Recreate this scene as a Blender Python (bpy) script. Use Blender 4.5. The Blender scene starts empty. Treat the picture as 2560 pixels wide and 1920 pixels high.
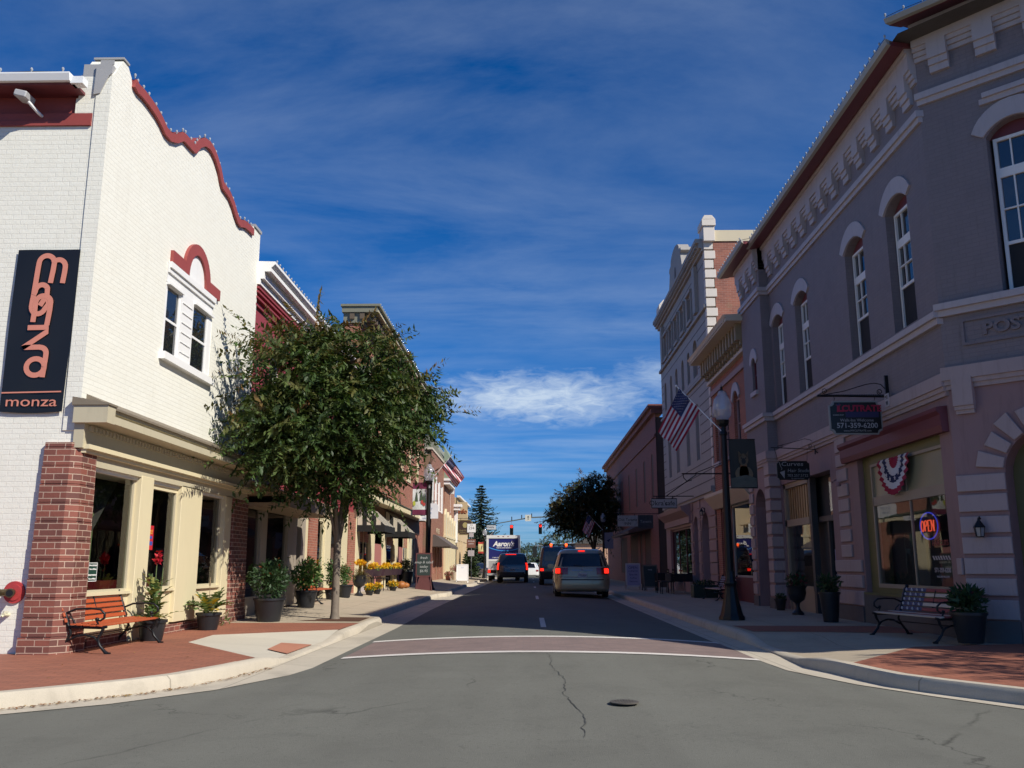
import bpy, bmesh, math, random
import numpy as np
from mathutils import Vector, Matrix
from mathutils.geometry import tessellate_polygon

R = math.radians
random.seed(7)
S = bpy.context.scene
col = S.collection

# ------------------------------------------------------------------ camera, sky, sun, exposure
cam_d = bpy.data.cameras.new('camera')
cam_d.sensor_width = 36.0
cam_d.lens = 36.0 * 2240 / 2560
cam_d.clip_end = 3000
cam = bpy.data.objects.new('camera', cam_d)
cam.location = (0, 0, 1.2)
cam.rotation_euler = (R(90 + 11.43), 0, R(1.13))
col.objects.link(cam)
S.camera = cam

SUN_DIR = Vector((0.633, -0.449, 0.631)).normalized()
sun_d = bpy.data.lights.new('sun', 'SUN')
sun_d.energy = 5.0
sun_d.angle = R(0.5)
sun_d.color = (1.0, 0.945, 0.85)
sun = bpy.data.objects.new('sun', sun_d)
sun.rotation_euler = SUN_DIR.to_track_quat('Z', 'Y').to_euler()
sun.location = (20, -20, 30)
col.objects.link(sun)

W = bpy.data.worlds.new('World')
S.world = W
W.use_nodes = True
wn, wl = W.node_tree.nodes, W.node_tree.links
wn.clear()
def wnode(t, **kw):
    n = wn.new(t)
    for k, v in kw.items():
        setattr(n, k, v)
    return n
wo = wnode('ShaderNodeOutputWorld')
bg = wnode('ShaderNodeBackground')
bg.inputs['Strength'].default_value = 0.053
sky = wnode('ShaderNodeTexSky', sky_type='NISHITA', sun_disc=False)
sky.sun_elevation = math.asin(SUN_DIR.z)
sky.sun_rotation = math.atan2(SUN_DIR.x, SUN_DIR.y)
sky.air_density = 1.0
sky.dust_density = 0.1
sky.ozone_density = 2.6
tc = wnode('ShaderNodeTexCoord')
sx = wnode('ShaderNodeSeparateXYZ')
wl.new(tc.outputs['Generated'], sx.inputs[0])
def wmath(op, a, b=None, c=None, clamp=False):
    n = wnode('ShaderNodeMath', operation=op, use_clamp=clamp)
    for i, v in enumerate((a, b, c)):
        if v is None: continue
        if isinstance(v, (int, float)): n.inputs[i].default_value = v
        else: wl.new(v, n.inputs[i])
    return n.outputs[0]
hs = wnode('ShaderNodeHueSaturation')
hs.inputs['Saturation'].default_value = 1.12
hs.inputs['Value'].default_value = 1.0
tint = wnode('ShaderNodeMixRGB', blend_type='MULTIPLY')
tint.inputs[0].default_value = 1.0
hz = wnode('ShaderNodeMixRGB')
hz.inputs[1].default_value = (0.44, 0.84, 1.62, 1); hz.inputs[2].default_value = (0.60, 1.00, 1.62, 1)
wl.new(wmath('MULTIPLY', wmath('MAXIMUM', sx.outputs[2], 0.0), 4.0, clamp=True), hz.inputs[0])
wl.new(hz.outputs[0], tint.inputs[2])
wl.new(sky.outputs[0], tint.inputs[1])
wl.new(tint.outputs[0], hs.inputs['Color'])
zc = wmath('ADD', wmath('MAXIMUM', sx.outputs[2], 0.0), 0.10)
u = wmath('DIVIDE', sx.outputs[0], zc)
v = wmath('DIVIDE', sx.outputs[1], zc)
cb = wnode('ShaderNodeCombineXYZ')
wl.new(u, cb.inputs[0]); wl.new(v, cb.inputs[1])
def cloud_noise(scale, rot, loc, nscale, detail, rough, dist):
    mp = wnode('ShaderNodeMapping')
    mp.inputs['Scale'].default_value = scale
    mp.inputs['Rotation'].default_value = (0, 0, R(rot))
    mp.inputs['Location'].default_value = loc
    wl.new(cb.outputs[0], mp.inputs[0])
    nz = wnode('ShaderNodeTexNoise')
    nz.inputs['Scale'].default_value = nscale
    nz.inputs['Detail'].default_value = detail
    nz.inputs['Roughness'].default_value = rough
    nz.inputs['Distortion'].default_value = dist
    wl.new(mp.outputs[0], nz.inputs[0])
    return nz.outputs[0]
n1 = cloud_noise((0.75, 1.5, 1), -24, (0.3, 1.7, 0), 1.3, 11, 0.62, 0.35)
n2 = cloud_noise((0.5, 0.6, 1), 20, (3.3, 1.1, 0), 0.8, 4, 0.5, 0.3)
n3 = cloud_noise((0.35, 1.9, 1), 6, (1.2, 0.9, 0), 2.4, 9, 0.6, 0.3)
c1 = wmath('MULTIPLY', wmath('SUBTRACT', n1, 0.36, clamp=True), 2.4)
c2 = wmath('MULTIPLY', wmath('SUBTRACT', n2, 0.30, clamp=True), 3.4, clamp=True)
low = wmath('SUBTRACT', 1.0, wmath('MULTIPLY', sx.outputs[2], 2.2), clamp=True)
c3 = wmath('MULTIPLY', wmath('MULTIPLY', wmath('SUBTRACT', n3, 0.42, clamp=True), 2.2), low)
cirrus = wmath('MULTIPLY', wmath('ADD', wmath('MULTIPLY', c1, c2), wmath('MULTIPLY', c3, 1.3)), 0.24, clamp=True)
# one small bank of brighter cloud low over the far end of the street
def bank(cx, cy, cz, sxx, szz, off):
    dx = wmath('DIVIDE', wmath('SUBTRACT', sx.outputs[0], cx), sxx)
    dz = wmath('DIVIDE', wmath('SUBTRACT', sx.outputs[2], cz), szz)
    d2 = wmath('ADD', wmath('MULTIPLY', dx, dx), wmath('MULTIPLY', dz, dz))
    m = wmath('SUBTRACT', 1.0, d2, clamp=True)
    mp = wnode('ShaderNodeMapping')
    mp.inputs['Scale'].default_value = (8, 8, 26)
    mp.inputs['Location'].default_value = off
    wl.new(tc.outputs['Generated'], mp.inputs[0])
    nz = wnode('ShaderNodeTexNoise')
    nz.inputs['Detail'].default_value = 8
    nz.inputs['Roughness'].default_value = 0.6
    nz.inputs['Distortion'].default_value = 0.6
    wl.new(mp.outputs[0], nz.inputs[0])
    q = wmath('SUBTRACT', wmath('ADD', wmath('MULTIPLY', m, 0.50), nz.outputs[0]), 0.56, clamp=True)
    return wmath('MULTIPLY', wmath('MULTIPLY', q, wmath('POWER', m, 0.7), clamp=True), 1.9, clamp=True)
b1 = bank(0.010, 1, 0.182, 0.17, 0.040, (0, 0, 1))
b2 = bank(0.16, 1, 0.205, 0.10, 0.030, (4, 1, 2))
b3 = bank(0.02, 1, 0.305, 0.26, 0.028, (7, 2, 5))
dens = wmath('MAXIMUM', wmath('MAXIMUM', cirrus, wmath('MULTIPLY', b1, 0.85)), wmath('MAXIMUM', wmath('MULTIPLY', b2, 0.45), wmath('MULTIPLY', b3, 0.10)))
mixc = wnode('ShaderNodeMixRGB')
mixc.inputs[2].default_value = (10.5, 12.4, 14.6, 1)
wl.new(dens, mixc.inputs[0]); wl.new(hs.outputs[0], mixc.inputs[1])
wl.new(mixc.outputs[0], bg.inputs['Color'])
wl.new(bg.outputs[0], wo.inputs['Surface'])

S.view_settings.view_transform = 'Standard'
S.view_settings.look = 'None'
S.view_settings.gamma = 1.0
S.view_settings.exposure = 0.18
S.render.resolution_x, S.render.resolution_y = 1024, 768
S.cycles.max_bounces = 8
S.cycles.transparent_max_bounces = 12
S.cycles.use_denoising = True

# ------------------------------------------------------------------ materials
MATS = {}
class NT:
    def __init__(s, name):
        s.m = bpy.data.materials.new(name); s.m.use_nodes = True
        s.n, s.l = s.m.node_tree.nodes, s.m.node_tree.links
        s.n.clear()
        s.out = s.n.new('ShaderNodeOutputMaterial')
    def node(s, t, **kw):
        n = s.n.new(t)
        for k, v in kw.items(): setattr(n, k, v)
        return n
    def put(s, sock, v):
        if hasattr(v, 'is_output') or isinstance(v, bpy.types.NodeSocket): s.l.new(v, sock)
        else: sock.default_value = v
    def math(s, op, a, b=0.0, clamp=False):
        n = s.node('ShaderNodeMath', operation=op, use_clamp=clamp)
        s.put(n.inputs[0], a); s.put(n.inputs[1], b)
        return n.outputs[0]
    def noise(s, vec, scale, detail=4, rough=0.55, dist=0.0):
        n = s.node('ShaderNodeTexNoise')
        s.put(n.inputs['Vector'], vec)
        n.inputs['Scale'].default_value = scale
        n.inputs['Detail'].default_value = detail
        n.inputs['Roughness'].default_value = rough
        n.inputs['Distortion'].default_value = dist
        return n.outputs[0]
    def ramp(s, fac, stops):
        n = s.node('ShaderNodeValToRGB')
        e = n.color_ramp.elements
        while len(e) < len(stops): e.new(0.5)
        for i, (p, c) in enumerate(stops):
            e[i].position = p
            e[i].color = c if len(c) == 4 else (*c, 1)
        s.put(n.inputs[0], fac)
        return n.outputs[0]
    def mix(s, fac, a, b, mode='MIX'):
        n = s.node('ShaderNodeMixRGB', blend_type=mode)
        s.put(n.inputs[0], fac)
        s.put(n.inputs[1], a if not isinstance(a, tuple) else (*a[:3], 1))
        s.put(n.inputs[2], b if not isinstance(b, tuple) else (*b[:3], 1))
        return n.outputs[0]
    def pos(s): return s.node('ShaderNodeNewGeometry').outputs['Position']
    def bump(s, h, strength=0.3, dist=0.01):
        n = s.node('ShaderNodeBump')
        n.inputs['Strength'].default_value = strength
        n.inputs['Distance'].default_value = dist
        s.put(n.inputs['Height'], h)
        return n.outputs[0]
    def bsdf(s, color, rough=0.6, metal=0.0, normal=None, spec=0.5, **kw):
        p = s.node('ShaderNodeBsdfPrincipled')
        s.put(p.inputs['Base Color'], color if not isinstance(color, tuple) else (*color[:3], 1))
        s.put(p.inputs['Roughness'], rough)
        p.inputs['Metallic'].default_value = metal
        p.inputs['Specular IOR Level'].default_value = spec
        if normal is not None: s.l.new(normal, p.inputs['Normal'])
        for k, v in kw.items(): s.put(p.inputs[k], v)
        s.l.new(p.outputs[0], s.out.inputs[0])
        return p

def paint(name, c, rough=0.55, var=0.10, scale=3.0, bump=0.0, spec=0.4, metal=0.0, grime=0.0, coat=0.0):
    if name in MATS: return MATS[name]
    t = NT(name); p = t.pos()
    n = t.noise(p, scale, 5, 0.6)
    f = t.math('MULTIPLY_ADD', n, 2 * var); f.node.inputs[2].default_value = 1 - var
    c_ = t.mix(1.0, c, (1, 1, 1), 'MULTIPLY')
    vm = t.node('ShaderNodeVectorMath', operation='SCALE')
    t.l.new(c_, vm.inputs[0]); t.l.new(f, vm.inputs['Scale'])
    cc = vm.outputs[0]
    if grime > 0:
        mp = t.node('ShaderNodeMapping'); mp.inputs['Scale'].default_value = (6, 6, 0.9)
        t.l.new(p, mp.inputs[0])
        g = t.noise(mp.outputs[0], 1.6, 6, 0.65, 0.4)
        gm = t.ramp(g, [(0.52, (0, 0, 0)), (0.75, (1, 1, 1))])
        cc = t.mix(t.math('MULTIPLY', gm, grime), cc, (c[0] * .45, c[1] * .42, c[2] * .38))
    nm = None
    if bump > 0: nm = t.bump(t.noise(p, 40, 4), bump, 0.004)
    b = t.bsdf(cc, rough, metal, nm, spec)
    if coat: b.inputs['Coat Weight'].default_value = coat; b.inputs['Coat Roughness'].default_value = 0.05
    MATS[name] = t.m
    return t.m

def uvec(t, flat=False):
    """(u, v) along a wall face: u runs horizontally in the face, v is height."""
    g = t.node('ShaderNodeNewGeometry')
    if flat: return g.outputs['Position']
    cr = t.node('ShaderNodeVectorMath', operation='CROSS_PRODUCT')
    cr.inputs[0].default_value = (0, 0, 1)
    t.l.new(g.outputs['True Normal'], cr.inputs[1])
    ab = t.node('ShaderNodeVectorMath', operation='NORMALIZE'); t.l.new(cr.outputs[0], ab.inputs[0])
    dt = t.node('ShaderNodeVectorMath', operation='DOT_PRODUCT')
    t.l.new(g.outputs['Position'], dt.inputs[0]); t.l.new(ab.outputs[0], dt.inputs[1])
    sp = t.node('ShaderNodeSeparateXYZ'); t.l.new(g.outputs['Position'], sp.inputs[0])
    cb = t.node('ShaderNodeCombineXYZ')
    t.l.new(dt.outputs['Value'], cb.inputs[0]); t.l.new(sp.outputs[2], cb.inputs[1])
    return cb.outputs[0]

def brick(name, c1, c2, mortar, painted=False, bw=0.205, rh=0.068, bump=0.6, rough=0.75, var=0.25, flat=False, msize=0.010, patch=None, grime=0.0):
    if name in MATS: return MATS[name]
    t = NT(name); uv = uvec(t, flat); p = t.pos()
    wob = t.noise(p, 9, 2)
    add = t.node('ShaderNodeVectorMath', operation='MULTIPLY_ADD')
    t.l.new(wob, add.inputs[0]); add.inputs[1].default_value = (0.006, 0.006, 0); t.l.new(uv, add.inputs[2])
    b = t.node('ShaderNodeTexBrick')
    t.l.new(add.outputs[0], b.inputs['Vector'])
    b.inputs['Scale'].default_value = 1.0
    b.inputs['Mortar Size'].default_value = msize * 0.5
    b.inputs['Mortar Smooth'].default_value = 0.25
    b.inputs['Bias'].default_value = 0.0
    b.inputs['Brick Width'].default_value = bw
    b.inputs['Row Height'].default_value = rh
    b.inputs['Color1'].default_value = (*c1, 1); b.inputs['Color2'].default_value = (*c2, 1)
    b.inputs['Mortar'].default_value = (*mortar, 1)
    n = t.noise(p, 2.2, 6, 0.65)
    n2 = t.noise(p, 55, 3, 0.6)
    f = t.math('ADD', t.math('MULTIPLY', n, 2 * var), t.math('MULTIPLY', n2, 0.16))
    f = t.math('ADD', f, 1 - var - 0.08)
    vm = t.node('ShaderNodeVectorMath', operation='SCALE')
    t.l.new(b.outputs['Color'], vm.inputs[0]); t.l.new(f, vm.inputs['Scale'])
    cc = vm.outputs[0]
    if patch:
        pm = t.ramp(t.noise(p, 0.55, 3, 0.6), [(0.52, (0, 0, 0)), (0.60, (1, 1, 1))])
        cc = t.mix(t.math('MULTIPLY', pm, 0.7), cc, patch)
    if grime:
        mp = t.node('ShaderNodeMapping'); mp.inputs['Scale'].default_value = (5, 5, 0.8)
        t.l.new(p, mp.inputs[0])
        gm = t.ramp(t.noise(mp.outputs[0], 1.5, 6, 0.65, 0.4), [(0.55, (0, 0, 0)), (0.8, (1, 1, 1))])
        cc = t.mix(t.math('MULTIPLY', gm, grime), cc, (c1[0] * .5, c1[1] * .47, c1[2] * .42))
    h = t.math('SUBTRACT', 1.0, b.outputs['Fac'])
    h = t.math('ADD', h, t.math('MULTIPLY', n2, 0.5))
    h = t.math('ADD', h, t.math('MULTIPLY', t.noise(p, 14, 3), 0.6))
    t.bsdf(cc, rough, 0, t.bump(h, bump, 0.008), 0.3)
    MATS[name] = t.m
    return t.m

def ground(name, c, var=0.2, speck=0.25, bump=0.4, rough=0.85, joints=None, crack=False, stain=0.3):
    if name in MATS: return MATS[name]
    t = NT(name); p = t.pos()
    n = t.noise(p, 0.7, 6, 0.65); f1 = t.noise(p, 120, 2, 0.7); f2 = t.noise(p, 9, 5, 0.7)
    f = t.math('ADD', t.math('MULTIPLY', n, 2 * var), t.math('MULTIPLY', f1, 2 * speck))
    f = t.math('ADD', f, t.math('MULTIPLY', f2, var)); f = t.math('ADD', f, 1 - 1.5 * var - speck)
    vm = t.node('ShaderNodeVectorMath', operation='SCALE')
    vm.inputs[0].default_value = c; t.l.new(f, vm.inputs['Scale'])
    cc = vm.outputs[0]
    st = t.ramp(t.noise(p, 1.3, 5, 0.7, 0.5), [(0.5, (0, 0, 0)), (0.72, (1, 1, 1))])
    cc = t.mix(t.math('MULTIPLY', st, stain), cc, (c[0] * .55, c[1] * .55, c[2] * .55))
    h = f1
    if joints:
        b = t.node('ShaderNodeTexBrick'); t.l.new(p, b.inputs['Vector'])
        b.offset = 0.0
        b.inputs['Scale'].default_value = 1; b.inputs['Brick Width'].default_value = joints
        b.inputs['Row Height'].default_value = joints; b.inputs['Mortar Size'].default_value = 0.008
        cc = t.mix(t.math('MULTIPLY', b.outputs['Fac'], 0.55), cc, (c[0] * .35, c[1] * .35, c[2] * .35))
    if crack:
        mp = t.node('ShaderNodeMapping'); mp.inputs['Scale'].default_value = (1, 0.55, 1); t.l.new(p, mp.inputs[0])
        ad = t.node('ShaderNodeVectorMath', operation='MULTIPLY_ADD')
        t.l.new(t.noise(p, 2.5, 4), ad.inputs[0]); ad.inputs[1].default_value = (0.9, 0.9, 0); t.l.new(mp.outputs[0], ad.inputs[2])
        vo = t.node('ShaderNodeTexVoronoi', feature='DISTANCE_TO_EDGE'); vo.inputs['Scale'].default_value = 0.33
        t.l.new(ad.outputs[0], vo.inputs['Vector'])
        cr = t.ramp(vo.outputs['Distance'], [(0.0, (1, 1, 1)), (0.006, (0, 0, 0))])
        gate = t.ramp(t.noise(p, 0.5, 3), [(0.50, (0, 0, 0)), (0.60, (1, 1, 1))])
        cc = t.mix(t.math('MULTIPLY', t.math('MULTIPLY', cr, gate), 0.75), cc, (c[0] * .2, c[1] * .2, c[2] * .2))
        sp = t.ramp(t.noise(p, 34, 3, 0.85), [(0.62, (0, 0, 0)), (0.70, (1, 1, 1))])
        cc = t.mix(t.math('MULTIPLY', sp, 0.40), cc, (c[0] * 2.0, c[1] * 2.0, c[2] * 1.95))
        sd = t.ramp(t.noise(p, 27, 3, 0.85), [(0.32, (1, 1, 1)), (0.42, (0, 0, 0))])
        cc = t.mix(t.math('MULTIPLY', sd, 0.5), cc, (c[0] * .4, c[1] * .4, c[2] * .42))
        mt = t.node('ShaderNodeMapping'); mt.inputs['Scale'].default_value = (1.3, .12, 1); t.l.new(p, mt.inputs[0])
        tr = t.ramp(t.noise(mt.outputs[0], 1.0, 3, 0.5), [(0.40, (0, 0, 0)), (0.62, (1, 1, 1))])
        cc = t.mix(t.math('MULTIPLY', tr, 0.22), cc, (c[0] * .62, c[1] * .6, c[2] * .6))
        dk = t.ramp(t.noise(p, 7, 6, 0.75, 0.8), [(0.30, (1, 1, 1)), (0.40, (0, 0, 0))])
        cc = t.mix(t.math('MULTIPLY', dk, 0.35), cc, (c[0] * .4, c[1] * .4, c[2] * .4))
    t.bsdf(cc, rough, 0, t.bump(h, bump, 0.006), 0.25)
    MATS[name] = t.m
    return t.m

def glass(name, tint=(.5, .5, .5), ior=1.5, dark=None, rough=0.01):
    """a pane: mirror-like at glancing angles; dark rooms behind upper windows use dark=..."""
    if name in MATS: return MATS[name]
    t = NT(name)
    lw = t.node('ShaderNodeLayerWeight'); lw.inputs['Blend'].default_value = 0.5
    f0 = min(.6, ((ior - 1) / (ior + 1)) ** 2 * 1.7)
    sch = t.math('MULTIPLY', t.math('POWER', lw.outputs['Facing'], 5.0), 1 - f0)
    fres = t.math('ADD', sch, f0, clamp=True)
    gl = t.node('ShaderNodeBsdfGlossy'); gl.inputs['Roughness'].default_value = rough
    p = t.pos()
    t.l.new(t.bump(t.noise(p, 1.1, 2), 0.02, 0.05), gl.inputs['Normal'])
    if dark:
        a = t.node('ShaderNodeBsdfDiffuse'); a.inputs['Color'].default_value = (*dark, 1)
    else:
        a = t.node('ShaderNodeBsdfTransparent'); a.inputs['Color'].default_value = (*tint, 1)
    m = t.node('ShaderNodeMixShader')
    t.l.new(fres, m.inputs[0]); t.l.new(a.outputs[0], m.inputs[1]); t.l.new(gl.outputs[0], m.inputs[2])
    t.l.new(m.outputs[0], t.out.inputs[0])
    MATS[name] = t.m
    return t.m

def glow(name, c, strength):
    if name in MATS: return MATS[name]
    t = NT(name)
    e = t.node('ShaderNodeEmission'); e.inputs[0].default_value = (*c, 1); e.inputs[1].default_value = strength
    t.l.new(e.outputs[0], t.out.inputs[0])
    MATS[name] = t.m
    return t.m

def leafmat(name, trans=0.35, rough=0.5):
    if name in MATS: return MATS[name]
    t = NT(name)
    at = t.node('ShaderNodeAttribute', attribute_name='col')
    d = t.node('ShaderNodeBsdfPrincipled')
    t.l.new(at.outputs['Color'], d.inputs['Base Color']); d.inputs['Roughness'].default_value = rough
    d.inputs['Specular IOR Level'].default_value = 0.35
    tr = t.node('ShaderNodeBsdfTranslucent')
    hv = t.node('ShaderNodeHueSaturation'); hv.inputs['Value'].default_value = 1.25; hv.inputs['Saturation'].default_value = 1.15
    t.l.new(at.outputs['Color'], hv.inputs['Color']); t.l.new(hv.outputs[0], tr.inputs['Color'])
    m = t.node('ShaderNodeMixShader'); m.inputs[0].default_value = trans
    t.l.new(d.outputs[0], m.inputs[1]); t.l.new(tr.outputs[0], m.inputs[2])
    t.l.new(m.outputs[0], t.out.inputs[0])
    MATS[name] = t.m
    return t.m

# ------------------------------------------------------------------ object helpers
def tag(o, label=None, cat=None, group=None, kind=None):
    if label: o['label'] = label
    if cat: o['category'] = cat
    if group: o['group'] = group
    if kind: o['kind'] = kind
    return o
def empty(name, loc=(0, 0, 0), rz=0.0, label=None, cat=None, group=None):
    o = bpy.data.objects.new(name, None); col.objects.link(o)
    o.location = loc; o.rotation_euler = (0, 0, rz); o.empty_display_size = 0.2
    return tag(o, label, cat, group)
def base_of(p):
    v = Vector((0, 0, 0))
    while p is not None:
        v += Vector(p.location); p = p.parent
    return v
def copy_tree(o, parent=None):
    c = o.copy(); col.objects.link(c)
    if parent is not None: c.parent = parent
    for ch in list(o.children): copy_tree(ch, c)
    return c
def link_mesh(me, name, mat, parent=None, label=None):
    o = bpy.data.objects.new(name, me); col.objects.link(o)
    if mat is not None: me.materials.append(mat)
    if parent is not None: o.parent = parent
    if label: o['label'] = label
    return o

class MB:
    """collects shapes, then build() links them as ONE mesh object. T maps local coordinates to the world."""
    def __init__(s, T=None): s.v, s.f, s.T = [], [], T
    def add(s, vs, fs):
        o = len(s.v); T = s.T
        s.v += [tuple(T(*p)) if T else tuple(p) for p in vs]
        s.f += [tuple(i + o for i in f) for f in fs]
        return s
    def box(s, a, b):
        x0, y0, z0 = a; x1, y1, z1 = b
        return s.add([(x0, y0, z0), (x1, y0, z0), (x1, y1, z0), (x0, y1, z0), (x0, y0, z1), (x1, y0, z1), (x1, y1, z1), (x0, y1, z1)],
                     [(0, 3, 2, 1), (4, 5, 6, 7), (0, 1, 5, 4), (1, 2, 6, 5), (2, 3, 7, 6), (3, 0, 4, 7)])
    def quad(s, *p): return s.add(p, [tuple(range(len(p)))])
    def prism(s, poly, axis, a, b, both=True):
        """poly of 2-D points pushed from a to b along axis (0, 1 or 2)"""
        def at(p, k): q = list(p); q.insert(axis, k); return tuple(q)
        n = len(poly)
        vs = [at(p, a) for p in poly] + [at(p, b) for p in poly]
        fs = [(i, (i + 1) % n, n + (i + 1) % n, n + i) for i in range(n)]
        tri = tessellate_polygon([[Vector((p[0], p[1], 0)) for p in poly]])
        fs += [tuple(t) for t in tri]
        if both: fs += [tuple(n + i for i in reversed(t)) for t in tri]
        return s.add(vs, fs)
    def sheet(s, poly, holes, place):
        """flat polygon with holes; place(p) gives the 3-D point"""
        loops = [[Vector((p[0], p[1], 0)) for p in L] for L in [poly] + list(holes)]
        tri = tessellate_polygon(loops)
        pts = [p for L in [poly] + list(holes) for p in L]
        return s.add([place(p) for p in pts], [tuple(t) for t in tri])
    def wall(s, poly, holes=(), d=0.0, rev=0.22, edge=0.0):
        """a facade sheet in (s, d, z) coordinates: openings get reveals rev deep, outer edge gets depth edge"""
        s.sheet(poly, holes, lambda p: (p[0], d, p[1]))
        for L, dep in [(h, rev) for h in holes] + ([(poly, edge)] if edge else []):
            n = len(L)
            s.add([(p[0], d, p[1]) for p in L] + [(p[0], d - dep, p[1]) for p in L],
                  [(i, (i + 1) % n, n + (i + 1) % n, n + i) for i in range(n)])
        return s
    def tube(s, pts, r, n=8, cap=True):
        """r: number or list of radii"""
        P = [Vector(p) for p in pts]; m = len(P)
        rs = r if isinstance(r, (list, tuple)) else [r] * m
        vs, fs = [], []
        up = None
        for i in range(m):
            t = (P[min(i + 1, m - 1)] - P[max(i - 1, 0)])
            if t.length < 1e-9: t = Vector((0, 0, 1))
            t.normalize()
            if up is None:
                up = Vector((0, 0, 1)) if abs(t.z) < 0.9 else Vector((1, 0, 0))
            a = t.cross(up)
            if a.length < 1e-6: a = t.orthogonal()
            a.normalize(); b = a.cross(t).normalized(); up = b
            for k in range(n):
                q = 2 * math.pi * k / n
                vs.append(P[i] + (a * math.cos(q) + b * math.sin(q)) * rs[i])
        for i in range(m - 1):
            for k in range(n):
                k2 = (k + 1) % n
                fs.append((i * n + k, i * n + k2, (i + 1) * n + k2, (i + 1) * n + k))
        if cap:
            fs.append(tuple(range(n - 1, -1, -1))); fs.append(tuple((m - 1) * n + k for k in range(n)))
        return s.add(vs, fs)
    def lathe(s, prof, c=(0, 0, 0), n=20, flute=0):
        """prof: (radius, z) list turned about z through c"""
        vs, fs = [], []
        for r, z in prof:
            for k in range(n):
                a = 2 * math.pi * k / n
                rr = r * (1 - (0.07 if flute and k % 2 else 0))
                vs.append((c[0] + rr * math.cos(a), c[1] + rr * math.sin(a), c[2] + z))
        m = len(prof)
        for i in range(m - 1):
            for k in range(n):
                k2 = (k + 1) % n
                fs.append((i * n + k, i * n + k2, (i + 1) * n + k2, (i + 1) * n + k))
        fs.append(tuple(range(n - 1, -1, -1))); fs.append(tuple((m - 1) * n + k for k in range(n)))
        return s.add(vs, fs)
    def ball(s, c, r, n=10, m=6, sz=1.0):
        return s.lathe([(max(1e-4, r * math.sin(math.pi * i / m)), -r * sz * math.cos(math.pi * i / m)) for i in range(m + 1)], c, n)
    def ribbon(s, pts, w, d0, d1):
        """flat stroke of width w in the (s, z) plane between depths d0 and d1"""
        P = [Vector((p[0], p[1])) for p in pts]; m = len(P)
        L, Rr = [], []
        for i in range(m):
            t = P[min(i + 1, m - 1)] - P[max(i - 1, 0)]
            t.normalize(); nn = Vector((-t.y, t.x)) * w / 2
            L.append(P[i] + nn); Rr.append(P[i] - nn)
        vs = [(p.x, d1, p.y) for p in L] + [(p.x, d1, p.y) for p in Rr] + [(p.x, d0, p.y) for p in L] + [(p.x, d0, p.y) for p in Rr]
        fs = []
        for i in range(m - 1):
            fs += [(i, i + 1, m + i + 1, m + i), (i, 2 * m + i, 2 * m + i + 1, i + 1), (m + i, m + i + 1, 3 * m + i + 1, 3 * m + i)]
        fs += [(0, m, 3 * m, 2 * m), (m - 1, 3 * m - 1, 4 * m - 1, 2 * m - 1)]
        return s.add(vs, fs)
    def build(s, name, mat, parent=None, smooth=0, bevel=0.0, label=None, seg=1, weld=False):
        me = bpy.data.meshes.new(name)
        o = base_of(parent)
        me.from_pydata([(p[0] - o.x, p[1] - o.y, p[2] - o.z) for p in s.v], [], s.f)
        bm = bmesh.new(); bm.from_mesh(me)
        if weld: bmesh.ops.remove_doubles(bm, verts=bm.verts, dist=1e-4)
        bmesh.ops.recalc_face_normals(bm, faces=bm.faces)
        if bevel > 0:
            bmesh.ops.bevel(bm, geom=bm.edges[:], offset=bevel, segments=seg, affect='EDGES', clamp_overlap=True)
        bm.to_mesh(me); bm.free()
        if smooth:
            for p in me.polygons: p.use_smooth = True
            me.set_sharp_from_angle(angle=R(smooth))
        return link_mesh(me, name, mat, parent, label)

def boxes(name, T, lst, mat, parent, bevel=0.0):
    """each (s0, s1, d0, d1, z0, z1) becomes a part of its own"""
    for s0, s1, d0, d1, z0, z1 in lst:
        MB(T).box((s0, d0, z0), (s1, d1, z1)).build(name, mat, parent, bevel=bevel)
# wall frames: (s, d, z) -> world; d is the distance out from the wall
def FX(x0, sg): return lambda s, d, z: (x0 + sg * d, s, z)
def FY(y0): return lambda s, d, z: (s, y0 - d, z)
def FD(A, t, n): return lambda s, d, z: (A[0] + t[0] * s + n[0] * d, A[1] + t[1] * s + n[1] * d, z)

def rect(s0, s1, z0, z1): return [(s0, z0), (s1, z0), (s1, z1), (s0, z1)]
def arched(s0, s1, z0, zs, rise, n=10):
    """opening with a segmental head: spring line zs, rise above it"""
    c = (s0 + s1) / 2; h = (s1 - s0) / 2
    if rise >= h - 1e-6:
        pts = [(c + h * math.cos(a), zs + rise * math.sin(a)) for a in [math.pi * i / n for i in range(n + 1)]]
    else:
        rr = (h * h + rise * rise) / (2 * rise); a0 = math.asin(h / rr)
        pts = [(c + rr * math.sin(a0 - 2 * a0 * i / n), zs + rise - rr + rr * math.cos(a0 - 2 * a0 * i / n)) for i in range(n + 1)]
    return [(s0, z0), (s1, z0)] + pts
def arch_band(s0, s1, zs, rise, t, n=12, ext=0.0):
    """polygon of a hood over an arched opening, t thick"""
    a = arched(s0, s1, zs - ext, zs, rise, n)[2:]
    c = (s0 + s1) / 2
    b = arched(s0 - t * .55, s1 + t * .55, zs - ext, zs + t * .35, rise + t * .65, n)[2:]
    return a + list(reversed(b))

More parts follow.
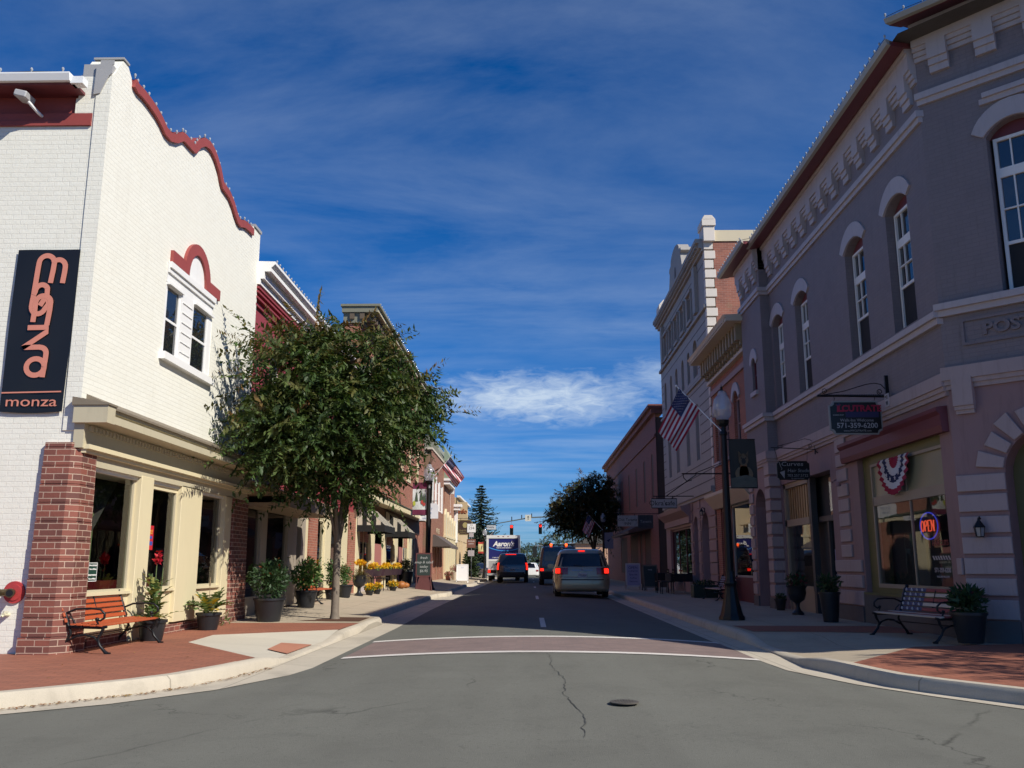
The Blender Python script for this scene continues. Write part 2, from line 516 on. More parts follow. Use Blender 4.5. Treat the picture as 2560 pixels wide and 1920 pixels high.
TXT = {}
def text(body, T, s, z, size, mat, name='lettering', parent=None, d=0.004, th=0.003, align='CENTER', flip=False, sx=1.0, shear=0.0, bold=0.0, label=None):
    cu = bpy.data.curves.new('t', 'FONT')
    cu.body = body; cu.size = size; cu.align_x = align; cu.align_y = 'CENTER'
    cu.shear = shear; cu.offset = bold; cu.resolution_u = 3
    cu.extrude = th / 2
    ob = bpy.data.objects.new('t', cu); col.objects.link(ob)
    dg = bpy.context.evaluated_depsgraph_get()
    me = bpy.data.meshes.new_from_object(ob.evaluated_get(dg))
    bpy.data.objects.remove(ob); bpy.data.curves.remove(cu)
    o = base_of(parent)
    k = -sx if flip else sx
    for vtx in me.vertices:
        x, y, zz = vtx.co
        p = T(s + k * x, d + zz, z + y)
        vtx.co = (p[0] - o.x, p[1] - o.y, p[2] - o.z)
    me.name = name
    return link_mesh(me, name, mat, parent, label)

def leaves_mesh(name, C, A, B, colr, mat, parent=None, fold=0.25, label=None):
    """C centres, A half-length vectors, B half-width vectors (N,3); colr (N,3). One folded diamond per leaf."""
    C, A, B = (np.asarray(x, dtype=np.float32) for x in (C, A, B))
    n = len(C)
    N = np.cross(A, B); N /= (np.linalg.norm(N, axis=1, keepdims=True) + 1e-9)
    up = N * np.linalg.norm(B, axis=1, keepdims=True) * fold
    V = np.empty((n, 4, 3), np.float32)
    V[:, 0] = C - A; V[:, 1] = C + B - A * .1 + up; V[:, 2] = C + A; V[:, 3] = C - B - A * .1 + up
    o = base_of(parent)
    V -= np.array([o.x, o.y, o.z], np.float32)
    me = bpy.data.meshes.new(name)
    me.vertices.add(n * 4); me.vertices.foreach_set('co', V.reshape(-1))
    me.loops.add(n * 6); me.polygons.add(n * 2)
    idx = (np.arange(n)[:, None] * 4 + np.array([0, 1, 2, 0, 2, 3])[None]).reshape(-1)
    me.loops.foreach_set('vertex_index', idx.astype(np.int32))
    me.polygons.foreach_set('loop_start', (np.arange(n * 2) * 3).astype(np.int32))
    me.update(calc_edges=True)
    at = me.attributes.new('col', 'FLOAT_COLOR', 'POINT')
    cc = np.ones((n, 4, 4), np.float32); cc[:, :, :3] = np.asarray(colr, np.float32)[:, None, :]
    at.data.foreach_set('color', cc.reshape(-1))
    me.validate()
    return link_mesh(me, name, mat, parent, label)
# ------------------------------------------------------------------ the materials of the place
M_ASPH = ground('asphalt', (0.150, 0.149, 0.126), .16, .40, .7, .9, crack=True, stain=.3)
M_CONC = ground('sidewalk_concrete', (0.42, 0.35, 0.255), .14, .14, .3, .9, joints=1.5, stain=.4)
M_KERB = ground('kerb_concrete', (0.48, 0.425, 0.335), .16, .18, .4, .9, joints=3.05, stain=.5)
M_RAMP = ground('ramp_concrete', (0.52, 0.475, 0.385), .07, .08, .2, .9, stain=.2)
M_PAVE = brick('brick_paving', (0.33, 0.125, 0.075), (0.27, 0.105, 0.066), (0.17, 0.075, 0.05), bw=.2, rh=.1, bump=.4, flat=True, var=.22, msize=.010)
M_XWALK = brick('crosswalk_brick', (0.23, 0.165, 0.145), (0.19, 0.14, 0.125), (0.17, 0.14, 0.125), bw=.2, rh=.1, bump=.3, flat=True, var=.22, msize=.008)
M_LINE = ground('road_paint', (0.62, 0.58, 0.53), .14, .14, .2, .8, stain=.45)
M_TACT = ground('tactile_red', (0.43, 0.19, 0.12), .08, .08, .6, .85)
M_MULCH = ground('mulch', (0.10, 0.05, 0.03), .3, .4, .9, .95)
M_EARTH = ground('earth', (0.16, 0.14, 0.10), .25, .2, .5, .95)

M_WHITEBRICK = brick('white_painted_brick', (0.80, 0.785, 0.69), (0.785, 0.765, 0.665), (0.76, 0.74, 0.645), bump=.55, var=.05, rough=.6, grime=.14)
M_REDBRICK = brick('red_brick', (0.36, 0.130, 0.082), (0.27, 0.095, 0.062), (0.40, 0.29, 0.22), var=.22)
M_PIERBRICK = brick('pier_brick', (0.25, 0.085, 0.06), (0.13, 0.055, 0.045), (0.46, 0.33, 0.25), var=.28, msize=.012, bw=.215, rh=.078)
M_BROWNBRICK = brick('brown_brick', (0.30, 0.135, 0.085), (0.23, 0.10, 0.066), (0.34, 0.22, 0.16), var=.2)
M_OLDBRICK = brick('weathered_brick', (0.36, 0.135, 0.09), (0.25, 0.095, 0.07), (0.36, 0.25, 0.19), var=.25, patch=(0.24, 0.17, 0.10))
M_LAVBRICK = brick('lavender_brick', (0.225, 0.192, 0.198), (0.212, 0.181, 0.188), (0.195, 0.167, 0.172), bump=.45, var=.10, rough=.65, grime=.30)
M_ROSE = paint('rose_wall_paint', (0.285, 0.178, 0.172), .6, .12, 1.2, .25, grime=.32)
M_ROSEQ = paint('pale_rose_stone_paint', (0.40, 0.315, 0.30), .6, .10, 1.5, .25, grime=.30)
M_PALE = paint('pale_grey_trim', (0.45, 0.40, 0.40), .55, .08, 2, .15, grime=.28)
M_DKRED = paint('dark_red_trim', (0.145, 0.035, 0.042), .5, .12, 2, .05)
M_REDPAINT = paint('oxblood_painted_wall', (0.27, 0.045, 0.052), .55, .08, 1, .1)
M_BARN = paint('barn_red_trim', (0.30, 0.062, 0.052), .55, .15, 5, .25)
M_WHITE = paint('white_trim', (0.80, 0.79, 0.76), .5, .04, 2, .0, grime=.08)
M_CREAM = paint('cream_trim', (0.67, 0.585, 0.38), .5, .05, 1.5, .05, grime=.08)
M_KHAKI = paint('khaki_trim', (0.50, 0.445, 0.31), .55, .06, 1.5, .05, grime=.15)
M_BEIGE = paint('beige_stone', (0.60, 0.52, 0.40), .6, .08, 1.5, .1, grime=.15)
M_TAUPE = paint('taupe_column', (0.33, 0.28, 0.22), .6, .08, 1.5, .05, grime=.2)
M_GREYSTONE = paint('grey_stone_paint', (0.34, 0.32, 0.295), .65, .10, 1.2, .2, grime=.3)
M_PINKSTONE = paint('pinkish_stone_paint', (0.34, 0.235, 0.225), .65, .10, 1.2, .2, grime=.3)
M_BONE = paint('bone_quoin', (0.66, 0.60, 0.53), .6, .06, 1.5, .1, grime=.1)
M_ALU = paint('white_aluminium_gutter', (0.78, 0.79, 0.78), .35, .03)
M_SLATE = ground('dark_roof', (0.09, 0.085, 0.08), .2, .2, .3, .8)
M_GREENGREY = paint('green_grey_cornice', (0.21, 0.205, 0.15), .5, .08, 2)
M_OLIVE = paint('olive_frame', (0.145, 0.135, 0.05), .5, .1, 3)
M_TANFRAME = paint('tan_frame', (0.34, 0.27, 0.19), .5, .08, 3)
M_DKGREEN = paint('dark_green_trim', (0.02, 0.055, 0.035), .4, .1, 3)
M_SAGE = paint('sage_panel', (0.30, 0.40, 0.27), .5, .08, 2)
M_BLACK = paint('black_iron', (0.009, 0.009, 0.010), .42, .15, 8, .1, spec=.35)
M_BLACKPL = paint('black_plastic', (0.016, 0.016, 0.018), .45, .1, 4)
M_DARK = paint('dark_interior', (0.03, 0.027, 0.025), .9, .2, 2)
M_PLINTH = paint('dark_granite_plinth', (0.10, 0.095, 0.095), .6, .2, 8, .15)
M_SLATWOOD = paint('orange_red_slats', (0.42, 0.085, 0.028), .5, .14, 9, .1)
M_STEEL = paint('galvanised_steel', (0.35, 0.36, 0.36), .4, .1, 5, metal=.7)
M_BARK = paint('grey_bark', (0.19, 0.155, 0.12), .9, .3, 14, .9)
M_DKBARK = paint('dark_bark', (0.10, 0.075, 0.055), .9, .3, 14, .9)
M_SOIL = paint('soil', (0.04, 0.028, 0.02), .95, .3, 20, .5)
M_LEAF = leafmat('leaf', .24)
M_NEEDLE = leafmat('needle', .15, .6)
M_PETAL = leafmat('petal', .3, .6)
M_BULB = paint('clear_bulb', (0.34, 0.36, 0.38), .08, .05, 5, spec=.9)
G_DARK = glass('upper_window_glass', ior=1.9, dark=(0.012, 0.014, 0.018))
G_SHOP = glass('shop_window_glass', (.62, .64, .62), 1.52)
G_CURT = glass('curtained_glass', ior=1.5, dark=(0.10, 0.10, 0.10))

# ------------------------------------------------------------------ road, kerbs, pavements
def zr(x, y):
    f = min(1, max(0, (y - 6) / 5.0)); f = f * f * (3 - 2 * f)
    return 0.10 * max(0.0, 1 - ((x - .17) / 2.8) ** 2) * f
xs = [-90, -40, -20, -10, -6, -4, -3.2, -2.75, -2.5, -2.2, -1.85, -1.5, -1.15, -.8, -.4, 0, .17, .5, .9, 1.25, 1.6, 1.95, 2.3, 2.6, 2.95, 3.05, 3.5, 5, 8, 12, 20, 40, 90]
ys = [-60, -20, -10, -4, 0, 2, 4, 5, 6, 6.5, 7, 7.5, 8, 8.5, 9, 9.5, 10, 10.5, 11, 12, 14, 16, 20, 30, 60, 100, 140, 200, 420]
m = MB()
m.add([(x, y, zr(x, y)) for y in ys for x in xs],
      [(j * len(xs) + i, j * len(xs) + i + 1, (j + 1) * len(xs) + i + 1, (j + 1) * len(xs) + i) for j in range(len(ys) - 1) for i in range(len(xs) - 1)])
tag(m.build('road', M_ASPH, smooth=30), kind='structure')
m = MB(); m.quad((-1500, -1500, -.06), (1500, -1500, -.06), (1500, 1500, -.06), (-1500, 1500, -.06))
tag(m.build('ground', M_EARTH), kind='structure')

def strip_on_road(x0, x1, y0f, y1f, lift, n=24):
    """painted sheet following the crown of the road"""
    q = MB(); vs = []; fs = []
    for i in range(n + 1):
        x = x0 + (x1 - x0) * i / n
        for k in range(3):
            y = y0f(x) + (y1f(x) - y0f(x)) * k / 2
            vs.append((x, y, zr(x, y) + lift))
    for i in range(n):
        for k in range(2):
            a = i * 3 + k
            fs.append((a, a + 3, a + 4, a + 1))
    q.add(vs, fs); return q
near = lambda x: 12.02 + .10 * 0
tag(strip_on_road(-2.44, 2.93, lambda x: 12.15, lambda x: 14.45, .004).build('crosswalk_paving', M_XWALK), kind='structure')
tag(strip_on_road(-2.44, 2.93, lambda x: 11.93, lambda x: 12.15, .008).build('crosswalk_line', M_LINE), kind='structure')
tag(strip_on_road(-2.47, 2.93, lambda x: 14.45, lambda x: 14.68, .008).build('crosswalk_line', M_LINE), kind='structure')
for y0, y1 in ((16.7, 19.6), (30.3, 33.6), (45.3, 47.9), (60, 62.6), (74, 77)):
    tag(strip_on_road(.19, .29, lambda x: y0, lambda x: y1, .006, 2).build('lane_dash', M_LINE), kind='structure')

lipL = [(-60, 5.8), (-9, 5.82), (-7, 6.12), (-5.4, 6.85), (-4.33, 7.62), (-3.7, 8.19), (-3.07, 9.13), (-2.67, 10.31), (-2.46, 12.06), (-2.50, 14.5), (-2.59, 18.06), (-2.7, 25), (-2.74, 39.5), (-2.74, 92)]
kbL = [(-60, 6.2, .13), (-9, 6.2, .13), (-7, 6.48, .13), (-5.5, 7.12, .13), (-4.48, 7.88, .13), (-3.99, 8.46, .13), (-3.71, 8.81, .13), (-3.47, 9.26, .13), (-3.22, 10.14, .13), (-3.11, 11.01, .12), (-3.07, 11.9, .03), (-3.06, 14.4, .03), (-3.06, 15.5, .12), (-3.04, 18.0, .13),
       (-3.05, 19.0, .13), (-3.13, 19.35, .13), (-3.38, 19.55, .13), (-3.46, 20.4, .13), (-3.5, 27, .13), (-3.5, 34.6, .13), (-3.4, 35.2, .13), (-3.22, 35.6, .13), (-3.22, 39, .13), (-3.4, 39.4, .13), (-3.55, 40, .13), (-3.55, 52, .13), (-3.3, 53, .13), (-3.3, 57.5, .13), (-3.6, 58.3, .13), (-3.6, 67, .13), (-3.35, 68, .13), (-3.35, 72, .13), (-3.6, 73, .13), (-3.6, 92, .13)]
lipR = [(2.9, 92), (2.9, 14.57), (2.94, 13.72), (2.93, 11.9), (2.97, 10.9), (3.12, 10.37), (3.33, 9.65), (3.75, 8.8), (4.18, 8.07), (5.2, 6.7), (7.2, 4.6), (12, -.2), (40, -28)]
kbR = [(3.36, 92, .13), (3.36, 15.6, .13), (3.36, 14.8, .12), (3.36, 13.9, .03), (3.33, 12.6, .03), (3.28, 11.7, .06), (3.30, 11.0, .13), (3.43, 10.46, .13), (3.53, 9.8, .13), (3.62, 9.39, .13), (3.85, 8.95, .13), (4.3, 8.25, .13), (5.35, 6.85, .13), (7.3, 4.8, .13), (12, .2, .13), (40, -27.6, .13)]
def off(line, w):
    """offset a polyline of (x, y, h) by w to its left (w > 0)"""
    o = []
    for i, p in enumerate(line):
        a = Vector(line[max(i - 1, 0)][:2]); b = Vector(line[min(i + 1, len(line) - 1)][:2])
        t = (b - a).normalized(); o.append((p[0] - t.y * w, p[1] + t.x * w, p[2]))
    return o
def kerb(kb, side, name):
    top = off(kb, side * .045); inn = off(kb, side * .17)
    vs, fs = [], []
    for a, b, c in zip(kb, top, inn):
        h = a[2]
        vs += [(a[0], a[1], -.05), (a[0] * .7 + b[0] * .3, a[1] * .7 + b[1] * .3, h * .75), (b[0], b[1], h + .006), (c[0], c[1], h + .006), (c[0], c[1], -.05)]
    for i in range(len(kb) - 1):
        for k in range(4):
            fs.append((i * 5 + k, i * 5 + k + 1, i * 5 + k + 6, i * 5 + k + 5))
    q = MB(); q.add(vs, fs)
    tag(q.build(name, M_KERB, smooth=50), kind='structure')
    return inn
innL = kerb(kbL, 1, 'kerb')
innR = kerb(kbR, 1, 'kerb')
for lip, kb in ((lipL, kbL), (lipR, kbR)):
    q = MB(); q.sheet([p[:2] for p in lip] + [p[:2] for p in reversed(kb)], [], lambda p: (p[0], p[1], .006))
    tag(q.build('gutter_pan', M_KERB), kind='structure')
def sheet3(name, pts, mat, holes=()):
    """polygon of (x, y, z)"""
    q = MB(); L = [pts] + list(holes)
    tri = tessellate_polygon([[Vector((p[0], p[1], 0)) for p in l] for l in L])
    q.add([p for l in L for p in l], [tuple(t) for t in tri])
    return tag(q.build(name, mat), kind='structure')
Z = .132
iL = [(p[0], p[1], p[2] + .002) for p in innL]
n0 = next(i for i, p in enumerate(iL) if p[1] > 10.5)      # first kerb point of the ramp
n1 = next(i for i, p in enumerate(iL) if p[1] > 15)
n2 = next(i for i, p in enumerate(iL) if p[1] > 17.9)
sheet3('brick_pavement', iL[:n0] + [(-3.25, 10.94, Z), (-4.84, 13.06, Z), (-4.95, 14.4, Z), (-3.24, 15.6, Z), (-3.22, 17.35, Z), (-6.3, 17.5, Z), (-6.3, 11.6, Z), (-60, 11.6, Z)], M_PAVE)
sheet3('ramp', [(-3.25, 10.94, Z)] + iL[n0:n1] + [(-3.24, 15.6, Z), (-4.95, 14.4, Z), (-4.84, 13.06, Z)], M_RAMP)
sheet3('tactile_panel', [(-3.62, 12.75, .068), (-3.70, 13.75, .072), (-3.24, 13.75, .044), (-3.24, 12.35, .046)], M_TACT)
def pave_z(x, y):
    """height of the left pavement: it climbs gently towards the shop fronts"""
    f = min(1, max(0, (y - 17.4) / 9.0)); return Z + .17 * f * min(1.0, max(0.0, (-3.9 - x) / 1.6))
lp = [(-3.22, 17.35), (-3.9, 17.4), (-5.5, 17.4), (-7.5, 17.45)]
rows_ = [17.4, 18.5, 19.8, 22, 24, 26.4, 30, 36, 42, 50, 60, 100]
q = MB(); cx_ = [-3.9, -4.4, -5.0, -5.5, -7.5]
q.add([(x, y, pave_z(x, y)) for y in rows_ for x in cx_], [(j * 5 + i, j * 5 + i + 1, j * 5 + i + 6, j * 5 + i + 5) for j in range(len(rows_) - 1) for i in range(4)])
tag(q.build('pavement', M_CONC), kind='structure')
sheet3('pavement', [(-3.22, 17.4, Z)] + iL[n2:] + [(-3.6, 100, Z), (-3.9, 100, Z), (-3.9, 17.4, Z)], M_CONC)
sheet3('tree_pit', [(-4.85, 17.95, Z + .005), (-3.3, 17.8, Z + .005), (-3.32, 19.1, Z + .005), (-4.4, 19.35, Z + .005)], M_MULCH)
iR = [(p[0], p[1], p[2] + .002) for p in innR]
r0 = next(i for i, p in enumerate(iR) if p[1] < 10.6)
sheet3('brick_pavement', [(3.6, 10.5, Z), (5.13, 12.54, Z), (7.5, 13.2, Z), (14, 7, Z), (50, -26, Z)] + list(reversed(iR[r0:])), M_PAVE)
sheet3('pavement', [(7.5, 100, Z), (3.5, 100, Z)] + iR[:r0] + [(3.6, 10.5, Z), (5.13, 12.54, Z), (7.5, 13.2, Z)], M_CONC)
sheet3('brick_band', [(3.62, 16.7, Z + .005), (3.66, 15.3, Z + .005), (6.4, 14.9, Z + .005), (6.4, 16.6, Z + .005)], M_PAVE)
# manhole in the carriageway, and a long crack
mh = empty('manhole_cover', (.8, 8.05, .06), 0, 'round iron manhole cover set in the sunlit asphalt', 'manhole cover')
q = MB(); q.lathe([(.125, 0), (.125, .008), (.11, .010), (0.001, .010)], (.8, 8.05, .052), 28)
q.build('lid', paint('rusty_iron', (0.09, 0.078, 0.062), .6, .3, 20, .6), mh, smooth=30)
q = MB()
for i in range(-4, 5):
    for j in range(-4, 5):
        if i * i + j * j < 17: q.box((.8 + i * .024 - .007, 8.05 + j * .024 - .007, .060), (.8 + i * .024 + .007, 8.05 + j * .024 + .007, .065))
q.build('tread', MATS['rusty_iron'], mh)
rng = random.Random(3)
pts = []
for i in range(60):
    tt = i / 59; y = 11.9 - 5.2 * tt
    pts.append((.20 + .22 * tt - .1 * max(0, tt - .8) + rng.uniform(-.02, .02) + .03 * math.sin(tt * 17), y))
q = MB()
for i in range(len(pts) - 1):
    a, b = pts[i], pts[i + 1]; w = .0015 + .004 * abs(math.sin(i * .33)) * (0.3 + i / 60)
    q.quad((a[0] - w, a[1], zr(*a) + .004), (a[0] + w, a[1], zr(*a) + .004), (b[0] + w, b[1], zr(*b) + .004), (b[0] - w, b[1], zr(*b) + .004))
tag(q.build('road_crack', paint('crack_tar', (0.055, 0.055, 0.05), .9, .3, 6)), kind='structure')
# leaf litter along the gutters
C, A, B, K = [], [], [], []
rng = random.Random(5)
for i in range(420):
    t = rng.random(); k = rng.randrange(3, 9)
    p, p2 = kbL[k], kbL[k + 1]
    x = p[0] + (p2[0] - p[0]) * t + rng.uniform(0, .10) ** 1.0; y = p[1] + (p2[1] - p[1]) * t - rng.uniform(0, .10)
    if rng.random() < .12: x, y = rng.uniform(-6, -3.6), rng.uniform(8.5, 13)
    z = .014 if Vector((x, y)).length and (x > p[0] - .02) else .14
    a = rng.uniform(0, 6.3); s = rng.uniform(.008, .026)
    C.append((x, y, z + .004)); A.append((math.cos(a) * s, math.sin(a) * s, rng.uniform(-.004, .006))); B.append((-math.sin(a) * s * .5, math.cos(a) * s * .5, 0))
    c = rng.choice([(.30, .12, .03), (.20, .08, .03), (.36, .22, .05), (.12, .06, .03)]); K.append(c)
tag(leaves_mesh('leaf_litter', C, A, B, K, M_LEAF), 'dry fallen leaves scattered along the kerb', 'leaf litter', kind='stuff')
# ------------------------------------------------------------------ building parts used again and again
def window(parent, T, s0, s1, z0, z1, d, fm, gm, fw=.06, rails=(), stiles=(), mw=.03, dep=.06, name='window', pane=True, label=None):
    q = MB(T)
    q.box((s0, d, z0), (s0 + fw, d + dep, z1)); q.box((s1 - fw, d, z0), (s1, d + dep, z1))
    q.box((s0 + fw, d, z0), (s1 - fw, d + dep, z0 + fw)); q.box((s0 + fw, d, z1 - fw), (s1 - fw, d + dep, z1))
    for r in rails:
        z, h = r if isinstance(r, tuple) else (r, mw)
        q.box((s0 + fw, d + .004, z - h / 2), (s1 - fw, d + dep - .006, z + h / 2))
    for r in stiles:
        if isinstance(r, tuple): s, a, b = r
        else: s, a, b = r, z0 + fw, z1 - fw
        q.box((s - mw / 2, d + .007, a), (s + mw / 2, d + dep - .012, b))
    w = q.build(name, fm, parent, label=label)
    if pane:
        g = MB(T); g.quad((s0 + fw * .5, d + .02, z0 + fw * .5), (s1 - fw * .5, d + .02, z0 + fw * .5), (s1 - fw * .5, d + .02, z1 - fw * .5), (s0 + fw * .5, d + .02, z1 - fw * .5))
        g.build('pane', gm, w)
    return w
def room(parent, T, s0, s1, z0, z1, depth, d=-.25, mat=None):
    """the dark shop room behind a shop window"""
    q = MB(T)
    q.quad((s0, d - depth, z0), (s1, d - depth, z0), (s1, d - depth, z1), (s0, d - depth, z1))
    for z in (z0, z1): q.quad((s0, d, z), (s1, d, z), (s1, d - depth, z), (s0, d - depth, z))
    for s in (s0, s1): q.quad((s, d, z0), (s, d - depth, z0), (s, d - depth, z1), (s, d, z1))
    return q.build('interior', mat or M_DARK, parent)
def bulbs(name, pts, label, group=None):
    """a string of clear bulbs clipped along a roof edge"""
    r = empty(name, pts[0], 0, label, 'string lights', group)
    q = MB(); q.tube([(p[0], p[1], p[2] + .015 + (.012 if i % 2 else 0)) for i, p in enumerate(pts)], .006, 4)
    q.build('cable', M_BLACKPL, r)
    b0 = None
    for p in pts[:95]:
        if b0 is None:
            q = MB(); q.lathe([(.008, 0), (.009, .02), (.017, .034), (.020, .052), (.013, .072), (.001, .080)], (p[0], p[1], p[2] + .008), 8)
            b0 = q.build('bulb', M_BULB, r, smooth=40)
        else:
            c = b0.copy(); col.objects.link(c); c.parent = r
            c.location = (p[0] - pts[0][0], p[1] - pts[0][1], p[2] - pts[0][2])
    return r
def along(a, b, n):
    return [tuple(a[k] + (b[k] - a[k]) * i / (n - 1) for k in range(3)) for i in range(n)]

# ------------------------------------------------------------------ white brick corner building (left)
bl = empty('corner_building', (-5.8, 11.3, .13), 0, 'white painted brick corner building with curved red coping and a cream shop front', 'building')
MZ = lambda s, d, z: (-5.8 + d, s * .983, 1.2 + (z - 1.2) * .983)
top = [(12.1, 8.25), (12.2, 8.22), (12.4, 8.235), (12.6, 8.23), (12.87, 8.205), (13.07, 8.16), (13.28, 8.08), (13.48, 8.08), (13.72, 8.17), (13.96, 8.33), (14.07, 8.35), (14.33, 8.355), (14.52, 8.37), (14.60, 8.46), (14.70, 8.57), (14.94, 8.72), (15.18, 8.77), (15.36, 8.75), (15.53, 8.69), (15.75, 8.56), (15.88, 8.42), (15.97, 8.34), (16.36, 8.31), (16.6, 8.22), (16.77, 8.11), (16.95, 8.02), (17.1, 8.01), (17.36, 8.10), (17.6, 8.13), (17.95, 8.15)]
low = [(s, z - .07) for s, z in top]
wpoly = [(11.495, 2.45), (18.55, 2.45), (18.55, 8.30), (18.05, 8.32)] + list(reversed(low)) + [(12.06, 8.30), (11.90, 8.44), (11.76, 8.40), (11.62, 8.19), (11.495, 8.0)]
q = MB(MZ)
tym = [(15.06 + .42 * math.cos(a), 6.09 + .50 * math.sin(a)) for a in [math.pi * i / 14 for i in range(15)]]
q.wall(wpoly, [[(13.86, 4.55), (16.02, 4.55), (16.02, 6.07), (13.86, 6.07)]], 0, .20, .45)
q.build('wall', M_WHITEBRICK, bl)
q = MB(MZ); q.ribbon(top, .15, -.47, .055)
q.build('coping', M_BARN, bl)
# end pier caps in sheet metal, seen from the side street
q = MB(MZ)
q.box((11.74, -.42, 8.425), (11.93, .02, 8.455)); q.box((11.50, -.42, 8.0), (11.80, -.02, 8.20))
q.box((18.08, -.40, 8.33), (18.57, .03, 8.39))
q2 = q
for P in ([(-6.03, 7.60), (-6.02, 8.05), (-5.80, 8.05), (-5.80, 7.92), (-5.84, 7.88), (-5.94, 7.62)], [(-5.97, 8.05), (-5.97, 8.12), (-5.78, 8.12), (-5.78, 8.05)]):
    k0 = MB(FY(11.3)); k0.prism(P, 1, .02, .035); o_ = len(q2.v); q2.v += k0.v; q2.f += [tuple(i + o_ for i in f) for f in k0.f]
q.build('pier_cap', paint('grey_sheet_metal', (0.42, 0.41, 0.39), .45, .08, 3, metal=.2), bl)
# end wall on the side street
EW = FY(11.3)
q = MB(EW)
q.wall([(-18, .1), (-5.80, .1), (-5.80, 7.86), (-5.9, 7.72), (-6.0, 7.58), (-6.28, 7.56), (-6.28, 7.16), (-18, 7.16)], [], 0)
q.wall([(-6.0, 2.9), (-5.795, 2.9), (-5.795, 7.90), (-5.83, 7.88), (-5.93, 7.66), (-6.0, 7.58)], [], .018, edge=.03)
q.build('end_wall', M_WHITEBRICK, bl)
q = MB(EW)
q.wall(rect(-18, -6.02, 7.16, 7.62), [], -.05)
q.box((-18, -.045, 7.14), (-6.03, .035, 7.21)); q.box((-18, -.045, 7.21), (-6.03, .012, 7.33))
q.build('frieze', M_DKRED if False else M_BARN, bl)
q = MB(EW)
q.box((-18, -.30, 7.60), (-6.16, .30, 7.64))
q.build('soffit', M_DKRED, bl)
q = MB(EW)
q.prism([(.27, 7.63), (.36, 7.63), (.39, 7.72), (.39, 7.74), (.25, 7.74)], 0, -18, -6.20)
q.box((-6.20, .20, 7.60), (-6.03, .34, 7.70))
q.build('gutter', M_ALU, bl)
q = MB()
q.quad((-18, 11.0, 7.74), (-6.2, 11.0, 7.74), (-6.2, 17.9, 8.0), (-18, 17.9, 8.0))
q.quad((-6.2, 11.3, .1), (-18, 18.2, .1), (-18, 18.2, 7.7), (-6.2, 18.2, 7.7))
q.quad((-18, 18.2, .1), (-5.9, 18.2, .1), (-5.9, 18.2, 7.9), (-18, 18.2, 7.9))
q.build('roof', M_SLATE, bl)
# window with its red hood
q = MB(MZ)
arcO = [(15.06 + .60 * math.cos(a), 6.20 + .57 * math.sin(a)) for a in [math.pi * i / 18 for i in range(19)]]
arcI = [(15.06 + .41 * math.cos(a), 6.09 + .49 * math.sin(a)) for a in [math.pi * i / 18 for i in range(19)]]
q.wall([(13.93, 6.09), (14.65, 6.09)] + list(reversed(arcI)) + [(15.47, 6.09), (16.19, 6.09), (16.19, 6.29), (15.66, 6.29)] + arcO + [(14.46, 6.29), (13.93, 6.29)], [], .055, edge=.06)
hood = q.build('window_hood', M_BARN, bl)
q = MB(MZ); q.wall(list(arcI), [], .012)
q.build('tympanum', M_WHITE, hood)
q = MB(MZ)
for z0, z1, d in ((5.98, 6.08, .06), (5.90, 5.98, .03), (5.74, 5.90, .0)):
    q.box((13.88, -.18, z0), (16.0, d, z1))
for s0, s1 in ((13.90, 14.52), (15.06, 15.98)):
    q.box((s0, -.02, 5.70), (s1, .05, 5.74))
q.box((14.50, -.18, 4.56), (15.06, .01, 5.74))
for i in range(6): q.box((14.56, .01, 4.72 + i * .17), (15.0, .024, 4.735 + i * .17))
q.box((13.86, -.19, 4.55), (13.93, -.012, 5.74)); q.box((15.82, -.19, 4.55), (16.02, -.01, 5.74))
sur = q.build('window_surround', M_WHITE, bl)
for s0, s1 in ((13.93, 14.50), (15.06, 15.82)):
    window(bl, MZ, s0, s1, 4.56, 5.72, -.055, M_WHITE, G_DARK, .035, rails=[(5.14, .04)], dep=.04)
    q = MB(MZ); q.box((s0 + .02, -.20, 4.62), (s1 - .02, -.19, 5.12)); q.build('blind', paint('grey_blind', (.30, .29, .27), .8), bl)
q = MB(MZ); q.box((13.78, -.05, 4.43), (16.06, .10, 4.55)); q.build('sill', M_WHITE, bl)
# shop front: cornice, frieze with dentils, bead
q = MB(MZ)
q.box((11.44, 0, 3.03), (18.7, .40, 3.13)); q.box((11.40, -.04, 3.02), (11.62, .405, 3.25))
q.box((11.45, .0, 3.13), (18.7, .345, 3.17)); q.box((11.45, 0, 3.17), (18.7, .375, 3.21))
q.box((11.50, 0, 2.70), (18.62, .08, 3.03)); q.box((11.46, -.04, 2.70), (11.5, .09, 3.02))
for i in range(66): q.box((11.6 + i * .105, .08, 2.93), (11.6 + i * .105 + .055, .125, 3.0))
cor = q.build('cornice', M_KHAKI, bl)
q = MB(MZ); q.prism([(.42, 3.21), (.42, 3.24), (0.0, 3.44), (0.0, 3.21)], 0, 11.62, 18.72)
q.prism([(.425, 3.25), (.425, 3.275), (-.06, 3.36), (-.06, 3.25)], 0, 11.38, 11.63)
q.build('cornice_roof', paint('weathered_cap', (0.20, 0.165, 0.12), .7, .15, 5, .2), cor)
q = MB(MZ); q.box((11.5, 0, 2.69), (18.65, .16, 2.75)); q.box((11.52, 0, 2.64), (18.62, .11, 2.69))
q.build('bead', M_CREAM, bl)
q = MB(MZ); q.box((11.6, -.20, 2.50), (18.55, .05, 2.64)); q.build('header', M_KHAKI, bl)
BZ = lambda s, d, z: (-5.8 + d, s, z)
boxes('column', BZ, [(13.18, 13.62, -.12, .06, .13, 2.5), (14.78, 15.72, -.12, .05, .30, 2.5), (16.95, 17.32, -.12, .05, .25, 2.5), (11.70, 11.74, -.12, .02, .25, 2.5)], M_CREAM, bl, .006)
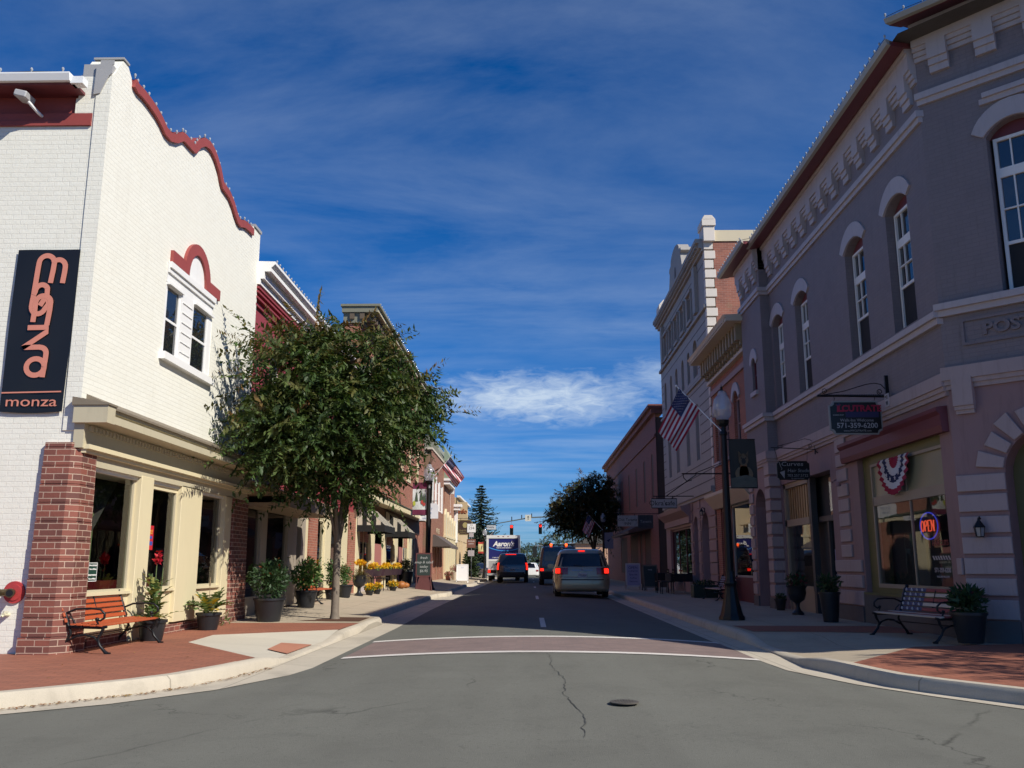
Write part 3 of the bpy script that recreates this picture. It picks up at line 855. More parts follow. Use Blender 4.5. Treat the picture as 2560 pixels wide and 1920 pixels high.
for s0, s1 in ((11.74, 13.18), (13.62, 14.78), (15.72, 16.95)):
    q = MB(BZ); q.box((s0, -.12, .28), (s1, -.02, .80)); q.box((s0, -.12, .80), (s1, .03, .84)); q.build('stall_riser', M_CREAM, bl)
boxes('transom', BZ, [(13.62, 14.78, -.12, -.03, 2.36, 2.5)], M_CREAM, bl)
for s0, s1 in ((11.74, 13.18), (13.62, 14.78), (15.72, 16.95)):
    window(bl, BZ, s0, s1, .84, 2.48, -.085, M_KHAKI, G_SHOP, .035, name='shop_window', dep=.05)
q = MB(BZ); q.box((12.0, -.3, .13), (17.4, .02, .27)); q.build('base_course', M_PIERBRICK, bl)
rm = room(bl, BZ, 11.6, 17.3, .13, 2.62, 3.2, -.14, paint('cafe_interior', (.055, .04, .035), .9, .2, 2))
q = MB(BZ); q.box((12.62, -.55, .3), (12.95, -.50, 1.95)); q.box((12.2, -.5, .13), (13.1, -.3, .75))
q.build('interior_panel', paint('pale_green_panel', (0.28, 0.36, 0.16), .8), bl)
q = MB(BZ)
for i in range(4): q.box((14.0 + i * .8, -1.6, .13), (14.35 + i * .8, -1.2, .95))
q.build('interior_seating', paint('cafe_red_seat', (0.20, 0.02, 0.02), .6), bl)
# brick piers with chamfered corner and projecting courses
def brick_pier(x0, x1, y0, y1, ch):
    q = MB()
    def ring(g): return [(x0 - g, y1), (x0 - g, y0 - g), (x1 - ch, y0 - g), (x1 + g, y0 + ch), (x1 + g, y1)]
    z = .10; k = 0
    lev = []
    while z < 2.70:
        h = .078 * 3
        g = .018 if k == 0 else (.012 if k % 1 == 0 else 0)
        lev.append((z, min(z + h, 2.74), .02 if k == 0 else .0)); z += h; k += 1
    for i, (a, b, g) in enumerate(lev):
        taper = .0 - .004 * i
        r = ring(g + taper + .003); q.prism(r, 2, a + .010, b)
        r2 = ring(g + taper - .007); q.prism(r2, 2, a - .002, a + .0105)
    return q
q = brick_pier(-6.22, -5.70, 11.20, 11.73, .14); q.build('pier', M_PIERBRICK, bl)
q = brick_pier(-6.2, -5.72, 17.32, 18.35, .14); q.build('pier', M_PIERBRICK, bl)
pts = [MZ(s, .03, z + .07) for s, z in top]
pl = []
for a, b in zip(pts[:-1], pts[1:]):
    n = max(1, round((Vector(b) - Vector(a)).length / .22))
    pl += [tuple(Vector(a).lerp(Vector(b), i / n)) for i in range(n)]
bulbs('string_lights', pl, 'string of clear bulbs following the curved red coping of the white corner building', 'string lights on the roof edges')
bulbs('string_lights', along((-6.3, 10.93, 7.73), (-9.3, 10.93, 7.73), 8), 'string of clear bulbs along the straight white gutter above the security camera', 'string lights on the roof edges')

# things on the end wall
bn = empty('shop_banner', (-6.4, 11.28, 3.2), 0, 'tall black banner with salmon lettering monza hung on the white brick end wall', 'banner')
q = MB(EW)
nx, nz = 10, 24; vs = []; fs = []
for j in range(nz + 1):
    for i in range(nx + 1):
        a, b = i / nx, j / nz
        x0 = -6.84 + .015 * b; x1 = -6.02 + .035 * b
        dd = .035 + .006 * math.sin(3.1 * a + 4 * b) * math.sin(math.pi * b) + .004 * math.sin(9 * a - 7 * b)
        vs.append((x0 + (x1 - x0) * a, dd, 3.14 + (5.335 - 3.14) * b + (-.02 * math.sin(math.pi * a) if j == 0 else 0)))
for j in range(nz):
    for i in range(nx):
        k = j * (nx + 1) + i; fs.append((k, k + 1, k + nx + 2, k + nx + 1))
q.add(vs, fs)
q.build('cloth', paint('black_vinyl', (0.011, 0.011, 0.012), .33, .1, 3, .05, spec=.5), bn, smooth=60)
M_SALMON = paint('salmon_ink', (0.62, 0.24, 0.17), .5, .10, 6)
def bz(px, py):   # the lettering was drawn on a 340 x 1320 grid
    return (-6.84 + (px - 90) / 560 * .82 - (py - 90) / 1320 * .022 + .02, 5.335 - (py - 90) / 1320 * 2.195)
def arcp(cx, cy, rx, ry, a0, a1, n=14): return [(cx + rx * math.cos(R(a0 + (a1 - a0) * i / n)), cy + ry * math.sin(R(a0 + (a1 - a0) * i / n))) for i in range(n + 1)]
strokes = [
    [(262, 520)] + [(276, 240)] + arcp(345, 205, 66, 62, 180, 360) + [(408, 260), (396, 372)],
    arcp(450, 240, 60, 62, 215, 360) + [(508, 290), (500, 374)],
    [(262, 500)] + [(258, 560)] + arcp(318, 565, 60, 62, 180, 20, 10) + arcp(345, 540, 55, 60, 10, -60, 6),
    [(265, 470)] + arcp(330, 445, 55, 58, 180, 330) + [(380, 470), (330, 560)],
    [(285, 694), (290, 600)] + arcp(355, 540, 65, 62, 180, 350) + [(418, 600), (408, 720)],
    [(248, 740), (420, 738), (415, 775), (225, 905), (245, 900), (370, 898)] + arcp(375, 950, 55, 50, 270, 360, 8) + [(430, 980), (420, 1140)],
    arcp(352, 1058, 76, 66, 0, 360, 24),
]
q = MB(EW)
for k, st in enumerate(strokes):
    q.ribbon([bz(x * 1.06, y) for x, y in st], .068, .047 + .0006 * k, .050 + .0006 * k)
q.ribbon([(-6.83, 3.385), (-6.05, 3.40)], .018, .047, .050)
q.build('lettering', M_SALMON, bn)
text('monza', EW, -6.43, 3.265, .19, M_SALMON, 'lettering', bn, d=.049, sx=1.35)
fd = empty('fire_hose_inlet', (-6.4, 11.3, .87), 0, 'twin brass hose inlet on a round red plate low on the white end wall', 'hose inlet')
def disc(q, c, r, d0, d1, n=24, T=None):
    pts = [(c[0] + r * math.cos(2 * math.pi * i / n), c[1] + r * math.sin(2 * math.pi * i / n)) for i in range(n)]
    q.prism(pts, 1, d0, d1)
q = MB(EW); disc(q, (-6.40, .87), .135, 0, .025); disc(q, (-6.40, .87), .10, .025, .035)
q.build('plate', paint('worn_red_paint', (0.42, 0.05, 0.05), .5, .35, 14, .2), fd)
brass = paint('tarnished_brass', (0.16, 0.125, 0.07), .35, .3, 12, metal=.8)
for dx in (-.07, .065):
    q = MB(EW); q.tube([(-6.42, .02, .87), (-6.42 + dx * .5, .11, .87), (-6.42 + dx * 1.1, .19, .868)], .043, 14)
    q.tube([(-6.42 + dx * 1.1, .19, .868), (-6.42 + dx * 1.25, .225, .866)], .055, 14)
    a = q.build('inlet', brass, fd, smooth=40)
    q = MB(EW); q.tube([(-6.42 + dx * 1.25, .226, .866), (-6.42 + dx * 1.26, .228, .866)], .040, 14); q.build('plug', M_BLACK, a)
sp = empty('wall_spigot', (-6.45, 11.3, .6), 0, 'small pale spigot sticking out of the white end wall below the red plate', 'spigot')
q = MB(EW); q.tube([(-6.45, 0, .60), (-6.46, .10, .605)], .022, 10); q.tube([(-6.46, .08, .605), (-6.47, .11, .58)], .014, 8); q.lathe([(.03, 0), (.03, .012), (.001, .013)], (-6.455, .06, .63), 10)
q.build('tap', paint('pale_yellow_tap', (.62, .58, .40), .5), sp, smooth=40)
sc = empty('security_camera', (-6.85, 11.2, 7.3), 0, 'grey security camera on a bracket under the dark red eave', 'camera')
q = MB(EW); q.tube([(-6.72, -.04, 7.28), (-6.74, .10, 7.30), (-6.82, .22, 7.40)], .022, 8); q.box((-6.77, -.05, 7.24), (-6.67, -.03, 7.33)); q.build('bracket', M_ALU, sc, smooth=40)
q = MB(EW)
q.prism([(-6.97, 7.44), (-6.80, 7.40), (-6.78, 7.49), (-6.95, 7.53)], 1, .10, .34)
q.build('housing', paint('camera_grey', (.42, .42, .42), .4), sc, bevel=.012)
# things seen in its shop windows
hs_ = empty('hours_sign', (-5.9, 12.2, 1.0), 0, 'dark green opening hours sign with white lettering low in the first shop window', 'sign')
q = MB(BZ); q.box((11.99, -.055, .985), (12.24, -.045, 1.235)); q.build('board', paint('sign_green', (.012, .05, .035), .5), hs_)
q = MB(BZ)
for a, b, c, d_ in ((11.992, 12.238, .987, .995), (11.992, 12.238, 1.225, 1.233)): q.box((a, -.044, c), (b, -.042, d_))
for a in (11.992, 12.230): q.box((a, -.044, .995), (a + .008, -.042, 1.225))
q.build('border', M_WHITE, hs_)
for i, tx in enumerate(('MON to SATURDAY', '11am to 10.30pm', 'SUNDAY BRUNCH', '11am to 10.00pm')):
    text(tx, BZ, 12.115, 1.195 - .048 * i - (.03 if i > 1 else 0), .028, M_WHITE, 'lettering', hs_, d=-.042, bold=.0006)
po = empty('window_poster', (-5.9, 14.0, 1.5), 0, 'small red poster with yellow lettering hung in the middle shop window', 'poster')
q = MB(BZ); q.box((13.74, -.055, 1.43), (14.0, -.050, 1.80)); q.build('sheet', paint('poster_red', (.50, .02, .03), .5), po)
q = MB(BZ); q.box((13.76, -.050, 1.50), (13.98, -.048, 1.56)); q.box((13.78, -.050, 1.60), (13.96, -.048, 1.64)); q.build('stripe', paint('poster_blue', (.05, .08, .35), .5), po)
text('SALE', BZ, 13.87, 1.70, .09, paint('poster_yellow', (.75, .48, .05), .5), 'lettering', po, d=-.049)

# ------------------------------------------------------------------ oxblood building with white cornice
b = empty('painted_building', (-5.85, 18.3, .13), 0, 'oxblood red painted building with deep white cornice, half hidden by the street tree', 'building')
T = FX(-5.85, 1)
q = MB(T)
wins = [arched(19.6 + i * 2.45, 20.6 + i * 2.45, 4.0, 5.7, .25) for i in range(4)]
q.wall(rect(18.2, 29.86, 2.5, 7.10), wins, 0, .2)
q.build('wall', M_REDPAINT, b)
q = MB(T)
for z in (6.62, 6.78, 6.90, 6.99): q.box((18.2, 0, z), (29.85, .04 + (z - 6.5) * .12, z + .045))
q.build('string_course', M_REDPAINT, b)
for i in range(4): window(b, T, 19.6 + i * 2.45, 20.6 + i * 2.45, 4.0, 5.93, -.16, M_WHITE, G_DARK, .06, rails=[(4.9, .06)])
q = MB(T)
q.box((18.2, -.3, 7.08), (29.84, .12, 7.20)); q.box((18.2, -.3, 7.20), (29.84, .20, 7.36)); q.box((18.2, -.3, 7.36), (29.84, .34, 7.46))
q.prism([(-.3, 7.46), (.36, 7.46), (.42, 7.52), (.42, 7.58), (-.3, 7.60)], 0, 18.2, 29.84)
q.build('cornice', M_WHITE, b)
q = MB(); q.quad((-6.1, 18.2, 7.55), (-6.1, 29.8, 7.55), (-18, 29.8, 7.0), (-18, 18.2, 7.0)); q.build('roof', M_SLATE, b)
q = MB(T)
q.box((18.35, .02, 2.38), (22.6, .92, 2.46)); q.box((18.35, .86, 2.36), (22.6, .95, 2.60))
for i in range(9): q.box((18.36, .04 + i * .092, 2.355), (22.58, .10 + i * .092, 2.378))
q.prism([(.95, 2.60), (.95, 2.63), (.0, 2.95), (.0, 2.6)], 0, 18.33, 22.62)
q.build('canopy', paint('tan_canopy', (.34, .255, .165), .6, .1, 3, grime=.2), b)
boxes('column', T, [(s0, s1, -.10, d, .25, 2.45) for s0, s1, d in ((19.55, 20.0, .03), (21.75, 22.6, .03), (23.05, 23.45, .03))], M_TAUPE, b, .01)
boxes('column', T, [(s0, s1, -.12, d, .2, 2.9) for s0, s1, d in ((23.45, 23.75, .02), (25.7, 26.45, .04), (27.85, 28.85, .04))], M_CREAM, b, .01)
boxes('header', T, [(18.4, 29, -.25, .0, 2.46, 2.75)], M_CREAM, b)
boxes('pilaster', T, [(23.78, 24.72, -.3, .05, .13, 2.75), (29.0, 29.84, -.3, .04, .13, 2.9)], M_REDBRICK, b)
for s0, s1, z0 in ((18.5, 19.55, .5), (20.0, 21.75, .5), (24.75, 25.7, .6), (26.45, 27.85, .2)):
    window(b, T, s0, s1, z0, 2.46, -.06, M_TAUPE if s0 < 22 else M_CREAM, G_SHOP, .05, dep=.05, name='shop_window')
boxes('stall_riser', T, [(18.4, 19.55, -.2, -.02, .13, .5), (20.0, 21.75, -.2, -.02, .13, .5)], M_TAUPE, b)
q = MB(T); q.box((24.85, -.16, .62), (25.4, -.14, 1.5)); q.build('green_board', M_SAGE, b)
q = MB(T); q.box((22.6, -.9, .13), (23.05, -.85, 2.4)); dr = q.build('door', M_DKRED, b)
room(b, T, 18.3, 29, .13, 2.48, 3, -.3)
bulbs('string_lights', along((-5.45, 18.4, 7.585), (-5.45, 29.6, 7.585), 48), 'string of clear bulbs along the white cornice of the oxblood building', 'string lights on the roof edges')

# ------------------------------------------------------------------ red brick building with bracketed green-grey cornice and striped awnings
b = empty('brick_building', (-5.85, 30, .13), 0, 'red brick building with a bracketed green-grey cornice above two striped awnings', 'building')
q = MB(T)
ws = [34.68, 37.46, 40.75, 43.28, 46.37]
hol = [rect(w - .95, w, 5.2, 7.0) for w in ws] + [rect(31.4, 32.3, 5.2, 7.0)]
q.wall(rect(29.9, 49.4, 2.9, 9.45), hol, 0, .18)
q.wall(rect(29.9, 30.25, .1, 2.9), [], .02, edge=.3); q.wall(rect(46.0, 49.4, .1, 2.9), [], .0, edge=.3)
q.build('wall', M_REDBRICK, b)
q = MB()
q.box((-6.42, 29.92, 2), (-5.87, 49.4, 9.4))
q.build('end_wall', M_REDBRICK, b)
q = MB(); q.box((-6.50, 29.86, 8.2), (-6.40, 29.93, 9.35)); q.build('flashing', M_WHITE, b)
q = MB(); q.quad((-6.4, 29.9, 8.2), (-18, 29.9, 7.6), (-18, 49.4, 7.6), (-6.4, 49.4, 8.2)); q.quad((-6.4, 29.95, 0), (-18, 29.95, 0), (-18, 29.95, 7.6), (-6.4, 29.95, 8.2)); q.build('roof', M_SLATE, b)
q = MB(T)
q.box((29.88, 0, 8.62), (49.4, .07, 8.74)); q.box((29.88, 0, 9.0), (49.4, .06, 9.12))
q.build('string_course', M_REDBRICK, b)
q = MB(T)
q.box((29.75, -.62, 9.78), (49.5, .62, 9.98)); q.box((29.7, -.66, 9.98), (49.55, .70, 10.06)); q.box((29.85, -.58, 9.42), (49.4, .12, 9.78))
cr = q.build('cornice', M_GREENGREY, b)
boxes('bracket', T, [(30.0 + i * .442, 30.16 + i * .442, .12, .50, 9.52, 9.78) for i in range(44)] + [(29.78, 29.85, dx, dx + .16, 9.55, 9.77) for dx in (-.35, .0)], paint('dark_brown_bracket', (.12, .09, .06), .6, .1), cr)  # brackets in one even dark brown, darker than the cornice
q = MB(T); q.box((29.76, .62, 9.79), (49.5, .65, 9.83)); q.build('fillet', M_CREAM, cr)
for w in ws + [32.3]:
    x = window(b, T, w - .95, w, 5.2, 7.0, -.12, M_CREAM, G_DARK, .07, rails=[(6.1, .06)])
    q = MB(T); q.box((w - .02, -.02, 5.12), (w + .22, .06, 7.05)); q.box((w - 1.02, -.02, 5.08), (w + .22, .08, 5.2)); q.build('frame', M_CREAM, x)
q = MB(T); q.box((30, 0, 5.0), (49.4, .05, 5.10)); q.build('sill_course', M_REDBRICK, b)
q = MB(T)
q.box((29.95, 0, 3.42), (47.5, .60, 3.50)); q.box((29.95, .52, 3.36), (47.5, .62, 3.56))
pt = q.build('pent_roof', M_CREAM, b)
q = MB(T); q.prism([(.66, 3.565), (.66, 3.60), (0, 3.78), (0, 3.56)], 0, 29.93, 47.55); q.build('pent_covering', M_DKGREEN, pt)
q = MB(T); q.box((29.97, 0, 2.75), (47.5, .04, 3.42)); q.build('fascia', paint('brown_board', (.14, .075, .05), .6, .1), b)
boxes('column', T, [(s0, s1, -.08, .05, .13, 2.8) for s0, s1 in ((30.25, 30.9), (33.0, 33.9), (35.9, 36.7), (38.9, 39.9), (43.4, 44.6))], M_CREAM, b, .01)
boxes('brick_panel', T, [(s0, s1, -.25, -.02, .13, 2.8) for s0, s1 in ((33.9, 35.9), (39.9, 41.9))], paint('pink_brick', (.34, .135, .12), .75, .1, 6, .2), b)
q = MB(T); q.box((44.6, -.2, .13), (45.2, .02, 2.8)); q.build('post', M_DKGREEN, b)
boxes('stall_riser', T, [(30.9, 33, -.2, 0, .13, .75), (41.9, 43.4, -.2, 0, .13, .75)], M_PALE, b)
for s0, s1, z0 in ((30.9, 33.0, .75), (36.7, 38.9, .13), (41.9, 43.4, .75), (45.2, 46.0, .13)):
    window(b, T, s0, s1, z0, 2.8, -.05, M_CREAM, G_SHOP, .06, dep=.05, name='shop_window', stiles=[(s0 + s1) / 2] if z0 > .5 else ())
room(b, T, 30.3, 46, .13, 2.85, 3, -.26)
t_ = NT('striped_canvas'); uv = uvec(t_)
sp_ = t_.node('ShaderNodeSeparateXYZ'); t_.l.new(uv, sp_.inputs[0])
st = t_.math('GREATER_THAN', t_.math('FRACT', t_.math('MULTIPLY', sp_.outputs[0], 3.2)), .5)
t_.bsdf(t_.mix(st, (.012, .012, .012), (.55, .49, .38)), .75); M_STRIPE = t_.m
def awning(s0, s1, parent, dep=.98, zt=3.3, zb=2.52):
    a = MB(T)
    a.prism([(.0, zb), (.0, zt), (.12, zt), (dep, zb)], 0, s0, s1)
    r = a.build('awning', M_STRIPE, parent)
    a = MB(T); a.box((s0 - .01, -.0, zb - .22), (s0 + .01, dep + .01, zb)); a.box((s0, dep - .01, zb - .22), (s1, dep + .01, zb)); a.box((s1 - .01, 0, zb - .22), (s1 + .01, dep + .01, zb))
    a.build('valance', paint('black_canvas', (.012, .012, .012), .8), r)
    return r
awning(30.3, 32.6, b); awning(36.2, 38.4, b)
bulbs('string_lights', along((-5.17, 30, 10.06), (-5.17, 49, 10.06), 60), 'string of clear bulbs along the green-grey bracketed cornice', 'string lights on the roof edges')

# ------------------------------------------------------------------ farther buildings on the left
b = empty('brick_building', (-5.85, 53, .13), 0, 'plain brown brick building with tall white framed windows and a small dark shop awning', 'building')
q = MB(T)
ws = [54.0, 55.9, 57.9, 59.8]
q.wall(rect(53.1, 60.5, .1, 7.98), [rect(w - 1.1, w, 4.6, 6.7 - (w - 54) * .08) for w in ws] + [rect(54.4, 56.6, .7, 2.3), rect(57.2, 58.3, .13, 2.3), rect(58.6, 60.2, .7, 2.3)], 0, .18)
q.build('wall', M_BROWNBRICK, b)
q = MB(); q.box((-14, 53.12, .1), (-5.9, 60.5, 7.7)); q.build('end_wall', M_OLDBRICK, b)
q = MB(T); q.box((53.05, -.5, 7.98), (60.5, .06, 8.10)); q.build('coping', M_BEIGE, b)
for w in ws:
    x = window(b, T, w - 1.1, w, 4.6, 6.7 - (w - 54) * .08, -.1, M_WHITE, G_DARK, .08, rails=[5.7])
    q = MB(T); q.box((w - .05, -.05, 4.55), (w + .14, .06, 6.75 - (w - 54) * .08)); q.build('frame', M_WHITE, x)
for s0, s1 in ((54.4, 56.6), (57.2, 58.3), (58.6, 60.2)): window(b, T, s0, s1, .7 if s1 != 58.3 else .13, 2.3, -.12, M_CREAM, G_SHOP, .07, name='shop_window')
room(b, T, 53.4, 60.3, .13, 2.5, 3, -.3)
q = MB(T); q.prism([(0, 2.3), (0, 3.0), (.15, 3.0), (1.1, 2.35), (1.1, 2.2), (1.05, 2.2), (1.05, 2.3)], 0, 54.5, 60.0)
q.build('awning', paint('brown_grey_canvas', (.11, .09, .08), .8, .1), b)
text('ANTIQUES', T, 57.3, 3.3, .45, M_CREAM, 'lettering', b, d=.03)

b = empty('gabled_building', (-5.85, 61, .13), 0, 'tan brick building with a green-grey mansard roof, white oriel sill and a cream shop front', 'building')
M_TANBRICK = brick('tan_brick', (.38, .19, .115), (.32, .15, .09), (.36, .24, .17), var=.15)
q = MB(T); q.wall(rect(60.6, 70, .1, 7.9), [rect(61.4, 62.1, 5.3, 6.7), rect(66, 67, 5.0, 6.8)], 0, .15); q.build('wall', M_TANBRICK, b)
q = MB(); q.box((-14, 60.65, .1), (-5.9, 70, 7.8)); q.build('end_wall', M_TANBRICK, b)
q = MB(T); q.prism([(-4, 9.9), (-.9, 9.9), (.25, 7.85), (-4, 7.85)], 0, 60.5, 70.1); q.build('roof', paint('green_grey_roof', (.23, .23, .17), .6, .1, 3, .2), b)
q = MB(T); q.prism([(.25, 7.86), (.28, 7.86), (-.88, 9.93), (-.9, 9.88)], 0, 69.9, 70.25); q.build('barge_board', M_CREAM, b)
q = MB(T); q.box((61.0, 0, 6.85), (65.6, .55, 7.0)); q.box((61.1, 0, 6.6), (65.5, .40, 6.85)); q.box((69.2, 0, 5.6), (70.2, .6, 5.8)); q.box((69.3, 0, 5.35), (70.1, .45, 5.6)); q.build('oriel_sill', M_WHITE, b)
q = MB(T); q.box((61.15, 0, 7.0), (65.4, .40, 8.2)); q.prism([(0, 8.2), (.5, 8.2), (0, 9.2)], 0, 61.05, 65.5); q.build('oriel', paint('sage_oriel', (.24, .29, .21), .6), b)
boxes('bracket', T, [(65.55, 65.9, .0, .3, 6.3, 8.0), (69.7, 70.2, .02, .25, 2.9, 5.4)], M_WHITE, b)
window(b, T, 61.4, 62.1, 5.3, 6.7, -.1, M_DKRED, G_DARK); window(b, T, 66, 67, 5.0, 6.8, -.1, M_WHITE, G_DARK)
q = MB(T)
for i in range(5): q.box((61.6 + i * 1.85, 0, .13), (62.5 + i * 1.85, .14, 4.6 - .12 * i)); q.prism([(61.6 + i * 1.85, 4.6 - .12 * i), (62.5 + i * 1.85, 4.6 - .12 * i), (62.05 + i * 1.85, 5.0 - .12 * i)], 1, 0, .14)
q.box((61.4, 0, 3.05), (70.1, .17, 3.2))
q.build('shop_front', M_CREAM, b)
for i in range(4): window(b, T, 62.55 + i * 1.85, 63.4 + i * 1.85, .5, 3.0, .01, M_CREAM, G_CURT, .06, name='shop_window')

b = empty('corner_shop', (-5.9, 74, .13), 0, 'low cream shop with a big lettered fascia beside the dark spruce', 'building')
TI = FX(-5.9, 1)
q = MB(TI); q.wall(rect(73, 86, .1, 6.7), [rect(73.8, 77, .6, 3.2), rect(78, 79.2, .13, 3.2), rect(80, 85, .6, 3.2)], 0, .2); q.build('wall', paint('cream_stucco', (.56, .42, .24), .7, .08, 1, .1), b)
q = MB(); q.box((-15, 73.05, .1), (-5.95, 86, 6.6)); q.build('end_wall', MATS['cream_stucco'], b)
q = MB(TI); q.box((73, 0, 6.6), (86, .25, 6.75)); q.build('coping', M_WHITE, b)
for s0, s1 in ((73.8, 77), (78, 79.2), (80, 85)): window(b, TI, s0, s1, .6 if s1 != 79.2 else .13, 3.2, -.15, M_DKGREEN, G_DARK, .08, name='shop_window')
q = MB(); q.box((-5.9, 72.9, 4.85), (-5.05, 73.05, 6.2)); fs_ = q.build('fascia', MATS['cream_stucco'], b)
q = MB(); q.box((-5.88, 73.05, 4.6), (-5.3, 80, 4.75)); q.build('fascia_return', MATS['cream_stucco'], b)
text('Info', FY(72.9), -5.44, 5.45, .50, paint('rust_letters', (.33, .085, .03), .6), 'lettering', fs_, d=.02, th=.04, bold=.01)
# ------------------------------------------------------------------ old post office (right), street side + angled front
pb = empty('post_office', (6.4, 13.6, .13), 0, 'lavender and rose painted former post office with toothed cornice and arched windows', 'building')
TR = FX(6.4, -1)
c45 = math.sqrt(.5)
TC = FD((6.4, 13.6), (c45, -c45), (-c45, -c45))
FL = 11.0                     # length of the angled front
BAY0, BAY1, BD = 23.1, 25.25, .25
def on_both(fn):
    """same horizontal moulding along the street wall, round the projecting bay and along the angled front"""
    a = MB(TR); fn(a, 13.6, BAY0, 0); fn(a, BAY0, BAY1, BD); a2 = MB(TC); fn(a2, 0, FL, 0)
    a.v += []; o = len(a.v); a.v += a2.v; a.f += [tuple(i + o for i in f) for f in a2.f]
    return a
def bandfn(*levels):
    def fn(a, s0, s1, off):
        e0 = .0; 
        for d0, z0, z1 in levels:
            lo = s0 - (d0 if s0 == BAY0 else (0 if a.T is TR else 0))
            if a.T is TC: lo = s0 - d0 * .41
            elif s0 == 13.6: lo = s0 - d0 * .41
            a.box((lo, -.05, z0), (s1, off + d0, z1))
    return fn
wins = [(14.38, 15.31), (16.43, 17.42), (19.96, 20.93), (22.0, 22.93)]
q = MB(TR)
q.wall(rect(13.6, BAY0, 3.9, 9.65), [arched(a, b, 5.17, 7.33, .19) for a, b in wins], 0, .28)
q.wall(rect(BAY0, BAY1, 3.9, 9.65), [arched(23.82, 24.28, 5.82, 6.55, .2)], BD, .2)
q.quad((BAY0, 0, 3.9), (BAY0, BD, 3.9), (BAY0, BD, 9.65), (BAY0, 0, 9.65))
q.build('wall', M_LAVBRICK, pb)
q = MB(TC)
fw = [(.93, 1.73)] + [(.93 + 2.66 * k, 1.73 + 2.66 * k) for k in (1, 2, 3)]
q.wall(rect(0, FL, 3.9, 9.9), [arched(a, b, 5.17, 7.66, .22) for a, b in fw], 0, .28)
q.build('front_wall', M_LAVBRICK, pb)
# ground floor, rose painted
q = MB(TR)
shop = rect(14.0, 17.6, .68, 3.25); door = rect(19.22, 23.0, .13, 3.2)
q.wall(rect(13.6, BAY0, .1, 3.9), [shop, door], 0, .30)
q.wall(rect(BAY0, BAY1, .1, 3.9), [arched(23.62, 24.72, .13, 2.75, .45)], BD, .35)
q.quad((BAY0, 0, .1), (BAY0, BD, .1), (BAY0, BD, 3.9), (BAY0, 0, 3.9))
q.build('ground_floor_wall', M_ROSE, pb)
q = MB(TC)
arcs = [1.33 + 2.66 * k for k in range(4)]
q.wall(rect(0, FL, .1, 3.9), [arched(a - .64, a + .64, .13, 2.5, .64, 16) for a in arcs], 0, .34)
q.build('ground_floor_wall', M_ROSE, pb)
q = MB(TC)
for a in arcs: q.box((a - .7, -.5, .1), (a + .7, -.34, 3.3))
q.build('entrance_door', M_OLIVE, pb)
# body and roof
q = MB()
B = (6.4 + c45 * FL, 13.6 - c45 * FL)
q.add([(6.75, 13.9, 0), (6.75, 25.2, 0), (22, 25.2, 0), (22, B[1], 0), (B[0] + .4, B[1] + .1, 0), (6.75, 13.9, 9.5), (6.75, 25.2, 9.5), (22, 25.2, 9.5), (22, B[1], 9.5), (B[0] + .4, B[1] + .1, 9.5)],
      [(0, 1, 6, 5), (1, 2, 7, 6), (2, 3, 8, 7), (3, 4, 9, 8), (4, 0, 5, 9)])
q.add([(6.0, 13.25, 9.66), (6.0, 25.4, 9.66), (22, 25.4, 10.0), (22, B[1], 10.3), (B[0], B[1] - .4, 9.98)], [(0, 1, 2, 3, 4)])
q.build('roof', M_SLATE, pb)
# bands: the angled front carries its mouldings a little higher than the street wall
def lift(a, dz): return dz if a.T is TC else 0.0
def bandfn2(dz, *levels):
    def fn(a, s0, s1, off): bandfn(*[(d, z0 + lift(a, dz), z1 + lift(a, dz)) for d, z0, z1 in levels])(a, s0, s1, off)
    return fn
q = on_both(bandfn2(.28, (.09, 8.36, 8.47), (.05, 8.27, 8.36))); q.build('string_course', M_PALE, pb)
q = on_both(bandfn2(.10, (.12, 5.0, 5.07), (.12, 4.97, 5.0), (.07, 4.87, 4.97))); q.build('sill_course', M_PALE, pb)
q = on_both(bandfn2(.08, (.10, 3.88, 4.08), (.07, 3.81, 3.88), (.04, 3.74, 3.81))); q.build('string_course', M_ROSEQ, pb)
# toothed cornice
def teeth(a, s0, s1, off):
    z = lift(a, .33)
    a.box((s0, -.05, 9.22 + z), (s1, off + .13, 9.52 + z)); a.box((s0, -.05, 9.52 + z), (s1, off + .17, 9.62 + z))
    s = s0 + (.232 if a.T is TC else (.20 if s0 == 13.6 else .2))
    while s < s1 - .1:
        e = min(s + .30, s1)
        a.box((s, -.05, 8.93 + z), (e, off + .13, 9.22 + z)); a.box((s, -.05, 8.82 + z), (e, off + .095, 8.93 + z)); a.box((s, -.05, 8.70 + z), (e, off + .06, 8.82 + z))
        s += .70 if a.T is TC else .735
    for k in range(3): a.box((s0, -.05, 9.145 + z - k * .08), (s1, off + .10 - .032 * k, 9.22 + z - k * .08))
q = on_both(teeth); q.build('corbel_frieze', M_PALE, pb)
def swept(prof, mitre):
    def fn(a, s0, s1, off):
        z_ = lift(a, .36); n = len(prof); vs = []
        for (d, z) in prof: vs.append((s0 - d * mitre if (a.T is TC or s0 == 13.6) else s0 - d, off + d, z + z_))
        for (d, z) in prof: vs.append((s1 + (.4 if s1 == BAY1 else 0), off + d, z + z_))
        a.add(vs, [(i, (i + 1) % n, n + (i + 1) % n, n + i) for i in range(n)] + [tuple(range(n)), tuple(range(2 * n - 1, n - 1, -1))])
    return fn
q = on_both(swept([(-.05, 9.60), (.17, 9.60), (.22, 9.575), (.44, 9.545), (.48, 9.555), (.48, 9.62), (-.05, 9.70)], .41)); q.build('eave', M_DKRED, pb)
q = on_both(swept([(.46, 9.55), (.53, 9.56), (.56, 9.64), (.54, 9.65), (.42, 9.63)], .41)); q.build('gutter', paint('grey_gutter', (.34, .33, .29), .45, .06), pb)
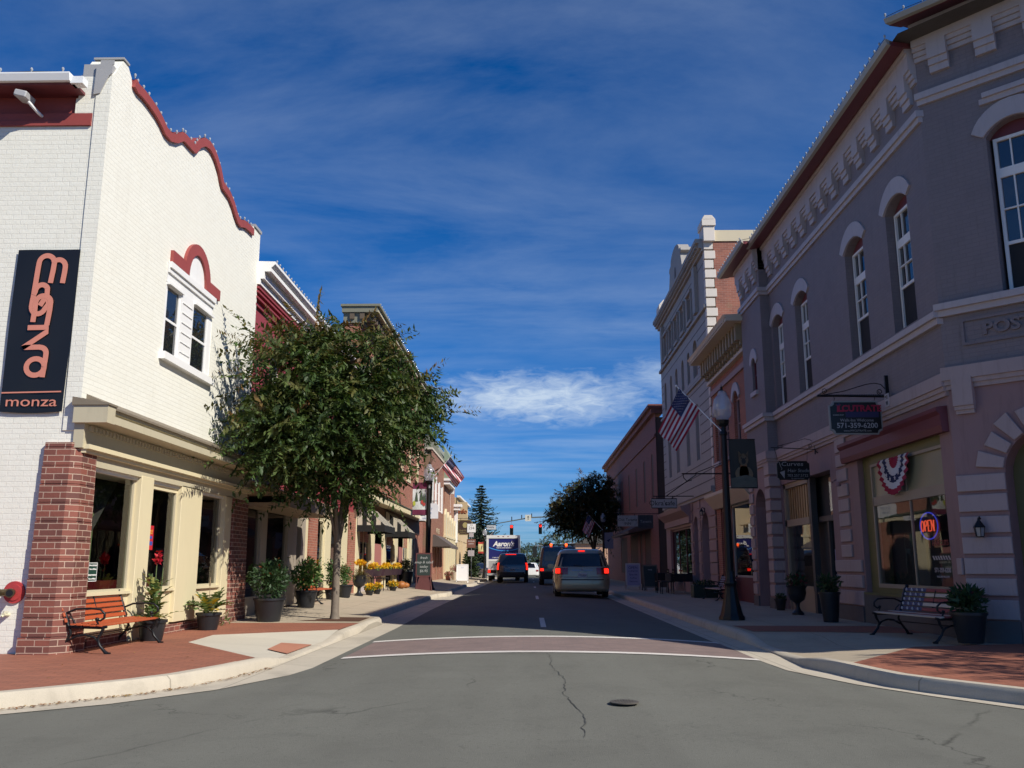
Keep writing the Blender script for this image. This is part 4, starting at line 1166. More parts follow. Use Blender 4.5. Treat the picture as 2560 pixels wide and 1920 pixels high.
# upper windows
for T_, lst, zs, rise in ((TR, wins, 7.33, .19), (TC, fw, 7.66, .22)):
    for a, bb in lst:
        dz = zs - 7.33
        w = window(pb, T_, a + .05, bb - .03, 5.2, 7.33 + dz, -.20, M_WHITE, G_DARK, .05,
                   rails=[(6.76 + dz, .15), (5.96, .05), (6.34 + dz * .5, .022)], stiles=[(a + (bb - a) * .36, 5.98, 6.7 + dz), (a + (bb - a) * .68, 5.98, 6.7 + dz), (a + (bb - a) * .36, 6.83 + dz, 7.28 + dz), (a + (bb - a) * .68, 6.83 + dz, 7.28 + dz)], mw=.022)
        q = MB(T_); q.box((a + .12, -.235, 5.24), (bb - .1, -.23, 5.60)); q.build('blind', MATS['grey_blind'], w)
        q = MB(T_); q.box((a + .10, -.178, 5.24), (bb - .08, -.172, 5.94)); q.build('insect_screen', paint('dark_screen', (.022, .022, .024), .8), w)
        q = MB(T_); q.wall(arched(a, bb, zs - .02, zs, rise)[2:] + [], [], -.16); q.build('lunette', M_DKRED, w)
        q = MB(T_); q.wall(arch_band(a - .03, bb + .03, zs + .01, rise, .30), [], .035, edge=.04); q.build('hood', M_PALE, w)
q = MB(TR); q.wall(arch_band(23.80, 24.30, 6.56, .2, .26), [], BD + .035, edge=.04); q.box((23.74, BD, 5.70), (24.36, BD + .07, 5.82)); q.build('small_window_hood', M_PALE, pb)
window(pb, TR, 23.84, 24.26, 5.84, 6.72, BD - .12, M_DKRED, G_DARK, .04, rails=[6.3])
q = MB(TC); q.box((.90, 0, 8.20), (1.78, .05, 8.29)); q.box((.96, 0, 8.29), (1.72, .09, 8.37)); q.build('window_cap', M_PALE, pb)
# raised inscription on the angled front
q = MB(TC)
for a, b_, c, d_ in ((.29, 2.62, 4.84, 4.885), (.29, 2.62, 4.47, 4.515)): q.box((a, 0, c), (b_, .03, d_))
for a in (.29, 2.575): q.box((a, 0, 4.515), (a + .045, .03, 4.84))
q.build('inscription_border', M_LAVBRICK, pb)
text('POST OFFICE', TC, 1.455, 4.675, .26, M_LAVBRICK, 'inscription', pb, d=.015, th=.04, bold=.008, sx=1.12)
# keystones under the chamfer band, rusticated blocks, voussoirs
for a in [.245 + 2.66 * k for k in range(4)] + [2.415 + 2.66 * k for k in range(3)]:
    q = MB(TC); q.box((a - .145, 0, 3.55), (a + .145, .11, 3.98)); q.box((a - .14, 0, 3.49), (a + .14, .08, 3.55)); q.box((a - .13, 0, 3.43), (a + .13, .05, 3.49)); q.build('corbel_block', M_ROSEQ, pb)
q = MB(TC)
rows = [(.44, .71), (.77, 1.01), (1.07, 1.30), (1.36, 1.60), (1.66, 1.90), (1.97, 2.22), (2.27, 2.51)]
for i, (z0, z1) in enumerate(rows):
    for k in range(4):
        o = 2.66 * k
        lo = o - 1.33 + .64 + .0 if k else (-.0 if i != 2 else -.0)
        q.box((o + .015 if k == 0 else o - .69, 0, z0), (o + .69, .045, z1))
for a in arcs:
    for k in range(9):
        a0 = R(6 + k * 19.2); a1 = R(6 + k * 19.2 + 13.5)
        ro = 1.03 if k % 2 == 0 else .98
        q.prism([(a + .655 * math.cos(a0), 2.5 + .655 * math.sin(a0)), (a + ro * math.cos(a0), 2.5 + ro * math.sin(a0)), (a + ro * math.cos(a1), 2.5 + ro * math.sin(a1)), (a + .655 * math.cos(a1), 2.5 + .655 * math.sin(a1))], 1, 0, .05)
q.build('rusticated_block', M_ROSEQ, pb, bevel=.008)
q = MB(TR)
for i, (z0, z1) in enumerate(rows + [(2.57, 2.81), (2.87, 3.12), (3.18, 3.42), (3.48, 3.74)]):
    if i < 3: q.box((17.68, 0, z0), (19.16, .045, z1))
    else: q.box((18.16, 0, z0), (18.74, .04, z1))
    if i == 3: q.box((13.6, 0, z0 - .3), (13.75, .045, z0 - .06))
    if i < 3: q.box((23.02, 0, z0), (BAY0, .04, z1))
    q.box((BAY0 - .04, -.0, z0), (BAY0 + .42, BD + .04, z1)); q.box((24.84, BD, z0), (BAY1, BD + .04, z1))
q.build('quoin', M_ROSEQ, pb, bevel=.008)
boxes('plinth', TR, [(17.7, 19.16, 0, .06, .1, .42), (13.6, 17.7, 0, .03, .1, .66), (BAY0, 23.6, BD, BD + .04, .1, .4), (24.74, BAY1, BD, BD + .04, .1, .4)], M_PLINTH, pb)
boxes('plinth', TC, [(2.66 * k - .69 if k else .02, 2.66 * k + .69, 0, .06, .1, .42) for k in range(4)], M_PLINTH, pb)
q = MB(TR)
q.wall(arched(23.62, 24.72, .13, 2.75, .45), [], BD - .30); q.build('side_door', paint('grey_door', (.20, .20, .21), .5), pb)
# barber shop window
q = MB(TR)
q.prism([(0, 3.20), (.10, 3.20), (.12, 3.30), (.12, 3.46), (.17, 3.52), (.17, 3.58), (0, 3.60)], 0, 13.66, 18.2)
q.build('shop_fascia', M_DKRED, pb)
q = MB(TR)
q.box((17.0, -.30, .68), (17.58, -.10, 3.24)); q.box((14.0, -.28, .68), (17.02, -.03, .80)); q.box((14.0, -.26, 3.04), (17.02, -.03, 3.24))
q.build('frame', M_OLIVE, pb)
q = MB(TR)
q.box((14.02, -.10, 2.28), (17.0, -.02, 2.44)); q.box((14.0, -.12, .80), (14.03, -.02, 3.04)); q.box((16.97, -.12, .80), (17.02, -.02, 3.04))
q.box((14.02, -.1, .80), (17.0, -.01, .87)); q.box((14.02, -.1, 3.0), (17.0, -.015, 3.05)); q.box((15.37, -.07, .86), (15.41, -.03, 2.28)); q.box((15.50, -.07, 2.44), (15.54, -.03, 3.02))
fr = q.build('frame', M_TANFRAME, pb)
g = MB(TR); g.quad((14.02, -.05, .84), (17.0, -.05, .84), (17.0, -.05, 2.30), (14.02, -.05, 2.30)); g.build('pane', G_SHOP, fr)
q = MB(TR); q.box((14.02, -.08, 2.44), (17.0, -.06, 3.02)); q.build('transom_panel', paint('frosted_transom', (.26, .25, .16), .3, .15, 1.5, spec=.6), pb)
q = MB(TR); q.box((13.98, .0, .66), (17.62, .05, .70)); q.build('sill', M_OLIVE, pb)
rm = room(pb, TR, 13.9, 17.4, .6, 2.42, 3.4, -.26, paint('barber_interior', (.05, .028, .022), .85, .25, 2))
q = MB(TR)
q.box((14.15, -1.4, .65), (14.75, -1.35, 2.2)); q.box((16.1, -2.2, .65), (16.5, -2.0, 1.9)); q.box((15.55, -1.2, .65), (15.95, -.9, 1.25))
q.build('interior_panel', paint('interior_wood', (.20, .095, .045), .6), rm)
q = MB(TR); q.box((15.02, -.62, .86), (15.07, -.58, 1.72)); q.box((15.62, -.5, 1.0), (15.86, -.49, 1.14)); q.box((15.62, -.5, 1.50), (15.86, -.49, 1.9)); q.build('interior_post', paint('cream_post', (.58, .5, .33), .5), rm)
# barber's own lettering on the glass
wl_ = empty('window_lettering', (6.55, 14.4, 1.2), 0, 'pale barber shop lettering and striped bar on the right pane', 'window lettering')
text('HAIRCUTS', TR, 14.42, 1.54, .12, paint('red_ink', (.42, .09, .07), .6), 'lettering', wl_, d=-.042, flip=True)
text('571-359-6200', TR, 14.42, 1.12, .10, M_PALE, 'lettering', wl_, d=-.042, flip=True, bold=.001)
text('WALK-INS WELCOME', TR, 14.42, 1.02, .045, M_PALE, 'lettering', wl_, d=-.042, flip=True)
q = MB(TR)
for i in range(7): q.quad((14.1 + i * .09, -.042, 1.28), (14.15 + i * .09, -.042, 1.28), (14.20 + i * .09, -.042, 1.345), (14.15 + i * .09, -.042, 1.345))
q.build('striped_bar', M_PALE, wl_)
# hair studio door and window bay
q = MB(TR)
q.box((19.22, -.9, .13), (23.0, -.30, .34))
q.build('step', M_CONC, pb)
q = MB(TR)
q.box((20.86, -.20, .13), (21.02, -.06, 3.2)); q.box((19.22, -.34, 2.16), (20.8, -.2, 2.28)); q.box((19.22, -.34, .13), (19.32, -.2, 3.2)); q.box((20.2, -.34, .3), (20.3, -.22, 2.16)); q.box((19.22, -.34, .3), (20.3, -.22, .52))
q.build('door_frame', paint('charcoal_frame', (.06, .058, .056), .5), pb)
q = MB(TR); q.box((21.02, -.2, 2.14), (23.0, -.05, 2.30)); q.box((21.02, -.2, .62), (23.0, -.05, .72)); q.box((22.86, -.2, .13), (23.0, -.05, 3.2)); q.box((21.02, -.2, 3.08), (23.0, -.05, 3.2)); q.box((21.02, -.2, .13), (23.0, -.08, .62))
x = q.build('frame', M_TANFRAME, pb)
g = MB(TR); g.quad((21.02, -.10, .72), (22.86, -.10, .72), (22.86, -.10, 2.14), (21.02, -.10, 2.14)); g.build('pane', G_SHOP, x)
g = MB(TR); g.quad((19.3, -.28, .52), (20.2, -.28, .52), (20.2, -.28, 3.2), (19.3, -.28, 3.2)); g.build('pane', G_SHOP, x)
q = MB(TR)
for i in range(9): q.box((21.12 + i * .195, -.14, 2.30), (21.24 + i * .195, -.12, 3.08))
q.build('transom_slats', paint('gilt_slats', (.33, .20, .08), .35, .2, 3, spec=.7), pb)
q = MB(TR); q.box((21.02, -.19, 2.3), (22.9, -.17, 3.08)); q.build('transom_backing', paint('brown_backing', (.05, .028, .02), .8), pb)
room(pb, TR, 19.2, 23.0, .2, 3.2, 3, -.34)
q = MB(TR); q.box((19.4, -.275, 1.28), (19.72, -.272, 1.60)); q.build('paper_notice', M_PALE, pb)
q = MB(TR); q.box((19.78, -.275, 1.24), (20.08, -.272, 1.54)); q.build('paper_notice', paint('lilac_notice', (.33, .30, .47), .7), pb)
bulbs('string_lights', along((5.85, 13.4, 9.65), (5.85, 22.6, 9.65), 42) + along((5.60, 22.7, 9.65), (5.60, 25.5, 9.65), 13), 'string of clear bulbs along the street side gutter of the former post office', 'string lights on the roof edges')
bulbs('string_lights', [TC(-.20 + i * .30, .55, 10.01) for i in range(12)], 'string of clear bulbs along the gutter of the angled post office front', 'string lights on the roof edges')

# things fixed to it
def sconce(T_, s, z, label):
    r = empty('wall_lantern', T_(s, 0, z), 0, label, 'wall lantern', 'black lanterns on the walls')
    q = MB(T_); q.box((s - .03, 0, z - .02), (s + .03, .03, z + .16)); q.tube([(s, .02, z + .13), (s, .08, z + .17), (s, .12, z + .13)], .012, 6)
    q.lathe([(.012, .16), (.02, .12), (.075, .04), (.085, .02), (.08, .015)], (s, .12, z), 6)
    q.lathe([(.05, -.125), (.055, -.11), (.001, -.11)], (s, .12, z), 6)
    for k in range(6):
        a = 2 * math.pi * k / 6; q.tube([(s + .055 * math.cos(a), .12 + .055 * math.sin(a), z - .11), (s + .072 * math.cos(a), .12 + .072 * math.sin(a), z + .02)], .005, 4)
    q.build('bracket', M_BLACK, r)
    q = MB(T_); q.lathe([(.05, -.11), (.068, .015)], (s, .12, z), 6); q.build('lantern_glass', paint('seeded_glass', (.30, .30, .29), .1, .1, 20, spec=.8), r)
    return r
sconce(TC, .30, 1.72, 'black wall lantern on the pale rose blocks between the barber window and the arched door')
# bunting
M_BWHITE = paint('bunting_white', (.58, .55, .55), .8); M_BRED = paint('bunting_red', (.30, .018, .045), .8); M_BBLUE = paint('bunting_blue', (.03, .035, .09), .8)
bu = empty('bunting', (6.3, 15.8, 3.0), 0, 'red white and blue half round fan bunting over the barber window', 'bunting')
def fan(r0, r1, mat, n=28):
    q = MB(TR); vs, fs = [], []
    for i in range(n + 1):
        a = math.pi * i / n
        for r in (r0, (r0 + r1) / 2, r1):
            d = .035 + .05 * (1 if i % 2 else .15) * (r / .62)
            vs.append((15.74 + r * 1.02 * math.cos(a) + .08 * math.sin(a) * r, d, 3.06 - r * math.sin(a)))
    for i in range(n):
        for k in range(2): fs.append((i * 3 + k, i * 3 + k + 1, i * 3 + k + 4, i * 3 + k + 3))
    q.add(vs, fs); q.build('stripe', mat, bu)
fan(.02, .20, M_BRED); fan(.20, .33, M_BWHITE); fan(.33, .45, M_BBLUE); fan(.45, .56, M_BWHITE); fan(.56, .66, M_BRED)
q = MB(TR)
for i, a in enumerate((25, 50, 75, 105, 130, 155)):
    cx = 15.74 + .40 * math.cos(R(a)) + .03 * math.sin(R(a)); cz = 3.06 - .39 * math.sin(R(a))
    pp = [(cx + (.045 if k % 2 == 0 else .018) * math.sin(2 * math.pi * k / 10), cz + (.045 if k % 2 == 0 else .018) * math.cos(2 * math.pi * k / 10)) for k in range(10)]
    q.prism(pp, 1, .075, .08)
q.build('star', M_BWHITE, bu)
# neon OPEN
ne = empty('neon_sign', (6.7, 14.95, 1.86), 0, 'glowing OPEN neon with red letters inside a blue oval in the barber window', 'neon sign')
q = MB(TR)
q.tube([(14.95 + .33 * math.cos(2 * math.pi * i / 32), -.12, 1.83 + .215 * math.sin(2 * math.pi * i / 32)) for i in range(33)], .011, 6)
q.build('blue_tube', glow('neon_blue', (.08, .10, 1.0), .5), ne)
q = MB(TR); ml = glow('neon_red', (1.0, .12, .06), 1.0)
def seg(pts): q.tube([(14.95 - x, -.105, 1.83 + z) for x, z in pts], .010, 6)
seg([(-.20 + .05 * math.cos(2 * math.pi * i / 14), .085 * math.sin(2 * math.pi * i / 14)) for i in range(15)])
seg([(-.11, -.085), (-.11, .085), (-.06, .085), (-.03, .06), (-.03, .03), (-.06, .0), (-.11, 0)])
seg([(.09, .085), (.01, .085), (.01, 0), (.07, 0), (.01, 0), (.01, -.085), (.09, -.085)])
seg([(.13, -.085), (.13, .085), (.22, -.085), (.22, .085)])
q.build('red_tube', ml, ne)
q = MB(TR); q.prism([(14.95 + .36 * math.cos(2 * math.pi * i / 28), 1.83 + .245 * math.sin(2 * math.pi * i / 28)) for i in range(28)], 1, -.155, -.145); q.build('backing', paint('neon_backing', (.01, .01, .02), .3), ne)
lb = empty('ceiling_bulb', (6.8, 14.1, 2.05), 0, 'small lit warm bulb inside the barber window beside its right edge', 'light bulb')
q = MB(TR); q.ball((14.12, -.4, 2.0), .035); q.build('globe', glow('warm_bulb', (1, .62, .25), 6), lb)
q = MB(TR); q.tube([(14.12, -.4, 2.03), (14.12, -.4, 2.40)], .006, 4); q.build('flex', M_BLACK, lb)

# hanging signs at right angles to the wall
SGN = FY(15.8)
cs = empty('hanging_sign', (6.38, 15.8, 4.2), 0, 'black notched barber sign CUTRATE with phone number hanging from a scrolled iron bracket', 'sign')
def spiral(cx, cz, r, turns, a0, sg=1, n=26):
    return [(cx + (r * (1 - .75 * i / n)) * math.cos(a0 + sg * 2 * math.pi * turns * i / n), 0, cz + (r * (1 - .75 * i / n)) * math.sin(a0 + sg * 2 * math.pi * turns * i / n)) for i in range(n + 1)]
q = MB(SGN)
q.tube([(5.13, 0, 4.16), (6.39, 0, 4.14)], .020, 6)
for i in range(40): q.tube([(5.15 + i * .031, 0, 4.16), (5.165 + i * .031, 0, 4.159)], .025, 6)
q.box((6.34, -.02, 4.05), (6.40, .02, 4.52))
q.tube([(5.22, 0, 4.17), (5.6, 0, 4.24), (6.0, 0, 4.36), (6.15, 0, 4.385), (6.27, 0, 4.36), (6.35, 0, 4.27)], .008, 6)
q.tube(spiral(5.27, 4.245, .055, 1.3, -1.6, -1), .007, 5); q.tube(spiral(6.24, 4.225, .055, 1.4, -1.6, -1), .009, 5)
for x in (5.42, 6.13): q.tube([(x, 0, 4.14), (x + .012, 0, 4.11), (x, 0, 4.07)], .006, 5)
q.build('bracket', M_BLACK, cs)
def notched(x0, x1, z0, z1, n, k=5):
    pts = []
    for cx, cz, a0 in ((x1, z0, 180), (x1, z1, 270), (x0, z1, 360), (x0, z0, 450)):
        pts += [(cx + n * math.cos(R(a0 - 90 * i / k)), cz + n * math.sin(R(a0 - 90 * i / k))) for i in range(k + 1)] if False else []
    pts = [(x0 + n, z0), (x1 - n, z0), (x1 - n * .9, z0 + n * .5), (x1 - n * .5, z0 + n * .9), (x1, z0 + n), (x1, z1 - n), (x1 - n * .5, z1 - n * .9), (x1 - n * .9, z1 - n * .5), (x1 - n, z1),
           (x0 + n, z1), (x0 + n * .9, z1 - n * .5), (x0 + n * .5, z1 - n * .9), (x0, z1 - n), (x0, z0 + n), (x0 + n * .5, z0 + n * .9), (x0 + n * .9, z0 + n * .5)]
    return pts
q = MB(SGN); q.prism(notched(5.31, 6.24, 3.46, 4.06, .075), 1, -.022, .018); q.build('rim', paint('sign_rim_grey', (.27, .27, .25), .5), cs)
q = MB(SGN); q.prism(notched(5.335, 6.215, 3.485, 4.035, .075), 1, -.018, .024); bd = q.build('board', paint('sign_black', (.010, .011, .010), .35, .1), cs)
M_SRED = paint('sign_red', (.36, .012, .045), .45); M_SGREY = paint('sign_letter_grey', (.34, .34, .34), .5); M_SBLUE = paint('sign_blue', (.028, .026, .085), .5)
q = MB(SGN); q.box((5.6, .024, 3.765), (6.18, .027, 3.865)); q.build('blue_band', M_SBLUE, bd)
text('CUTRATE', SGN, 5.885, 3.92, .155, M_SRED, 'lettering', bd, d=.028, bold=.005, sx=1.02)
q = MB(SGN); q.prism([(5.45, 3.86), (5.50, 3.87), (5.505, 3.98), (5.46, 3.98)], 1, .024, .028); q.box((5.44, .024, 3.975), (5.52, .028, 3.995)); q.box((5.50, .024, 3.865), (5.58, .028, 3.895)); q.build('emblem', M_SRED, bd)
q = MB(SGN); q.prism([(5.44, 3.99), (5.50, 4.02), (5.51, 3.975), (5.45, 3.975)], 1, .0285, .031); q.build('emblem_cap', M_SBLUE, bd)
text('BARBER SHOP', SGN, 5.47, 3.805, .030, M_SGREY, 'lettering', bd, d=.026)
text('Walk-Ins Welcome', SGN, 5.79, 3.712, .075, M_SGREY, 'lettering', bd, d=.026)
text('571-359-6200', SGN, 5.79, 3.615, .128, M_SGREY, 'lettering', bd, d=.026, bold=.002)
text('www.MYCUTRATE.com', SGN, 5.79, 3.525, .048, M_SGREY, 'lettering', bd, d=.026)
nm = empty('house_number', (6.36, 15.6, 3.9), 0, 'white house number plate fixed beside the bracket of the barber sign', 'house number')
q = MB(TR); q.box((15.55, .10, 3.93), (15.72, .115, 4.16)); q.build('plate', M_PALE, nm)
text('93', TR, 15.635, 4.09, .10, M_BLACK, 'lettering', nm, d=.118, flip=True); text('98', TR, 15.635, 3.99, .10, M_BLACK, 'lettering', nm, d=.118, flip=True)

SG2 = FY(20.0)
hs2 = empty('hanging_sign', (6.38, 20, 3.8), 0, 'small black hair studio sign Curves hanging on chains from a thin scrolled bracket', 'sign')
q = MB(SG2)
q.tube([(5.38, 0, 3.775), (6.38, 0, 3.73)], .011, 6); q.tube([(6.36, 0, 3.62), (6.37, 0, 3.98), (6.34, 0, 4.02)], .014, 6)
q.tube([(5.52, 0, 3.80), (5.9, 0, 3.90), (6.15, 0, 3.97), (6.28, 0, 3.94), (6.36, 0, 3.84)], .006, 6)
q.tube(spiral(5.64, 3.80, .035, 1.2, -1.6, -1), .005, 5); q.tube(spiral(6.26, 3.81, .05, 1.4, -1.6, -1), .007, 5)
q.tube([(6.36, 0, 3.72), (6.38, .05, 3.66), (6.40, .08, 3.64)], .012, 6)
q.tube([(5.46, 0, 3.76), (5.52, 0, 3.50)], .006, 5); q.tube([(6.19, 0, 3.73), (6.17, 0, 3.48)], .005, 5)
q.build('bracket', M_BLACK, hs2)
q = MB(SG2); q.prism(notched(5.49, 6.21, 3.05, 3.47, .05), 1, -.015, .015); bd = q.build('board', MATS['sign_black'], hs2)
text('Curves', SG2, 5.83, 3.40, .13, M_SGREY, 'lettering', bd, d=.018, sx=1.3, shear=.1)
text('Hair Studio', SG2, 5.97, 3.255, .11, M_SGREY, 'lettering', bd, d=.018, shear=.15)
text('703.257.5722', SG2, 5.94, 3.145, .085, M_SGREY, 'lettering', bd, d=.018)
text('by appointment', SG2, 5.94, 3.085, .045, M_SGREY, 'lettering', bd, d=.018)
q = MB(SG2); q.prism([(5.55, 3.22), (5.66, 3.26), (5.645, 3.08)], 1, .015, .019); q.tube([(5.55, .02, 3.44), (5.57, .02, 3.36), (5.60, .02, 3.30), (5.585, .02, 3.27)], .006, 4); q.build('emblem', M_SGREY, bd)
ws_ = empty('spotlight', (6.3, 18.4, 2.85), 0, 'small pink spotlight on a curved arm on the pier beside the barber window', 'spotlight')
q = MB(TR); q.tube([(18.78, .02, 2.95), (18.72, .14, 2.88), (18.45, .22, 2.88), (18.25, .18, 2.84)], .010, 6); q.build('arm', M_ROSE, ws_, smooth=40)
q = MB(TR); q.lathe([(.02, .06), (.05, .02), (.055, -.03), (.001, -.03)], (18.25, .18, 2.79), 10); q.build('head', M_ROSE, ws_, smooth=40)

# ------------------------------------------------------------------ small brick shop with ornate cornice
b = empty('brick_shop', (6.4, 26, .13), 0, 'small dark red brick shop with ornate bracketed cornice between the post office and tall hall', 'building')
q = MB(TR)
aw = [(27.0, 27.8), (28.6, 29.4), (30.0, 30.7)]
q.wall(rect(BAY1, 31.1, 3.3, 7.7), [arched(a, c, 4.6, 6.2, .3) for a, c in aw], 0, .2)
q.wall(rect(30.45, 31.1, .1, 3.3), [], 0, edge=.3)
q.build('wall', M_REDBRICK, b)
for a, c in aw:
    w = window(b, TR, a + .02, c - .02, 4.6, 6.3, -.15, M_PINKSTONE, G_DARK, .07, rails=[5.5])
    q = MB(TR); q.wall(arch_band(a - .02, c + .02, 6.2, .3, .26), [], .05, edge=.05); q.box((a - .08, 0, 4.48), (c + .08, .09, 4.6)); q.build('hood', M_PALE, w)
q = MB(TR); q.box((BAY1, 0, 6.95), (31.0, .07, 7.12)); q.build('string_course', M_PINKSTONE, b)
q = MB(TR)
q.box((BAY1 - .15, 0, 8.12), (31.1, .72, 8.22)); q.prism([(.0, 8.22), (.74, 8.22), (.80, 8.30), (0, 8.34)], 0, BAY1 - .15, 31.1); q.box((BAY1, 0, 7.42), (31.05, .10, 8.12)); q.box((BAY1, 0, 7.36), (31.05, .16, 7.46))

for i in range(28): q.box((25.3 + i * .205, .70, 8.16), (25.4 + i * .205, .76, 8.23))
cc_ = q.build('cornice', M_BEIGE, b)
for i in range(14):
    q = MB(TR); q.box((25.4 + i * .41, .10, 7.62), (25.56 + i * .41, .40, 8.12)); q.box((25.42 + i * .41, .12, 7.5), (25.54 + i * .41, .26, 7.64))
    q.build('bracket', paint('ochre_bracket', (.33, .255, .15), .6, .1, 3, grime=.2), cc_)
q = MB(TR); q.prism([(0, 3.05), (.12, 3.05), (.42, 3.42), (.42, 3.52), (0, 3.62)], 0, BAY1 + .3, 31.05); q.build('shop_cornice', M_BEIGE, b)
q = MB(TR); q.box((26.2, -.3, .13), (30.45, -.02, .84)); q.build('stall_riser', paint('crimson_panel', (.11, .02, .03), .6), b)
window(b, TR, 26.4, 28.9, .84, 3.05, -.1, M_GREYSTONE, G_SHOP, .06, name='shop_window'); window(b, TR, 29.0, 30.4, .84, 3.05, -.1, M_DKRED, G_SHOP, .10, name='shop_window')
q = MB(TR); q.box((27.6, -1.0, .9), (28.7, -.9, 3.0)); q.build('curtain', paint('brown_curtain', (.11, .05, .018), .8), b)
room(b, TR, 25.6, 30.5, .13, 3.1, 3, -.26)
q = MB(); q.add([(6.4, 25.26, 7.7), (20, 25.26, 7.2), (20, 31.0, 7.2), (6.4, 31.0, 7.7)], [(0, 1, 2, 3)]); q.build('roof', M_SLATE, b)

# ------------------------------------------------------------------ tall rusticated hall
b = empty('hall_building', (6.4, 31.2, .13), 0, 'tall grey rusticated hall with curved parapet gables and a sunlit brick side wall', 'building')
Y0, Y1, TZ = 31.2, 42.7, 12.75
groove = paint('dark_joint', (.13, .12, .12), .9)
tw = [(33.5, 34.75), (35.68, 36.4), (37.28, 38.0), (38.8, 39.5), (40.3, 41.0)]
mw_ = [(33.42, 34.3), (35.0, 35.6), (36.4, 37.0), (38.0, 38.6), (39.5, 40.1), (41.2, 41.8)]
gb = arched(37.1, 38.3, 5.0, 7.0, .4)
lw = [arched(33.5, 34.3, 5.1, 6.9, .35), arched(35.6, 36.4, 5.1, 6.9, .35), arched(38.2, 39.0, 5.1, 6.9, .35), arched(40.4, 41.2, 5.1, 6.9, .35)]
q = MB(TR)
q.wall([(Y0, 3.75), (Y1, 3.75), (Y1, 12.6), (Y0, 12.6)],
       [rect(34.0, 34.75, 10.75, 11.6)] + [rect(a, c, 10.75, 11.6) for a, c in tw[1:]] + [arched(a, c, 8.3, 9.3, (c - a) / 2) for a, c in mw_] + lw, 0, .25)
q.build('wall', M_GREYSTONE, b)
q = MB(TR)
q.wall([(Y0, .1), (Y1, .1), (Y1, 3.75), (Y0, 3.75)], [rect(36.2, 41.5, .75, 2.75), arched(34.6, 35.5, .13, 2.6, .45), arched(32.5, 33.9, .13, 2.5, .6)], 0, .3)
q.build('ground_floor_wall', M_PINKSTONE, b)
q = MB(TR)
z = .55
while z < 12.5:
    if not 10.5 < z < 11.75:
        for s0, s1 in ((Y0, 33.3),) if 8.2 < z < 9.9 or 4.9 < z < 7.4 or z < 3.6 else ((Y0, Y1),):
            if z < 3.6 and s0 == Y0: s1 = 32.3
            q.box((s0 - .004, -.02, z), (s1 + .004, .006, z + .035))
        if 8.2 < z < 9.9 or 4.9 < z < 7.4: q.box((42.0, -.02, z), (Y1 + .004, .006, z + .035))
    z += .36
q.build('rustication_joints', groove, b)
q = MB(TR)
z = 4.2; k_ = False
while z < 12.5:
    k_ = not k_ if z > 4.25 else False; q.box((Y0 - .05, -.30 if k_ else -.38, z), (Y0 + .2, .03, z + .31)); z += .36
qn = q.build('quoin', M_BONE, b, bevel=.012)
q = MB(TR)
for z0, z1, d in ((12.45, 12.55, .10), (12.55, 12.75, .20), (12.75, 12.9, .32), (10.3, 10.42, .10), (7.95, 8.05, .08), (3.72, 3.9, .14), (3.6, 3.72, .08)): q.box((Y0, -.05, z0), (Y1 + .05, d, z1))
for i in range(46): q.box((31.4 + i * .245, .2, 12.62), (31.52 + i * .245, .29, 12.75))
q.build('string_course', M_GREYSTONE, b)
def gable(s0, s1, z0, z1):
    c = (s0 + s1) / 2; h = (s1 - s0) / 2; p = []
    for t in [i / 10 for i in range(11)]: p.append((s0 + h * .38 * t, z0 + (z1 - z0) * .62 * t ** 1.7))
    p += [(s0 + h * .30, z0 + (z1 - z0) * .66), (s0 + h * .34, z0 + (z1 - z0) * .74), (s0 + h * .5, z0 + (z1 - z0) * .76)]
    p += [(c - h * .5 * math.cos(R(a)), z0 + (z1 - z0) * (.76 + .24 * math.sin(R(a)))) for a in range(0, 91, 15)]
    return p + [(2 * c - x, y) for x, y in reversed(p)]
q = MB(TR); q.prism(gable(35.2, 39.8, 12.9, 14.85), 1, -.42, .02); q.build('gable', M_GREYSTONE, b)
q = MB(TR); q.prism([(37.5 + .3 * math.cos(2 * math.pi * i / 14) * .6, 13.55 + .42 * math.sin(2 * math.pi * i / 14)) for i in range(14)], 1, .02, .03); q.build('gable_vent', groove, b)
q = MB(TR)
q.box((31.0, -.36, 12.75), (31.75, .05, 13.32)); q.box((30.95, -.40, 13.32), (31.8, .10, 13.56)); q.prism([(.10, 13.56), (-.40, 13.56), (-.28, 13.72), (0, 13.72)], 0, 30.95, 31.8)
q.box((41.9, -.75, 12.9), (42.7, .05, 13.3)); q.box((41.85, -.8, 13.3), (42.75, .12, 13.55)); q.prism([(.12, 13.55), (-.8, 13.55), (-.5, 13.8), (-.1, 13.8)], 0, 41.85, 42.75)
q.build('parapet_pier', M_BONE, b, bevel=.01)
q = MB(TR); q.box((31.75, -.6, 12.9), (35.2, -.1, 13.0)); q.box((39.8, -.6, 12.9), (41.9, -.1, 13.0)); q.build('parapet', M_BONE, b)
SW = FY(31.16)
q = MB(SW); q.wall([(6.72, 4), (22, 4), (22, 12.78), (6.72, 12.78)], []); q.build('side_wall', M_OLDBRICK, b)
q = MB(SW); q.box((6.76, -.1, 12.78), (22, .04, 13.2)); q.build('side_parapet', paint('cream_cladding', (.60, .52, .36), .6, .04), b)
q = MB(); q.quad((6.5, 31.2, 12.5), (22, 31.2, 12.3), (22, 42.7, 12.3), (6.5, 42.7, 12.5)); q.quad((6.4, 42.7, 0), (22, 42.7, 0), (22, 42.7, 12.4), (6.4, 42.7, 12.6)); q.build('roof', M_SLATE, b)
q = MB(SW); q.box((7.75, 0, 9.05), (8.15, .25, 9.45)); q.tube([(7.5, .03, 11.7), (7.95, .03, 9.4), (7.9, .03, 8.6), (7.8, .03, 7.9)], .02, 5); q.build('wall_fan', M_BLACK, b)
